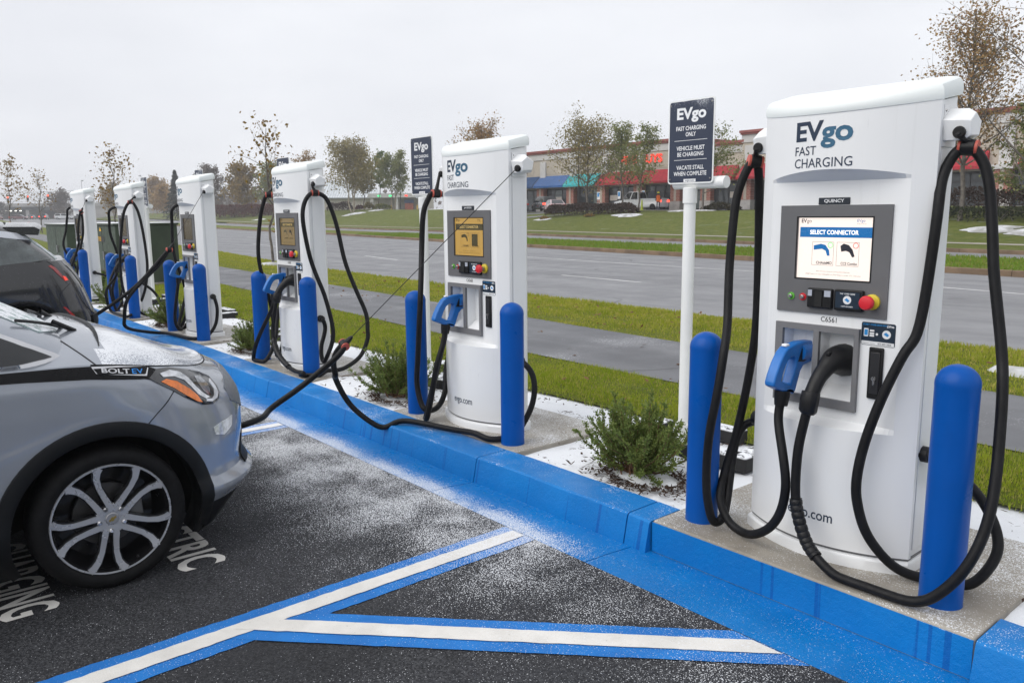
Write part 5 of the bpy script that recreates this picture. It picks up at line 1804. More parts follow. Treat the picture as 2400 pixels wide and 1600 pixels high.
def blades(name, lo, hi, x0, x1, dens, h, w, mat, zf, keep=None, lean=.6):
    A = (x1 - x0) * float(np.mean([hi(x) - lo(x) for x in np.linspace(x0, x1, 20)]))
    n = int(A * dens)
    x = rng.uniform(x0, x1, n)
    t = rng.uniform(0, 1, n)
    l_ = np.array([lo(q) for q in x])
    h_ = np.array([hi(q) for q in x])
    y = l_ + (h_ - l_) * t
    if keep is not None:
        k = keep(x, y)
        x, y, t = x[k], y[k], t[k]
    n = len(x)
    a = rng.uniform(0, 6.283, n)
    hh = h * rng.uniform(.5, 1.25, n) * (1 + .35 * np.sin(x * 2.3 + y * 3.1) * np.sin(y * 5 - x))
    ww = w * rng.uniform(.7, 1.3, n)
    le = lean * rng.uniform(.1, 1, n) * hh
    b = rng.uniform(0, 6.283, n)
    z = zf(x, y)
    V = np.zeros((n, 3, 3))
    V[:, 0] = np.stack([x + np.cos(a) * ww, y + np.sin(a) * ww, z], 1)
    V[:, 1] = np.stack([x - np.cos(a) * ww, y - np.sin(a) * ww, z], 1)
    V[:, 2] = np.stack([x + np.cos(b) * le, y + np.sin(b) * le, z + hh], 1)
    o = np_mesh(name, V.reshape(-1, 3), np.arange(3 * n).reshape(-1, 3), mat)
    return o


nz = lambda x, y: -.02 + 0 * x
sparse = lambda x, y: rng.uniform(0, 1, len(x)) < np.clip((y - 1.40 - .05 * np.sin(x * 1.7)) / .22, .12, 1)
g1 = blades('grass', lambda x: 1.40, WALK_NEAR, -9, 3.5, 5200, .046, .0042, M_BLADE, nz, sparse)
tag(g1, 'short green lawn grass between the snowy bed and the footpath', 'grass', kind='stuff')
g1 = blades('grass', lambda x: 1.40, WALK_NEAR, -30, -9, 1300, .052, .007, M_BLADE, nz, sparse)
tag(g1, 'short green lawn grass further along beside the footpath', 'grass', kind='stuff')
zr2 = lambda x, y: -.03 - .02 * np.clip((y - 4.5) / 3, 0, 1)
g2 = blades('grass', lambda x: WALK_FAR(x) - .04, lambda x: ROAD_NEAR(x) + .02, -14, 4, 1700, .055, .007, M_BLADE2, zr2)
tag(g2, 'green and straw-coloured grass between footpath and road', 'grass', kind='stuff')
g2 = blades('grass', lambda x: WALK_FAR(x) - .04, lambda x: ROAD_NEAR(x) + .02, -55, -14, 420, .06, .013, M_BLADE2, zr2)
tag(g2, 'grass between footpath and road towards the far trees', 'grass', kind='stuff')
g3 = blades('grass', lambda x: MED_NEAR(x) + .13, lambda x: MED_FAR(x) - .13, -60, 4, 110, .12, .03, leaf_mat('median_blade', ((.15, .25, .022), (.20, .31, .034), (.28, .27, .06)), 1.), lambda x, y: -.05 + 0 * x)
tag(g3, 'bright green grass on the road median', 'grass', kind='stuff')

# bark chips showing through the snow
M_CHIP = leaf_mat('bark_chip', ((.035, .020, .014), (.075, .045, .032), (.13, .095, .07)), 20.)
SHRUBS = [(-1.98, .40, .43), (-4.86, .42, .40), (-8.15, .45, .38), (-11.25, .42, .36), (-14.5, .50, .5), (-17.9, .6, .62)]
cx_, cy_ = [], []
for sx, sy, sr in SHRUBS[:4]:
    n = 900
    a = rng.uniform(0, 6.283, n)
    r_ = sr * (.55 + .45 * np.abs(rng.normal(0, .6, n)))
    cx_.append(sx + .12 + r_ * np.cos(a))
    cy_.append(sy - .08 + .62 * r_ * np.sin(a))
n = 1500
cx_.append(rng.uniform(-14, 3, n))
cy_.append(rng.uniform(.06, 1.5, n))
cx_, cy_ = np.concatenate(cx_), np.concatenate(cy_)
ok = (cy_ > .05) & (cy_ < 1.5)
for i, (a, b) in enumerate(zip(CH_X, CH_Y)):
    ok &= ~((np.abs(cx_ - a) < .82) & (cy_ < 1.0))
cx_, cy_ = cx_[ok], cy_[ok]
n = len(cx_)
ln = rng.uniform(.008, .032, n)
wd = rng.uniform(.003, .008, n)
a = rng.uniform(0, 6.283, n)
t_ = rng.normal(0, .25, n)
z = -.006 + rng.uniform(0, .012, n)
d1 = np.stack([np.cos(a), np.sin(a), t_], 1) * ln[:, None]
d2 = np.stack([-np.sin(a), np.cos(a), rng.normal(0, .4, n)], 1) * wd[:, None]
c = np.stack([cx_, cy_, z], 1)
V = np.stack([c - d1 - d2 * .4, c + d1 * .3 - d2, c + d1, c - d1 * .2 + d2], 1)
o = np_mesh('mulch', V.reshape(-1, 3), np.arange(4 * n).reshape(-1, 4), M_CHIP)
tag(o, 'dark bark chips scattered over the snow of the planting bed', 'mulch', kind='stuff')

# ---- junipers
M_JUN = leaf_mat('juniper_green', ((.12, .175, .045), (.20, .26, .065), (.30, .33, .11)), 9., .75)
M_TWIG = surf('juniper_twig', (.14, .075, .04), .85, var=.3, vs=20)


def juniper_mesh(seed, nb=110):
    g = np.random.default_rng(seed)
    tw = MB()
    V = []
    for k in range(nb):
        az = g.uniform(0, 6.283)
        el = R(g.uniform(8, 80))
        L = g.uniform(.26, .52) * (1.0 if el > .5 else 1.05)
        p = np.array([g.normal(0, .05), g.normal(0, .05), 0.])
        d = np.array([math.cos(az) * math.cos(el), math.sin(az) * math.cos(el), math.sin(el) * .9])
        pts = [p]
        ns = 9
        for q in range(ns):
            d = d + g.normal(0, .10, 3) + np.array([0, 0, .07])
            d /= np.linalg.norm(d)
            p = p + d * L / ns
            pts.append(p)
            if q < 2:
                continue
            # side sprays
            for w in range(8):
                e = d * g.uniform(.8, 1.3) + g.normal(0, .42, 3) + np.array([0, 0, .30])
                e /= np.linalg.norm(e)
                l_ = g.uniform(.030, .075) * (1.25 - q / ns * .5)
                for h in range(4):
                    base = p + e * l_ * h / 4
                    f = e * .7 + g.normal(0, .45, 3)
                    f /= np.linalg.norm(f)
                    side = np.cross(f, g.normal(0, 1, 3))
                    side /= np.linalg.norm(side) + 1e-9
                    ll = g.uniform(.016, .030)
                    V.append(np.stack([base, base + f * ll * .5 + side * .0055, base + f * ll, base + f * ll * .5 - side * .0055]))
        tw.tube([tuple(q) for q in pts], list(np.linspace(.007, .0018, len(pts))), 4)
    V = np.concatenate(V)
    return tw, V


JL = ['spreading green juniper between the bright-screen charger and the next one', 'green juniper beside the charger wired to the grey hatchback', 'green juniper behind the bollard of the amber-screen charger', 'small green juniper by the charger wired to the black car', 'green juniper near the green cabinet charger', 'green juniper by the last charger of the row']
js = [juniper_mesh(11), juniper_mesh(23)]
jm = []
for tw, V in js:
    e = empty('juniper_shrub', (0, 0, -50))
    tw.build('stems', M_TWIG, e, 60)
    np_mesh('foliage', V, np.arange(len(V)).reshape(-1, 4), M_JUN, e)
    jm.append(e)
used = [False, False]
for i, (sx, sy, sr) in enumerate(SHRUBS):
    v = i % 2
    o = jm[v] if not used[v] else copy_tree(jm[v])
    used[v] = True
    o.location = (sx, sy, -.02)
    k = sr / .48
    o.scale = (k * 1.05, k * .95, k * 1.08)
    o.rotation_euler = (0, 0, 1.3 * i)
    tag(o, JL[i], 'shrub', 'junipers in the snowy bed')


# ---- trees
M_BARK = surf('bark_grey', (.13, .115, .10), .9, var=.3, vs=6, bump=.3, bs=30)
M_BIRCH = surf('bark_birch', (.34, .29, .23), .9, var=.35, vs=5, bump=.3, bs=30)
LM = dict(
    sparse=leaf_mat('leaf_yellow_brown', ((0.203, 0.115, 0.041), (0.324, 0.216, 0.047), (0.115, 0.095, 0.027)), 1.5),
    olive=leaf_mat('leaf_olive', ((0.24, 0.199, 0.072), (0.336, 0.274, 0.106), (0.156, 0.156, 0.047)), .8),
    green=leaf_mat('leaf_dull_green', ((0.142, 0.184, 0.057), (0.24, 0.267, 0.086), (0.369, 0.324, 0.128)), .8),
    brown=leaf_mat('leaf_brown', ((0.317, 0.182, 0.085), (0.463, 0.292, 0.122), (0.15, 0.16, 0.05)), .8),
    fresh=leaf_mat('leaf_green', ((0.096, 0.166, 0.035), (0.157, 0.22, 0.053), (0.07, 0.105, 0.026)), .8),
    gold=leaf_mat('leaf_gold', ((0.23, 0.162, 0.041), (0.324, 0.203, 0.047), (0.135, 0.121, 0.034)), .6),
    red=leaf_mat('leaf_dark_red', ((0.09, 0.03, 0.024), (0.144, 0.054, 0.038), (0.06, 0.034, 0.024)), 1.2),
    bare=leaf_mat('twig_mass', ((0.12, 0.096, 0.084), (0.18, 0.144, 0.12), (0.096, 0.078, 0.066)), 1.2),
    spruce=leaf_mat('needles_dark', ((.016, .032, .022), (.030, .050, .030), (.012, .022, .016)), 1.0),
)


def tree(label, base, h, spread, leaves, ls, style, seed, stems=1, lo=.3, limbs=16, tr=None, bark=None, group=None, name='tree', up=.55, lean=(0, 0), twig=3, clump=.35, cat='tree'):
    g = np.random.default_rng(seed)
    z0 = float(base[2]) if len(base) > 2 else float(land_z(base[0], base[1]))
    root = empty(name, (base[0], base[1], z0 - .05), 0, label, cat, group)
    tr = tr or h * .014
    wood = MB()
    tips = []
    for s in range(stems):
        az = 6.283 * s / max(1, stems) + g.uniform(0, 1)
        off = np.array([math.cos(az), math.sin(az), 0]) * (tr * 1.4 if stems > 1 else 0)
        top = np.array([lean[0], lean[1], h * g.uniform(.86, .97)]) + np.array([math.cos(az), math.sin(az), 0]) * (spread * .35 if stems > 1 else 0)
        tp = [off * (1 - t) + top * t + np.array([g.normal(0, .012 * h), g.normal(0, .012 * h), 0]) * (1 if 0 < t < 1 else 0) for t in np.linspace(0, 1, 8)]
        tp = catmull(tp, 2)
        wood.tube([tuple(p) for p in tp], list(np.linspace(tr, tr * .18, len(tp))), 7)
        tips.append(tp[-1])
        nl = max(4, limbs // stems)
        for k in range(nl):
            t = lo + (0.97 - lo) * (k + g.uniform(0, .9)) / nl
            p = tp[min(len(tp) - 1, int(t * (len(tp) - 1)))]
            a = 2.4 * k + g.uniform(-.5, .5) + s
            w = (t - lo) / (1 - lo)
            L = spread * (1.05 - .75 * w ** 1.3) * g.uniform(.65, 1.1)
            d = np.array([math.cos(a), math.sin(a), up * g.uniform(.6, 1.6) + .5 * w])
            d /= np.linalg.norm(d)
            pts = [p]
            for q in range(5):
                d = d + g.normal(0, .13, 3) + np.array([0, 0, .05])
                d /= np.linalg.norm(d)
                pts.append(pts[-1] + d * L / 5)
            wood.tube([tuple(q) for q in pts], list(np.linspace(tr * .38 * (1 - .5 * w), tr * .06, 6)), 5)
            for q in range(1, 6):
                for b in range(twig):
                    e = d + g.normal(0, .75, 3) + np.array([0, 0, .12])
                    e /= np.linalg.norm(e)
                    l2 = L * g.uniform(.14, .36)
                    m1 = pts[q] + e * l2 * .5 + g.normal(0, .02 * L, 3)
                    m2 = pts[q] + e * l2
                    wood.tube([tuple(pts[q]), tuple(m1), tuple(m2)], [tr * .07, tr * .05, tr * .022], 3)
                    tips += [m1, m2]
            tips.append(pts[-1])
    wood.build('trunk', bark or M_BARK, root, 60)
    if leaves:
        T = np.array(tips)
        idx = g.integers(0, len(T), leaves)
        c = T[idx] + g.normal(0, clump * spread * .22, (leaves, 3))
        n1 = g.normal(0, 1, (leaves, 3))
        n1 /= np.linalg.norm(n1, axis=1)[:, None]
        n2 = np.cross(n1, g.normal(0, 1, (leaves, 3)))
        n2 /= np.linalg.norm(n2, axis=1)[:, None] + 1e-9
        sz = ls * g.uniform(.55, 1.3, leaves)[:, None]
        V = np.stack([c - n1 * sz * .6, c + n2 * sz * .42, c + n1 * sz * .6, c - n2 * sz * .42], 1)
        np_mesh('crown', V.reshape(-1, 3), np.arange(4 * leaves).reshape(-1, 4), LM[style], root)
    return root


G1 = 'young street trees beside the road'
tree('young street tree with few yellow leaves behind the amber-screen charger', (-24.6, 7.85, -.03), 5.1, 1.9, 300, .105, 'sparse', 3, lo=.32, limbs=13, tr=.05, group=G1, name='street_tree', twig=2, clump=.5)
tree('young street tree with thin brown crown above the last charger', (-52.3, 9.9, -.05), 6.0, 2.1, 520, .13, 'sparse', 5, lo=.35, limbs=15, tr=.06, group=G1, name='street_tree', twig=2, clump=.5)
tree('nearly bare young street tree before the traffic signals', (-95, 13.2, -.05), 7.0, 2.4, 300, .16, 'sparse', 9, lo=.35, limbs=16, tr=.07, group=G1, name='street_tree', twig=3, clump=.5)
tree('young street tree with yellow leaves at the near side of the signals', (-101, 11.4, -.05), 8.2, 2.4, 330, .24, 'sparse', 12, lo=.35, limbs=15, tr=.07, group=G1, name='street_tree', twig=2, clump=.5)
tree('bare street tree with long thin branches at the verge beside the bright-screen charger', (-1.42, 6.4, -.03), 4.7, 2.2, 0, .08, 'sparse', 31, lo=.3, limbs=18, tr=.045, group=G1, name='street_tree', twig=3, lean=(-.2, .1))

G2 = 'trees on the lawn across the road'
tree('tall olive-brown birch with several trunks before the white-roofed building', (-125.3, 66.5), 12.4, 5.0, 9500, .27, 'olive', 21, stems=3, lo=.33, limbs=30, tr=.15, bark=M_BIRCH, group=G2, twig=4, clump=.55)
tree('slim olive tree next to the big birch before the white-roofed building', (-133, 73.2), 9.4, 2.9, 3600, .25, 'olive', 22, lo=.35, limbs=16, tr=.12, group=G2, twig=4)
tree('tall thin green tree rising over the white-roofed building', (-134.5, 77.5), 11.8, 2.2, 1500, .34, 'fresh', 23, lo=.4, limbs=14, tr=.10, group=G2, twig=3)
tree('dull green tree with pale twin trunks by the drive-through canopy', (-127.5, 76.4), 10.6, 4.2, 6500, .26, 'green', 24, stems=2, lo=.33, limbs=24, tr=.13, bark=M_BIRCH, group=G2, twig=4)
tree('tall thin-leaved brown tree rising behind the charger with the taut wire', (-77.2, 58), 12.6, 5.2, 4600, .20, 'brown', 25, lo=.35, limbs=26, tr=.16, group=G2, twig=5)
tree('wide brown-leaved tree before the teal awning', (-58.4, 57), 9.9, 5.4, 6500, .17, 'olive', 26, lo=.26, limbs=34, tr=.15, group=G2, twig=5, up=.5)
tree('narrow green tree left of the red shop lettering', (-53.9, 57.5), 9.3, 3.4, 3600, .17, 'green', 27, lo=.28, limbs=20, tr=.11, group=G2, twig=4)
tree('narrow pale green tree crossing the red shop lettering', (-52.2, 57.9), 8.4, 3.0, 2800, .17, 'green', 28, lo=.28, limbs=16, tr=.10, group=G2, twig=4, lean=(1.1, 0))
tree('bushy green tree behind the navy sign by the shops', (-44.4, 58), 8.2, 3.8, 5600, .18, 'green', 29, lo=.25, limbs=20, tr=.12, group=G2, twig=4)
tree('small bare tree before the last red awning', (-38.6, 60), 5.0, 1.9, 150, .15, 'brown', 35, lo=.25, limbs=16, tr=.06, group=G2, twig=4)
tree('large brown-leaved tree towering behind the bright-screen charger', (-17.6, 46), 12.0, 4.6, 7000, .14, 'brown', 30, lo=.30, limbs=46, tr=.15, group=G2, twig=6, clump=.42)
tree('low evergreen tree at the hedge by the corner shop', (-14.3, 46.5), 6.6, 2.6, 3600, .17, 'green', 33, lo=.15, limbs=24, tr=.10, group=G2, twig=4)
tree('orange-leaved tree next to the low evergreen at the hedge', (-12.6, 44.5), 6.4, 2.2, 1700, .16, 'gold', 34, lo=.2, limbs=20, tr=.08, group=G2, twig=4)

G3 = 'wood edge beyond the road bend'
tree('golden yellow tree at the wood edge', (-187, 71.4), 11.6, 5.5, 3600, .5, 'gold', 42, lo=.15, limbs=26, tr=.15, group=G3, twig=4)
tree('dull green broad tree at the wood edge', (-180, 76), 11.4, 5.5, 4500, .5, 'green', 43, lo=.15, limbs=26, tr=.15, group=G3, twig=4)
tree('brown bare-twigged tree at the wood edge', (-207, 71.4), 13.0, 5.5, 2600, .4, 'bare', 44, lo=.2, limbs=26, tr=.16, group=G3, twig=4)
tree('tall grey bare tree behind the golden one', (-219, 75), 13.0, 5.5, 1500, .35, 'bare', 45, lo=.2, limbs=26, tr=.16, group=G3, twig=5)
tree('bare fine-twigged tree seen behind the young yellow-leaved street tree', (-131, 60.5), 13.4, 4.2, 1300, .3, 'brown', 46, lo=.3, limbs=28, tr=.14, group=G3, twig=5)
tree('brown tree on the median before the overpass', (-338, 62.0), 9.6, 5.5, 2600, .6, 'bare', 47, lo=.12, limbs=20, tr=.16, group=G3, twig=4)
tree('orange-brown tree behind the last charger', (-330, 78), 12.0, 7, 3200, .6, 'gold', 48, lo=.12, limbs=20, tr=.16, group=G3, twig=4)
tree('green-brown tree beside the spruce', (-243, 70), 8.4, 5.5, 2600, .5, 'brown', 49, lo=.12, limbs=20, tr=.15, group=G3, twig=4)
tree('low brown tree at the near side of the overpass', (-392, 49), 7.0, 5, 1800, .6, 'bare', 50, lo=.12, limbs=16, tr=.15, group=G3, twig=3)
tree('brown thicket tree behind the cabinet charger', (-290, 82), 12.0, 7.5, 3000, .6, 'brown', 51, lo=.12, limbs=20, tr=.15, group=G3, twig=3)


def spruce(label, base, h, r_, seed):
    g = np.random.default_rng(seed)
    z0 = float(land_z(*base))
    root = empty('spruce_tree', (*base, z0 - .05), 0, label, 'tree', 'wood edge beyond the road bend')
    MB().tube([(0, 0, 0), (0, 0, h * .97)], [.16, .03], 7).build('trunk', M_BARK, root, 60)
    n = 5200
    t = g.uniform(0, 1, n) ** .8
    a = g.uniform(0, 6.283, n)
    lay = .75 + .25 * np.sin(t * 70 + a * 2)
    rr = r_ * (1 - t) * lay * np.sqrt(g.uniform(.15, 1, n)) + .05
    c = np.stack([rr * np.cos(a), rr * np.sin(a), h * (.06 + .94 * t) - rr * .25], 1)
    d = np.stack([np.cos(a), np.sin(a), -.25 + g.normal(0, .25, n)], 1)
    s_ = np.stack([-np.sin(a), np.cos(a), g.normal(0, .4, n)], 1)
    l_ = (.34 * g.uniform(.6, 1.3, n))[:, None]
    V = np.stack([c - d * l_, c + s_ * l_ * .4, c + d * l_, c - s_ * l_ * .4], 1)
    np_mesh('crown', V.reshape(-1, 3), np.arange(4 * n).reshape(-1, 4), LM['spruce'], root)


spruce('dark green spruce at the wood edge', (-208, 62.8), 12.0, 4.4, 61)


def hedge(label, pts, h, w, style, n, ls, seed, name='hedge', snow=False, base=None, group=None):
    """a clipped or rounded mass of small leaves over a core of twigs"""
    g = np.random.default_rng(seed)
    P = np.array(pts, float)
    L = np.concatenate([[0], np.cumsum(np.linalg.norm(np.diff(P, axis=0), axis=1))])
    c0 = P.mean(0)
    z0 = base if base is not None else float(land_z(*c0))
    root = empty(name, (c0[0], c0[1], z0 - .05), 0, label, 'hedge' if name == 'hedge' else 'shrub', group)
    s = g.uniform(0, L[-1], n)
    x = np.interp(s, L, P[:, 0]) - c0[0]
    y = np.interp(s, L, P[:, 1]) - c0[1]
    a = g.uniform(0, math.pi, n)
    hh = h * (.93 + .10 * np.sin(s * 1.3 + 1) * np.sin(s * .37))
    q = np.abs(np.cos(a)) ** .5 * np.sign(np.cos(a))
    end = np.clip(np.minimum(s, L[-1] - s) / (.8 * w), .25, 1) ** .5
    rad = g.uniform(.55, 1., n) ** .5
    c = np.stack([x + g.normal(0, .1, n), y + q * w * .5 * rad * end, .02 + hh * end * np.sin(a) ** .45 * rad], 1)
    n1 = g.normal(0, 1, (n, 3))
    n1 /= np.linalg.norm(n1, axis=1)[:, None]
    n2 = np.cross(n1, g.normal(0, 1, (n, 3)))
    n2 /= np.linalg.norm(n2, axis=1)[:, None]
    sz = ls * g.uniform(.6, 1.3, n)[:, None]
    V = np.stack([c - n1 * sz * .6, c + n2 * sz * .45, c + n1 * sz * .6, c - n2 * sz * .45], 1)
    np_mesh('foliage', V.reshape(-1, 3), np.arange(4 * n).reshape(-1, 4), LM[style], root)
    tw = MB()
    for k in range(int(L[-1] * 2) + 4):
        ss = g.uniform(0, L[-1])
        bx_, by_ = np.interp(ss, L, P[:, 0]) - c0[0], np.interp(ss, L, P[:, 1]) - c0[1]
        tw.tube([(bx_, by_, 0), (bx_ + g.normal(0, .2), by_ + g.normal(0, .2), h * .5), (bx_ + g.normal(0, .35), by_ + g.normal(0, .3), h * .85)], [.03, .02, .01], 4)
    tw.build('stems', M_BARK, root, 60)
    return root


LM['hedge'] = leaf_mat('hedge_brown', ((.040, .024, .018), (.075, .042, .030), (.10, .085, .075)), 2.)
LM['boxg'] = leaf_mat('hedge_green', ((.025, .038, .014), (.045, .058, .020), (.05, .05, .02)), 2.)
LM['cone'] = leaf_mat('mound_brown', ((.045, .038, .018), (.075, .060, .026), (.06, .065, .03)), 2.)
hedge('clipped dark brown hedge before the shop parking', [(-63.5, 56), (-57, 56.2), (-50.6, 56)], 1.25, 1.5, 'hedge', 5200, .16, 71)
hedge('brown clipped hedge along the corner shop behind the bright-screen charger', [(-23, 48.5), (-16, 47), (-6, 45.5)], 1.75, 1.5, 'hedge', 5200, .15, 72)
hedge('low dark green hedge in front of the brown clipped one', [(-23, 47.2), (-16, 45.8), (-6, 44.2)], .85, 1.2, 'boxg', 3600, .14, 73)
hedge('flat brown-green mounded shrub on the lawn before the shops', [(-44.6, 58.6), (-43.2, 59), (-41.6, 59.4)], .95, 2.2, 'cone', 2400, .14, 74, 'mound_shrub')
hedge('long dark red hedge at the wood edge', [(-190, 64.8), (-175, 66), (-157.7, 68.5)], 2.9, 3.0, 'red', 5200, .4, 75)
hedge('reddish brown hedge before the white-roofed building', [(-138.2, 68.4), (-131.5, 69.8)], 1.75, 1.6, 'hedge', 1800, .2, 76)
hedge('loose flowering shrub beside the big birch', [(-127.2, 70.2), (-125.4, 70.6)], 1.7, 1.6, 'olive', 900, .2, 77, 'garden_shrub')
hedge('small dark red shrub beside the slim olive tree', [(-131.0, 70.4), (-129.4, 71.0)], 1.0, 1.2, 'red', 600, .18, 78, 'garden_shrub')
hedge('low green shrubs under the twin-trunk tree', [(-129, 73.0), (-125.8, 74.6)], 1.1, 1.3, 'green', 900, .2, 79, 'garden_shrub')
hedge('small yellow-green shrub at the end of the shop hedge', [(-63.2, 54.9), (-62.2, 55.0)], .5, .8, 'gold', 400, .12, 80, 'garden_shrub')
hedge('yellow shrub in front of the shop hedge', [(-56.2, 54.7), (-55.2, 54.7)], .5, .8, 'gold', 400, .12, 81, 'garden_shrub')
hedge('green leafy bush behind the charger before the green cabinet', [(-17.9, 1.0), (-17.3, 1.2)], .75, .7, 'fresh', 1500, .06, 82, 'garden_shrub', base=-.02)

# the wood far behind: reads as one mass
g = np.random.default_rng(90)
n = 14000
xx = g.uniform(-860, -250, n)
yy = WALK2_FAR(xx) + 30 + np.abs(g.normal(0, 40, n))
hh = 7 + 5 * np.sin(xx * .05) * np.sin(xx * .013 + 1) + 2.5 * np.sin(xx * .21)
c = np.stack([xx, yy, 1 + np.maximum(hh, 3) * g.uniform(0, 1, n) ** .6], 1)
n1 = g.normal(0, 1, (n, 3))
n1 /= np.linalg.norm(n1, axis=1)[:, None]
n2 = np.cross(n1, g.normal(0, 1, (n, 3)))
n2 /= np.linalg.norm(n2, axis=1)[:, None]
sz = 1.5 * g.uniform(.5, 1.2, n)[:, None]
V = np.stack([c - n1 * sz * .6, c + n2 * sz * .5, c + n1 * sz * .6, c - n2 * sz * .5], 1)
o = np_mesh('woodland', V.reshape(-1, 3), np.arange(4 * n).reshape(-1, 4), LM['bare'])
tag(o, 'far grey-brown bare woodland beyond the overpass', 'woodland', kind='stuff')

# snow lying on the beds of the slope
M_SNOWP = surf('snow_patch', (.66, .67, .70), .9, var=.1, vs=1.4, bump=.4, bs=8, grime=.8, col2=(.30, .30, .28))


def snow_patch(c, rx, ry, seed):
    g = np.random.default_rng(seed)
    m = MB()
    n = 26
    ph = g.uniform(0, 6, 3)
    rad = lambda a: 1 + .22 * math.sin(2 * a + ph[0]) + .14 * math.sin(3 * a + ph[1]) + .08 * math.sin(7 * a + ph[2])
    secs = []
    for f, dz in ((1., .02), (.8, .07), (.45, .12), (.05, .14)):
        s = []
        for k in range(n):
            a = 6.283 * k / n
            x, y = c[0] + rx * f * rad(a) * math.cos(a), c[1] + ry * f * rad(a) * math.sin(a)
            s.append((x, y, float(land_z(x, y)) + dz))
        secs.append(s)
    m.loft(secs, True, False, True)
    return tag(m.build('snow', M_SNOWP, None, 60), kind='stuff')


for c, rx, ry, s in (((-50.6, 54.6), 1.9, .9, 1), ((-45.2, 57.2), 2.4, .8, 2), ((-122, 65), 2.2, 1.5, 3), ((-119, 67.5), 1.6, .9, 4), ((-15.0, 43.4), 1.6, .8, 5), ((-11.8, 42.4), 2.6, 1.0, 6), ((-63, 55.0), 1.6, .4, 7), ((-114, 76), 2.5, .6, 8), ((-158, 63), 3, .8, 9)):
    snow_patch(c, rx, ry, s)
for (x, y, rx, ry) in ((-24.4, 7.7, .55, .35), (.6, 5.6, .5, .22), (-1.3, 5.5, .45, .18)):
    m = MB()
    pts = [(x + rx * (1 + .2 * math.sin(3 * a)) * math.cos(a), y + ry * (1 + .2 * math.sin(2 * a + 1)) * math.sin(a)) for a in np.linspace(0, 6.283, 24, endpoint=False)]
    m.loft([[(a, b, -.03) for a, b in pts], [(x + (a - x) * .8, y + (b - y) * .8, .045) for a, b in pts], [(x + (a - x) * .1, y + (b - y) * .1, .06) for a, b in pts]])
    tag(m.build('snow', M_SNOWP, None, 60), kind='stuff')
# a crumpled yellow leaf on the snow
m = MB()
lp = [(-.035, -.01), (-.02, .03), (.0, .05), (.025, .035), (.035, .0), (.01, -.035), (-.02, -.03)]
m.add([(0, 0, .030)] + [(a, b, .012 + .022 * ((i * 7) % 3) / 2) for i, (a, b) in enumerate(lp)], [(0, i + 1, (i + 1) % 7 + 1) for i in range(7)])
o = m.build('fallen_leaf', surf('leaf_fallen', (.55, .32, .06), .7, var=.2, vs=40), None, 0, loc=(.33, .62, 0))
tag(o, 'curled yellow leaf lying on the snow behind the concrete pad', 'leaf')

# dead leaves blown over the grass and path
n = 420
lx = rng.uniform(-16, 3, n)
ly = rng.uniform(1.5, 7.0, n)
a = rng.uniform(0, 6.283, n)
l_ = rng.uniform(.018, .042, n)
c = np.stack([lx, ly, np.where((ly > WALK_NEAR(lx)) & (ly < WALK_FAR(lx)), .012, .045)], 1)
d1 = np.stack([np.cos(a), np.sin(a), rng.normal(0, .35, n)], 1) * l_[:, None]
d2 = np.stack([-np.sin(a), np.cos(a), rng.normal(0, .35, n)], 1) * l_[:, None] * .6
keep = rng.uniform(0, 1, n) < np.where((ly > WALK_NEAR(lx)) & (ly < WALK_FAR(lx)), .25, 1)
V = np.stack([c - d1, c + d2, c + d1, c - d2], 1)[keep]
o = np_mesh('fallen_leaves', V.reshape(-1, 3), np.arange(4 * len(V)).reshape(-1, 4), leaf_mat('dead_leaf', ((.20, .10, .05), (.30, .17, .08), (.12, .07, .04)), 6.))
tag(o, 'small brown dead leaves scattered over the grass beside the footpath', 'leaves', kind='stuff')
# ------------------------------------------------------------------ shops across the road
M_STUC = surf('stucco_beige', (.47, .42, .35), .9, var=.08, vs=.5, bump=.1, bs=20)
M_STUCW = surf('stucco_pale', (.56, .55, .54), .9, var=.06, vs=.5)
M_CORN = surf('cornice_red', (.26, .075, .065), .7, var=.1, vs=1)
M_MULL = surf('mullion_black', (.02, .02, .022), .4)
M_PANE = glassy('shop_glass', (.035, .042, .045), .05)
M_PANEL_ = glassy('shop_glass_pale', (.12, .15, .145), .08)


def brick_mat():
    k = NT('brick_pier')
    mp = k.n('ShaderNodeMapping', Vector=k.pos, Rotation=(math.pi / 2, 0, 0), Scale=(1, 1, 1))
    b = k.n('ShaderNodeTexBrick', Vector=mp.outputs[0], Scale=1.6, Color1=(.28, .085, .06, 1), Color2=(.36, .13, .09, 1), Mortar=(.46, .38, .33, 1))
    b.inputs['Mortar Size'].default_value = .018
    k.set(Base_Color=b.outputs['Color'], Roughness=.9)
    return k.m


M_BRICK = brick_mat()
M_STONE = surf('pier_base_stone', (.42, .40, .38), .9, var=.12, vs=2)
AW = dict(navy=surf('awning_navy', (.012, .060, .17), .7), blue=surf('awning_blue', (.02, .10, .30), .7), teal=surf('awning_teal', (.03, .36, .38), .7), red=surf('awning_red', (.36, .012, .025), .7))
mall = empty('shop_row', (-40, 66, 1.85), 0, 'long low beige shop row with red cornice, brick piers and coloured awnings', 'building')
MO = Vector((-40, 66, 1.85))


def part(name, mb, mat, parent=mall, sm=30, off=MO):
    mb.v = [tuple(Vector(p) - off) for p in mb.v]
    return mb.build(name, mat, parent, sm)


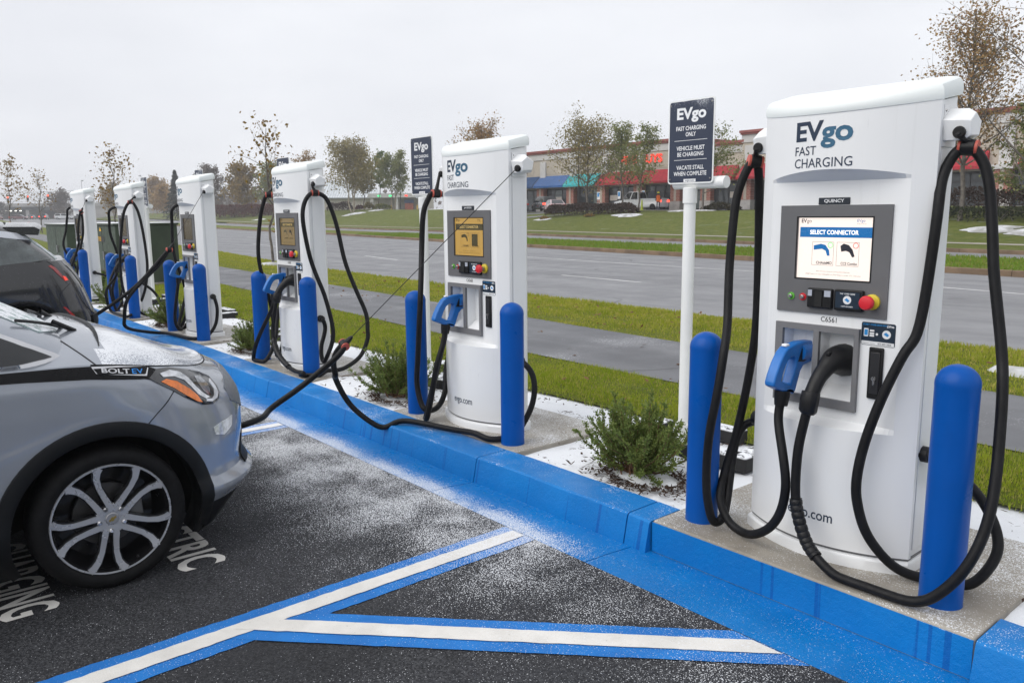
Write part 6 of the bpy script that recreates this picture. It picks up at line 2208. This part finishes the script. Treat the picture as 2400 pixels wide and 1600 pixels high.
for a, b, top in ((-82, -52.2, 9.35), (-52.2, -45.8, 8.6), (-45.8, -40, 9.45), (-40, -28, 8.6), (-28, -15, 9.3), (-15, 14, 8.6)):
    f = 66 if top > 9 else 66.25
    w = part('wall', MB().box(a, b, f, 84, 4.6, top - .42), M_STUC)
    part('cornice_band', MB().box(a - .05, b + .05, f - .10, 84.02, top - 1.15, top - .40), M_STUCW, w).location = (0, 0, 0)
    part('cornice', MB().box(a - .12, b + .12, f - .26, 84.1, top - .40, top - .24).box(a - .2, b + .2, f - .36, 84.2, top - .235, top), M_CORN, w)
    n = max(1, int((b - a) / 5.5))
    for k in range(n):
        c = a + (b - a) * (k + .5) / n
        if top > 9:
            part('wall_panel', MB().box(c - 2.2, c + 2.2, f - .03, f + .1, 6.4, 8.05), M_STUC, w)
PIER = [-80.2, -74.9, -69.5, -64.3, -58.7, -53.5, -49.6, -44.9, -38.5, -32, -27.2, -22.2, -16, -10, -4, 2, 8, 13]
for x in PIER:
    p = part('pier', MB().box(x - .62, x + .62, 65.35, 66.2, 2.75, 4.66), M_BRICK)
    part('pier_base', MB().box(x - .68, x + .68, 65.28, 66.2, 1.7, 2.745), M_STONE, p)
    part('pier_stripe', MB().box(x - .15, x + .15, 65.32, 65.36, 2.78, 4.64), M_STUC, p)
    part('pier_cap', MB().box(x - .75, x + .75, 65.2, 66.2, 4.665, 5.0), M_STUCW, p)
    part('pilaster', MB().box(x - .5, x + .5, 65.82, 66.2, 5.0, 8.0), M_STUCW, p)
lite = [surf('shop_light', (.5, .4, .25), .5, emis=(1., .72, .35), es=.7)]
for i, (a, b) in enumerate(zip(PIER[:-1], PIER[1:])):
    x0, x1 = a + .63, b - .63
    wn_ = part('window', MB().box(x0, x1, 66.02, 66.12, 1.75, 1.98).box(x0, x1, 66.02, 66.12, 4.40, 4.60).box(x0, x1, 66.02, 66.12, 3.78, 3.86), M_MULL)
    n = max(2, int((x1 - x0) / 1.25))
    for k in range(n + 1):
        xx = x0 + (x1 - x0) * k / n
        part('mullion', MB().box(xx - .05, xx + .05, 66.0, 66.13, 1.98, 4.40), M_MULL, wn_)
    for k in range(n):
        p0, p1 = x0 + (x1 - x0) * k / n + .05, x0 + (x1 - x0) * (k + 1) / n - .05
        for z0, z1 in ((1.98, 3.78), (3.86, 4.40)):
            part('pane', MB().box(p0, p1, 66.06, 66.09, z0, z1), M_PANEL_ if (i * 3 + k) % 4 == 0 else M_PANE, wn_, 0)
        if (i, k) in ((1, 1), (5, 0), (6, 1), (6, 2), (3, 0)):
            part('window_poster', MB().box(p0 + .1, p1 - .1, 66.045, 66.055, 3.0, 3.6), surf('poster_pale', (.55, .5, .45), .8), wn_, 0)
    if i in (5, 6):
        part('lit_shelf', MB().box(x0 + .2, x1 - .6, 67.4, 67.5, 3.9, 4.02), lite[0], wn_, 0)
    part('interior_floor', MB().box(x0, x1, 66.2, 72, 1.80, 1.84), surf('shop_floor', (.25, .22, .19), .6), wn_, 0)
    part('interior_wall', MB().box(x0, x1, 72, 72.1, 1.84, 4.6), surf('shop_inner', (.22, .20, .17), .8), wn_, 0)


def awning(x0, x1, mat, nm='awning'):
    m = MB()
    m.add([(x0, 66.0, 6.2), (x1, 66.0, 6.2), (x1, 64.7, 4.95), (x0, 64.7, 4.95), (x1, 64.7, 4.72), (x0, 64.7, 4.72), (x0, 66.0, 4.72), (x1, 66.0, 4.72)],
          [(0, 1, 2, 3), (3, 2, 4, 5), (0, 3, 5, 6), (1, 7, 4, 2)])
    a = part('awning', m, mat)
    n = int((x1 - x0) / .35)
    rb = MB()
    for k in range(n + 1):
        xx = x0 + .02 + (x1 - x0 - .04) * k / n
        rb.quad((xx - .02, 65.99, 6.214), (xx + .02, 65.99, 6.214), (xx + .02, 64.70, 4.962), (xx - .02, 64.70, 4.962))
    o = part('awning_stripes', rb, surf('awning_stripe', (.30, .33, .40), .7) if nm == 'striped' else mat, a, 0)


for a, b, c, n_ in ((-80, -75.7, 'navy', ''), (-75.55, -70.2, 'blue', 'striped'), (-70.1, -64.9, 'teal', ''), (-64.6, -59.5, 'red', ''), (-59.3, -52.4, 'red', ''), (-52.0, -46.1, 'red', ''), (-45.6, -41, 'red', ''), (-29.5, -23.4, 'red', ''), (-21, -16.6, 'red', ''), (-9.5, -4.6, 'navy', '')):
    awning(a, b, AW[c], n_)
M_RSIGN = surf('sign_letters_red', (.62, .03, .015), .4, emis=(1., .05, .02), es=.75)
o = letter('FIVE GUYS', 1.22, lambda a, b: tuple(Vector((-61.8 + a, 65.88, 7.02 + b)) - MO), M_RSIGN, mall, .04, 'LEFT', 'shop_lettering')
xs_ = [v.co.x for v in o.data.vertices]
k_ = 6.0 / (max(xs_) - min(xs_))
for v in o.data.vertices:
    v.co.x = min(xs_) + (v.co.x - min(xs_)) * k_
letter('ce', 1.1, lambda a, b: tuple(Vector((-78.95 + a, 65.88, 6.62 + b)) - MO), M_INK, mall, .03, 'LEFT', 'shop_lettering')
for x, lb in ((-56.9, 'small blue parking sign right of the pickup before the shop door'), (-63.6, 'small blue parking sign at the pier between teal and red awnings'), (-60.4, 'small blue parking sign above the white pickup\'s cab')):
    s_ = empty('accessible_parking_sign', (x, 64.2, 1.82), 0, lb.replace('right of', 'beside'), 'sign', 'parking signs before the shops')
    MB().tube([(0, 0, 0), (0, 0, 2.1)], .03, 6).build('post', M_STEEL, s_)
    b_ = MB().box(-.22, .22, -.03, -.01, 1.3, 2.15).build('board', M_PRINTW, s_, 0)
    MB().box(-.15, .15, -.04, -.031, 1.6, 2.05).build('symbol', M_PRINTB, b_, 0)

# ------------------------------------------------------------------ bank with drive-through, far left of the shops
bank = empty('bank_building', (-198, 99, 3.0), math.atan2(118.3 - 99, 198 - 181.2), 'low cream building with a pale ribbed metal roof and drive-through canopy', 'building')
bw = MB().box(-14, 27, 0, 16, -1, 3.2).build('wall', surf('bank_wall', (.50, .46, .40), .9, var=.06), bank, 30)
rf = MB()
rf.add([(-15, -.9, 3.15), (16, -.9, 3.15), (16, 17, 3.15), (-15, 17, 3.15), (-8, 8, 8.0), (7, 8, 8.0)], [(0, 1, 5, 4), (1, 2, 5), (2, 3, 4, 5), (3, 0, 4), (3, 2, 1, 0)])
ro = rf.build('roof', surf('metal_roof', (.60, .64, .66), .5, var=.05, snow=.25, ss=3), bank, 0)
for k in range(46):
    x = -14.8 + k * .68
    t = min(1, max(.02, (x + 15) / 7.0)) if x < -8 else (1 if x < 7 else max(.02, (16 - x) / 9.))
    MB().add([(x, -.93, 3.17), (x + .07, -.93, 3.17), (x + .07, -.93 + 8.9 * t, 3.20 + 4.85 * t), (x, -.93 + 8.9 * t, 3.20 + 4.85 * t), (x + .035, -.93, 3.28), (x + .035, -.93 + 8.9 * t, 3.31 + 4.85 * t)], [(0, 4, 5, 3), (4, 1, 2, 5)]).build('roof_rib', surf('metal_rib', (.40, .44, .47), .5), ro, 0)
MB().box(-15.2, 16.2, -1.1, -.86, 2.95, 3.2).build('gutter', surf('bank_gutter', (.25, .28, .30), .6), ro, 0)
cn = MB().box(12, 27.5, -5, 3, 3.0, 4.1).build('canopy', surf('canopy_pale', (.48, .48, .47), .8), bank, 30)
for x in (13, 19.5, 26):
    MB().box(x - .45, x + .45, -4.6, -3.7, -1, 3.0).build('canopy_pier', surf('canopy_pale', (.48, .48, .47), .8), bank, 30)
for x, mt in ((15, surf('signal_green_lit', (.05, .6, .2), .4, emis=(.05, 1., .3), es=1.2)), (18, MATS['signal_green_lit']), (22.2, surf('signal_red_lit', (.7, .03, .02), .4, emis=(1., .05, .02), es=1.4))):
    MB().box(x - .35, x + .35, -5.1, -5.0, 3.3, 3.65).build('lane_light', mt, cn, 0)
MB().box(10.5, 27, .02, .1, -.8, 2.9).build('recess_shade_panel', surf('recess_shade', (.06, .06, .06), .8), bank, 0)  # flat dark panel for the shade under the canopy; no recess is modelled
atm = MB().box(21.4, 23.6, -2.6, -1.4, -.6, 2.3).build('cash_machine', surf('atm_orange', (.45, .09, .03), .5), bank, 20)
MB().box(21.3, 23.7, -2.7, -1.3, 1.6, 2.5).build('cash_machine_head', surf('atm_blue', (.02, .08, .25), .5), atm, 20)
for x in (18.2, 25.0, 26.8):
    MB().tube([(x, -4.8, -.6), (x, -4.8, 1.1)], .16, 8).build('guard_post', surf('post_yellow', (.65, .42, .03), .6), bank, 30)
MB().tube([(9.0, -.05, -.5), (9.0, -.05, 3.0)], .06, 6).build('downpipe', M_STEEL, bank, 30)

# ------------------------------------------------------------------ lamp posts
M_POLE = surf('pole_dark', (.03, .03, .033), .5)
M_POLEG = surf('pole_grey', (.30, .31, .33), .5)


def lamp_post(label, p, h, mat, arm=.6):
    o = empty('lamp_post', p, 0, label, 'lamp post', 'parking lot and street lamps')
    MB().tube([(0, 0, 0), (0, 0, h)], [.09, .06], 8).build('pole', mat, o, 60)
    MB().box(-.05, arm, -.04, .04, h - .05, h + .02).build('arm', mat, o, 20)
    MB().box(arm - .25, arm + .55, -.25, .25, h - .12, h + .14).build('lamp_head', mat, o, 20)
    return o


lamp_post('black lamp post before the shops and the blue awnings', (-61.2, 58.6, 1.75), 7.3, M_POLE, .4)
lamp_post('black lamp post between the trees by the drive-through building', (-131, 80, 2.6), 10.4, M_POLE, .8)
lamp_post('grey street lamp beyond the thin street tree', (-275, 56, 1.1), 11.5, M_POLEG, 1.2)
lamp_post('tall grey lamp pole near the wood edge', (-250, 66.5, 1.4), 12, M_POLEG, -1.2)


# ------------------------------------------------------------------ vehicles far off
def small_car(label, loc, rz, col, L=4.6, Wd=1.82, H=1.5, kind='sedan', lights=True, group=None):
    root = empty({'pickup': 'pickup_truck', 'suv': 'sport_utility_car'}.get(kind, 'car'), loc, rz, label, {'pickup': 'truck'}.get(kind, 'car'), group)
    P = car_paint('paint_%02d%02d%02d' % tuple(int(c * 99) for c in col), col, 0, .1, False)
    h0 = .26
    hb = .93 if kind != 'pickup' else 1.08
    if kind == 'suv':
        hb = 1.02
    # local: +y is forward
    y0, y1 = -L / 2, L / 2

    def sec(y, w, za, zb):
        r_ = .12
        return [(-w / 2, y, za + .1), (-w / 2 + r_, y, za), (w / 2 - r_, y, za), (w / 2, y, za + .1), (w / 2, y, zb - r_), (w / 2 - r_ * .8, y, zb), (-w / 2 + r_ * .8, y, zb), (-w / 2, y, zb - r_)]
    ys = [(y0, .80, h0 + .1, hb - .12), (y0 + .12, .94, h0, hb), (y0 + .9, 1., h0 - .04, hb + .02), (0, 1., h0 - .04, hb), (y1 - 1.0, 1., h0 - .04, hb - .04), (y1 - .25, .95, h0, hb - .18), (y1, .80, h0 + .1, hb - .32)]
    MB().loft([sec(y, Wd * w, a, b) for y, w, a, b in ys]).build('body', P, root, 40)
    if kind == 'pickup':
        g = [(-.3, hb), (-.15, H + .3), (1.05, H + .3), (1.75, hb)]
        MB().box(-Wd / 2 + .05, Wd / 2 - .05, y0 + .05, -.35, hb - .02, hb + .12).build('bed_rail', P, root, 20)
        MB().lathe([(0, 0), (.5, .0), (.45, .5), (.2, .9), (0, 1.0)], 10, (0, -1.5, hb)).build('tarp', surf('tarp_navy', (.02, .025, .04), .7), root, 30)
    elif kind == 'suv':
        g = [(y0 + .08, hb), (y0 + .35, H), (.45, H), (1.25, hb)]
    else:
        g = [(y0 + .35, hb), (-.95, H), (.35, H), (1.25, hb)]
    w0, w1 = Wd * .94 / 2, Wd * .74 / 2
    (a, z0), (b, z1), (c, _), (d, _) = g
    G = MB()
    G.add([(-w0, a, z0), (w0, a, z0), (w0, d, z0), (-w0, d, z0), (-w1, b, z1), (w1, b, z1), (w1, c, z1), (-w1, c, z1)], [(4, 5, 6, 7), (0, 1, 5, 4), (1, 2, 6, 5), (2, 3, 7, 6), (3, 0, 4, 7)])
    gh = G.build('cabin', P, root, 20, bevel=.05)

    def win(p):
        cc = sum((Vector(q) for q in p), Vector()) / len(p)
        nn = (Vector(p[1]) - Vector(p[0])).cross(Vector(p[3]) - Vector(p[0])).normalized()
        if nn.dot(cc - Vector((0, 0, .8))) < 0:
            nn = -nn
        q = [tuple(cc + (Vector(v) - cc) * .84 + nn * .012) for v in p]
        MB().quad(*q).build('window', M_GLASS, root, 0)
    for s in (-1, 1):
        m0, m1 = (a + d) / 2, (b + c) / 2
        win([(s * w0, a, z0), (s * w0, m0, z0), (s * w1, m1, z1), (s * w1, b, z1)])
        win([(s * w0, m0, z0), (s * w0, d, z0), (s * w1, c, z1), (s * w1, m1, z1)])
    win([(-w0, a, z0), (w0, a, z0), (w1, b, z1), (-w1, b, z1)])
    win([(-w0, d, z0), (w0, d, z0), (w1, c, z1), (-w1, c, z1)])
    for s in (-1, 1):
        for yy in (y0 + .85, y1 - .9):
            w = MB().lathe([(0, -.11), (.33, -.11), (.34, .0), (.33, .11), (.21, .115), (.20, .09), (0, .09)], 18, (s * (Wd / 2 - .10), yy, .33), 'x').build('wheel', M_TYRE, root, 30)
            MB().lathe([(0, .0), (.20, .0), (.18, .02), (0, .03)], 12, (s * (Wd / 2 - .005), yy, .33), 'x').build('rim', M_RIM, w, 30)
        tl = surf('tail_lit', (.7, .02, .02), .3, emis=(1., .06, .03), es=3.0) if lights else surf('reflector_red', (.42, .015, .015), .2)
        MB().box(s * Wd * .40 - .16, s * Wd * .40 + .16, y0 - .03, y0 + .12, hb - .26, hb - .06).build('tail_light', tl, root, 20)
        MB().box(s * Wd * .38 - .18, s * Wd * .38 + .18, y1 - .14, y1 + .01, hb - .46, hb - .32).build('headlight', surf('lamp_clear', (.70, .71, .74), .08), root, 20)
    return root


Q1 = 'cars waiting at the traffic signals'
small_car('red car with lit brake lights at the signals', (-276, 33.3, 1.0), R(66), (.20, .02, .02), group=Q1)
small_car('dark red sedan crossing before the overpass', (-268.5, 37.6, 1.0), R(-32), (.09, .015, .02), 4.8, group=Q1)
small_car('dark grey car waiting under the overpass', (-297, 45.3, 1.0), R(66), (.04, .045, .05), group=Q1)
small_car('dark compact car with bright brake lights seen from behind', (-259, 42.2, 1.0), R(68), (.03, .03, .035), 4.4, 1.85, 1.62, 'suv', group=Q1)
small_car('silver estate car passing before the overpass', (-252, 46.0, 1.0), R(-30), (.52, .53, .54), 4.9, 1.85, 1.6, 'suv', False, group=Q1)
Q2 = 'vehicles parked by the shops'
small_car('dark sport utility car parked before the blue awnings', (-71.0, 62.5, 1.85), R(66), (.015, .015, .017), 4.8, 1.95, 1.75, 'suv', True, group=Q2)
small_car('grey sport utility car behind the dark one', (-75.5, 62.2, 1.85), R(60), (.2, .21, .22), 4.7, 1.9, 1.7, 'suv', False, group=Q2)
small_car('pale pink frosted car low behind the hedge', (-66.0, 59.5, 1.7), R(60), (.55, .40, .40), 4.4, 1.8, 1.42, 'sedan', False, group=Q2)
small_car('white pickup truck with dark tarp behind the hedge', (-55.9, 62.6, 1.85), R(98), (.62, .63, .65), 5.9, 2.0, 1.62, 'pickup', True, group=Q2)


# worker in orange vest, standing
def worker():
    root = empty('person', (-52.3, 61.2, 1.83), R(200), 'person in an orange safety vest and yellow hat standing behind the pickup truck', 'person')
    V = [(0, 0, .95), (0, 0, 1.15), (0, .02, 1.38), (0, .02, 1.50), (0, .03, 1.60), (0, .03, 1.74), (.10, 0, .90), (.12, .03, .50), (.13, 0, .08), (.13, .14, .03), (-.10, 0, .90), (-.12, -.02, .50), (-.13, -.04, .08), (-.13, .10, .03), (.20, .01, 1.42), (.27, -.02, 1.15), (.24, .12, .92), (-.20, .01, 1.42), (-.27, -.02, 1.15), (-.24, .14, .95)]
    E_ = [(0, 1), (1, 2), (2, 3), (3, 4), (4, 5), (0, 6), (6, 7), (7, 8), (8, 9), (0, 10), (10, 11), (11, 12), (12, 13), (2, 14), (14, 15), (15, 16), (2, 17), (17, 18), (18, 19)]
    rad = [.16, .15, .17, .07, .09, .085, .11, .075, .055, .045, .11, .075, .055, .045, .07, .055, .045, .07, .055, .045]
    me = bpy.data.meshes.new('body')
    me.from_pydata(V, E_, [])
    o = bpy.data.objects.new('body', me)
    link(o, root)
    bm = bmesh.new()
    bm.from_mesh(me)
    lay = bm.verts.layers.skin.verify()
    bm.verts.ensure_lookup_table()
    for i, v in enumerate(bm.verts):
        v[lay].radius = (rad[i], rad[i] * .85)
        v[lay].use_root = i == 0
    bm.to_mesh(me)
    bm.free()
    m = o.modifiers.new('skin', 'SKIN')
    m.use_smooth_shade = True
    m = o.modifiers.new('sub', 'SUBSURF')
    m.levels = m.render_levels = 1
    me.materials.append(surf('work_clothes', (.03, .035, .05), .9))
    MB().loft([[(r_ * math.cos(a), .01 + r_ * .72 * math.sin(a), z) for a in np.linspace(0, 6.283, 16, endpoint=False)] for r_, z in ((.21, .85), (.20, 1.1), (.235, 1.38), (.12, 1.52))], True, False, False).build('vest', surf('vest_orange', (.85, .16, .02), .8, emis=None), root, 60)
    MB().loft([[(r_ * math.cos(a), .03 + r_ * math.sin(a), z) for a in np.linspace(0, 6.283, 14, endpoint=False)] for r_, z in ((.16, 1.70), (.13, 1.71), (.12, 1.79), (.06, 1.85))]).build('hat', surf('hat_yellow', (.65, .62, .04), .6), root, 60)
    return root


worker()
o = empty('safety_cone', (-54.3, 61.0, 1.83), 0, 'lime yellow topped marker by the pickup truck', 'cone')
MB().lathe([(0, 0), (.2, 0), (.2, .04), (.14, .05), (.05, 1.1), (0, 1.1)], 12).build('cone_body', surf('cone_lime', (.55, .65, .03), .6), o)
MB().lathe([(0, 0), (.28, 0), (.28, .03), (0, .03)], 8, (0, 0, -.0)).build('cone_foot', M_BLK, o)

# ------------------------------------------------------------------ overpass, signals
ovp = empty('overpass', (-407, 63, 1.0), math.atan2(71.63 - 52.96, 415.37 - 399.67), 'pale concrete road overpass with dark girders', 'bridge')
M_CONC = surf('bridge_concrete', (.34, .33, .33), .9, var=.1, vs=.2)
M_GIRD = surf('bridge_girder', (.06, .065, .075), .8)
MB().box(-160, 140, -6, 8, 5.4, 6.0).build('deck', M_CONC, ovp, 20)
MB().box(-160, 140, -6.4, -6.0, 5.2, 6.7).build('parapet', M_CONC, ovp, 20)
MB().box(-14, 18, -5.6, 7.6, 3.9, 5.39).build('girder', M_GIRD, ovp, 20)
MB().box(-160, -14, -5.8, 7.8, -2, 5.39).build('abutment', M_CONC, ovp, 20)
MB().box(18, 140, -5.8, 7.8, -2, 5.39).build('abutment', M_CONC, ovp, 20)
MB().box(1, 2.4, -5, 7, -2, 3.9).build('pier', M_CONC, ovp, 20)
for k in range(6):
    MB().box(-12.0 + k * 2.1, -11.3 + k * 2.1, -5.2, -5.0, 3.35, 3.7).build('soffit_light', surf('soffit_lamp', (.8, .8, .7), .4, emis=(1, .97, .85), es=2.5), ovp, 0)
MB().box(-14, 18, 7, 7.5, -1, 3.9).build('underpass_shade_sheet', surf('underpass_shade', (.03, .03, .035), .9), ovp, 0)  # near-black sheet across the far side, stands in for shade under the bridge
for k in range(24):
    MB().box(-150 + k * 12, -149.8 + k * 12, -6.3, -6.1, 6.7, 7.4).build('rail_post', M_POLEG, ovp, 0)
MB().box(-160, 140, -6.25, -6.18, 7.3, 7.4).build('rail', M_POLEG, ovp, 0)

M_SHOUS = surf('signal_housing', (.03, .03, .03), .6)
M_RLIT = surf('signal_red_bright', (.9, .05, .02), .4, emis=(1., .07, .02), es=5.)
for p, lb in (((-236, 30.6, 6.3), 'red traffic signal over the lane by the street tree'), ((-232.5, 34.4, 6.5), 'red traffic signal over the middle lane'), ((-229.3, 38.3, 6.7), 'red traffic signal beside the overpass lamp')):
    s_ = empty('traffic_signal', (p[0], p[1], p[2]), math.atan2(-p[1] - 3, -p[0]) + math.pi / 2 + math.pi * 0, lb, 'traffic signal', 'red signals hung over the road')
    MB().box(-.22, .22, -.15, .15, -.75, .55).build('housing', M_SHOUS, s_, 20)
    MB().lathe([(0, 0), (.19, 0), (.16, -.05), (0, -.06)], 14, (0, -.16, .32), 'y').build('red_lens', M_RLIT, s_, 30)
    for zz in (-.1, -.5):
        MB().lathe([(0, 0), (.16, 0), (0, -.03)], 12, (0, -.155, zz), 'y').build('dark_lens', surf('lens_dark', (.02, .03, .02), .3), s_, 30)
    MB().tube([(0, 0, .55), (0, 0, 1.3)], .04, 6).build('hanger', M_POLEG, s_, 30)
w_ = empty('signal_span', (-232.5, 34.4, 0), 0, 'grey pole and thin span carrying the red signals', 'signal pole')
MB().tube([(-8.5, -9, 7.3), (0, 0, 7.75), (6.5, 7.2, 8.1), (9, 10, 8.2)], .05, 6).build('span', M_POLEG, w_, 30)
MB().tube([(9, 10, .8), (9, 10, 8.3)], [.16, .10], 8).build('pole', M_POLEG, w_, 30)

# ------------------------------------------------------------------ green utility cabinets
M_CAB = surf('cabinet_green', (.030, .048, .026), .5, var=.15, vs=3)
M_CABT = surf('cabinet_top', (.05, .065, .045), .6, snow=.8, ss=5)
M_NUM = surf('number_yellow', (.75, .42, .02), .5)
for (x0, x1, y0, y1, h, lb, num) in ((-21.3, -18.9, 1.60, 3.0, 1.46, 'dark green utility cabinet with yellow numbers behind the chargers', '7183'), (-27.4, -24.6, 1.70, 3.1, 1.42, 'dark green utility box with snow on top beyond the last charger', None)):
    o = empty('utility_cabinet', ((x0 + x1) / 2, (y0 + y1) / 2, -.02), 0, lb, 'utility box', 'green utility cabinets')
    hx, hy = (x1 - x0) / 2, (y1 - y0) / 2
    bo = MB().box(-hx, hx, -hy, hy, .06, h - .04).build('cabinet_body', M_CAB, o, 20, bevel=.02)
    MB().box(-hx - .03, hx + .03, -hy - .04, hy + .03, h - .04, h + .02).build('cabinet_lid', M_CABT, o, 20, bevel=.015)
    MB().box(-hx - .1, hx + .1, -hy - .1, hy + .1, -.05, .06).build('cabinet_base', M_PAD, o, 20)
    for xx in (-hx * .02,):
        MB().box(xx - .006, xx + .006, -hy - .004, -hy + .002, .12, h - .1).build('door_gap', M_SHUT, bo, 0)
    MB().box(hx * .1, hx * .18, -hy - .05, -hy, .6, .8).build('handle', M_STEEL, bo, 20)
    for sx in (1,):
        MB().box(hx, hx + .004, -hy * .6, hy * .6, .2, h - .2).build('side_plate', M_CAB, bo, 0)
    if num:
        MB().box(-hx * .35, hx * .15, -hy - .006, -hy - .003, 1.02, 1.16).build('number_plate', surf('plate_black', (.02, .02, .02), .5), bo, 0)
        letter(num, .15, lambda a, b: (-hx * .32 + a, -hy - .009, 1.04 + b), M_NUM, bo, .004, 'LEFT', 'number')
        MB().prism([(-.12, 1.30), (.08, 1.30), (-.02, 1.40)], lambda a, b, t: (a - .1, -hy - .006 - t, b - .02), 0, .002).build('warning_label', M_NUM, bo, 0)
        letter('7183', .14, lambda a, b: (hx + .006, -.2 + a, 1.04 + b), M_NUM, bo, .004, 'LEFT', 'number')

# ------------------------------------------------------------------ damp air
hz = MB().box(-1010, 410, -410, 810, -1.75, 19.0).build('haze', bpy.data.materials.new('haze'), None, 0)
tag(hz, 'thin winter haze over the road and shops', 'haze', kind='stuff')
hm = hz.data.materials[0]
hm.use_nodes = True
ht = hm.node_tree
for n_ in list(ht.nodes):
    ht.nodes.remove(n_)
ho = ht.nodes.new('ShaderNodeOutputMaterial')
hv = ht.nodes.new('ShaderNodeVolumePrincipled')
hv.inputs['Color'].default_value = (.93, .94, .97, 1)
hv.inputs['Density'].default_value = .0009
hv.inputs['Anisotropy'].default_value = .2
ht.links.new(hv.outputs[0], ho.inputs['Volume'])
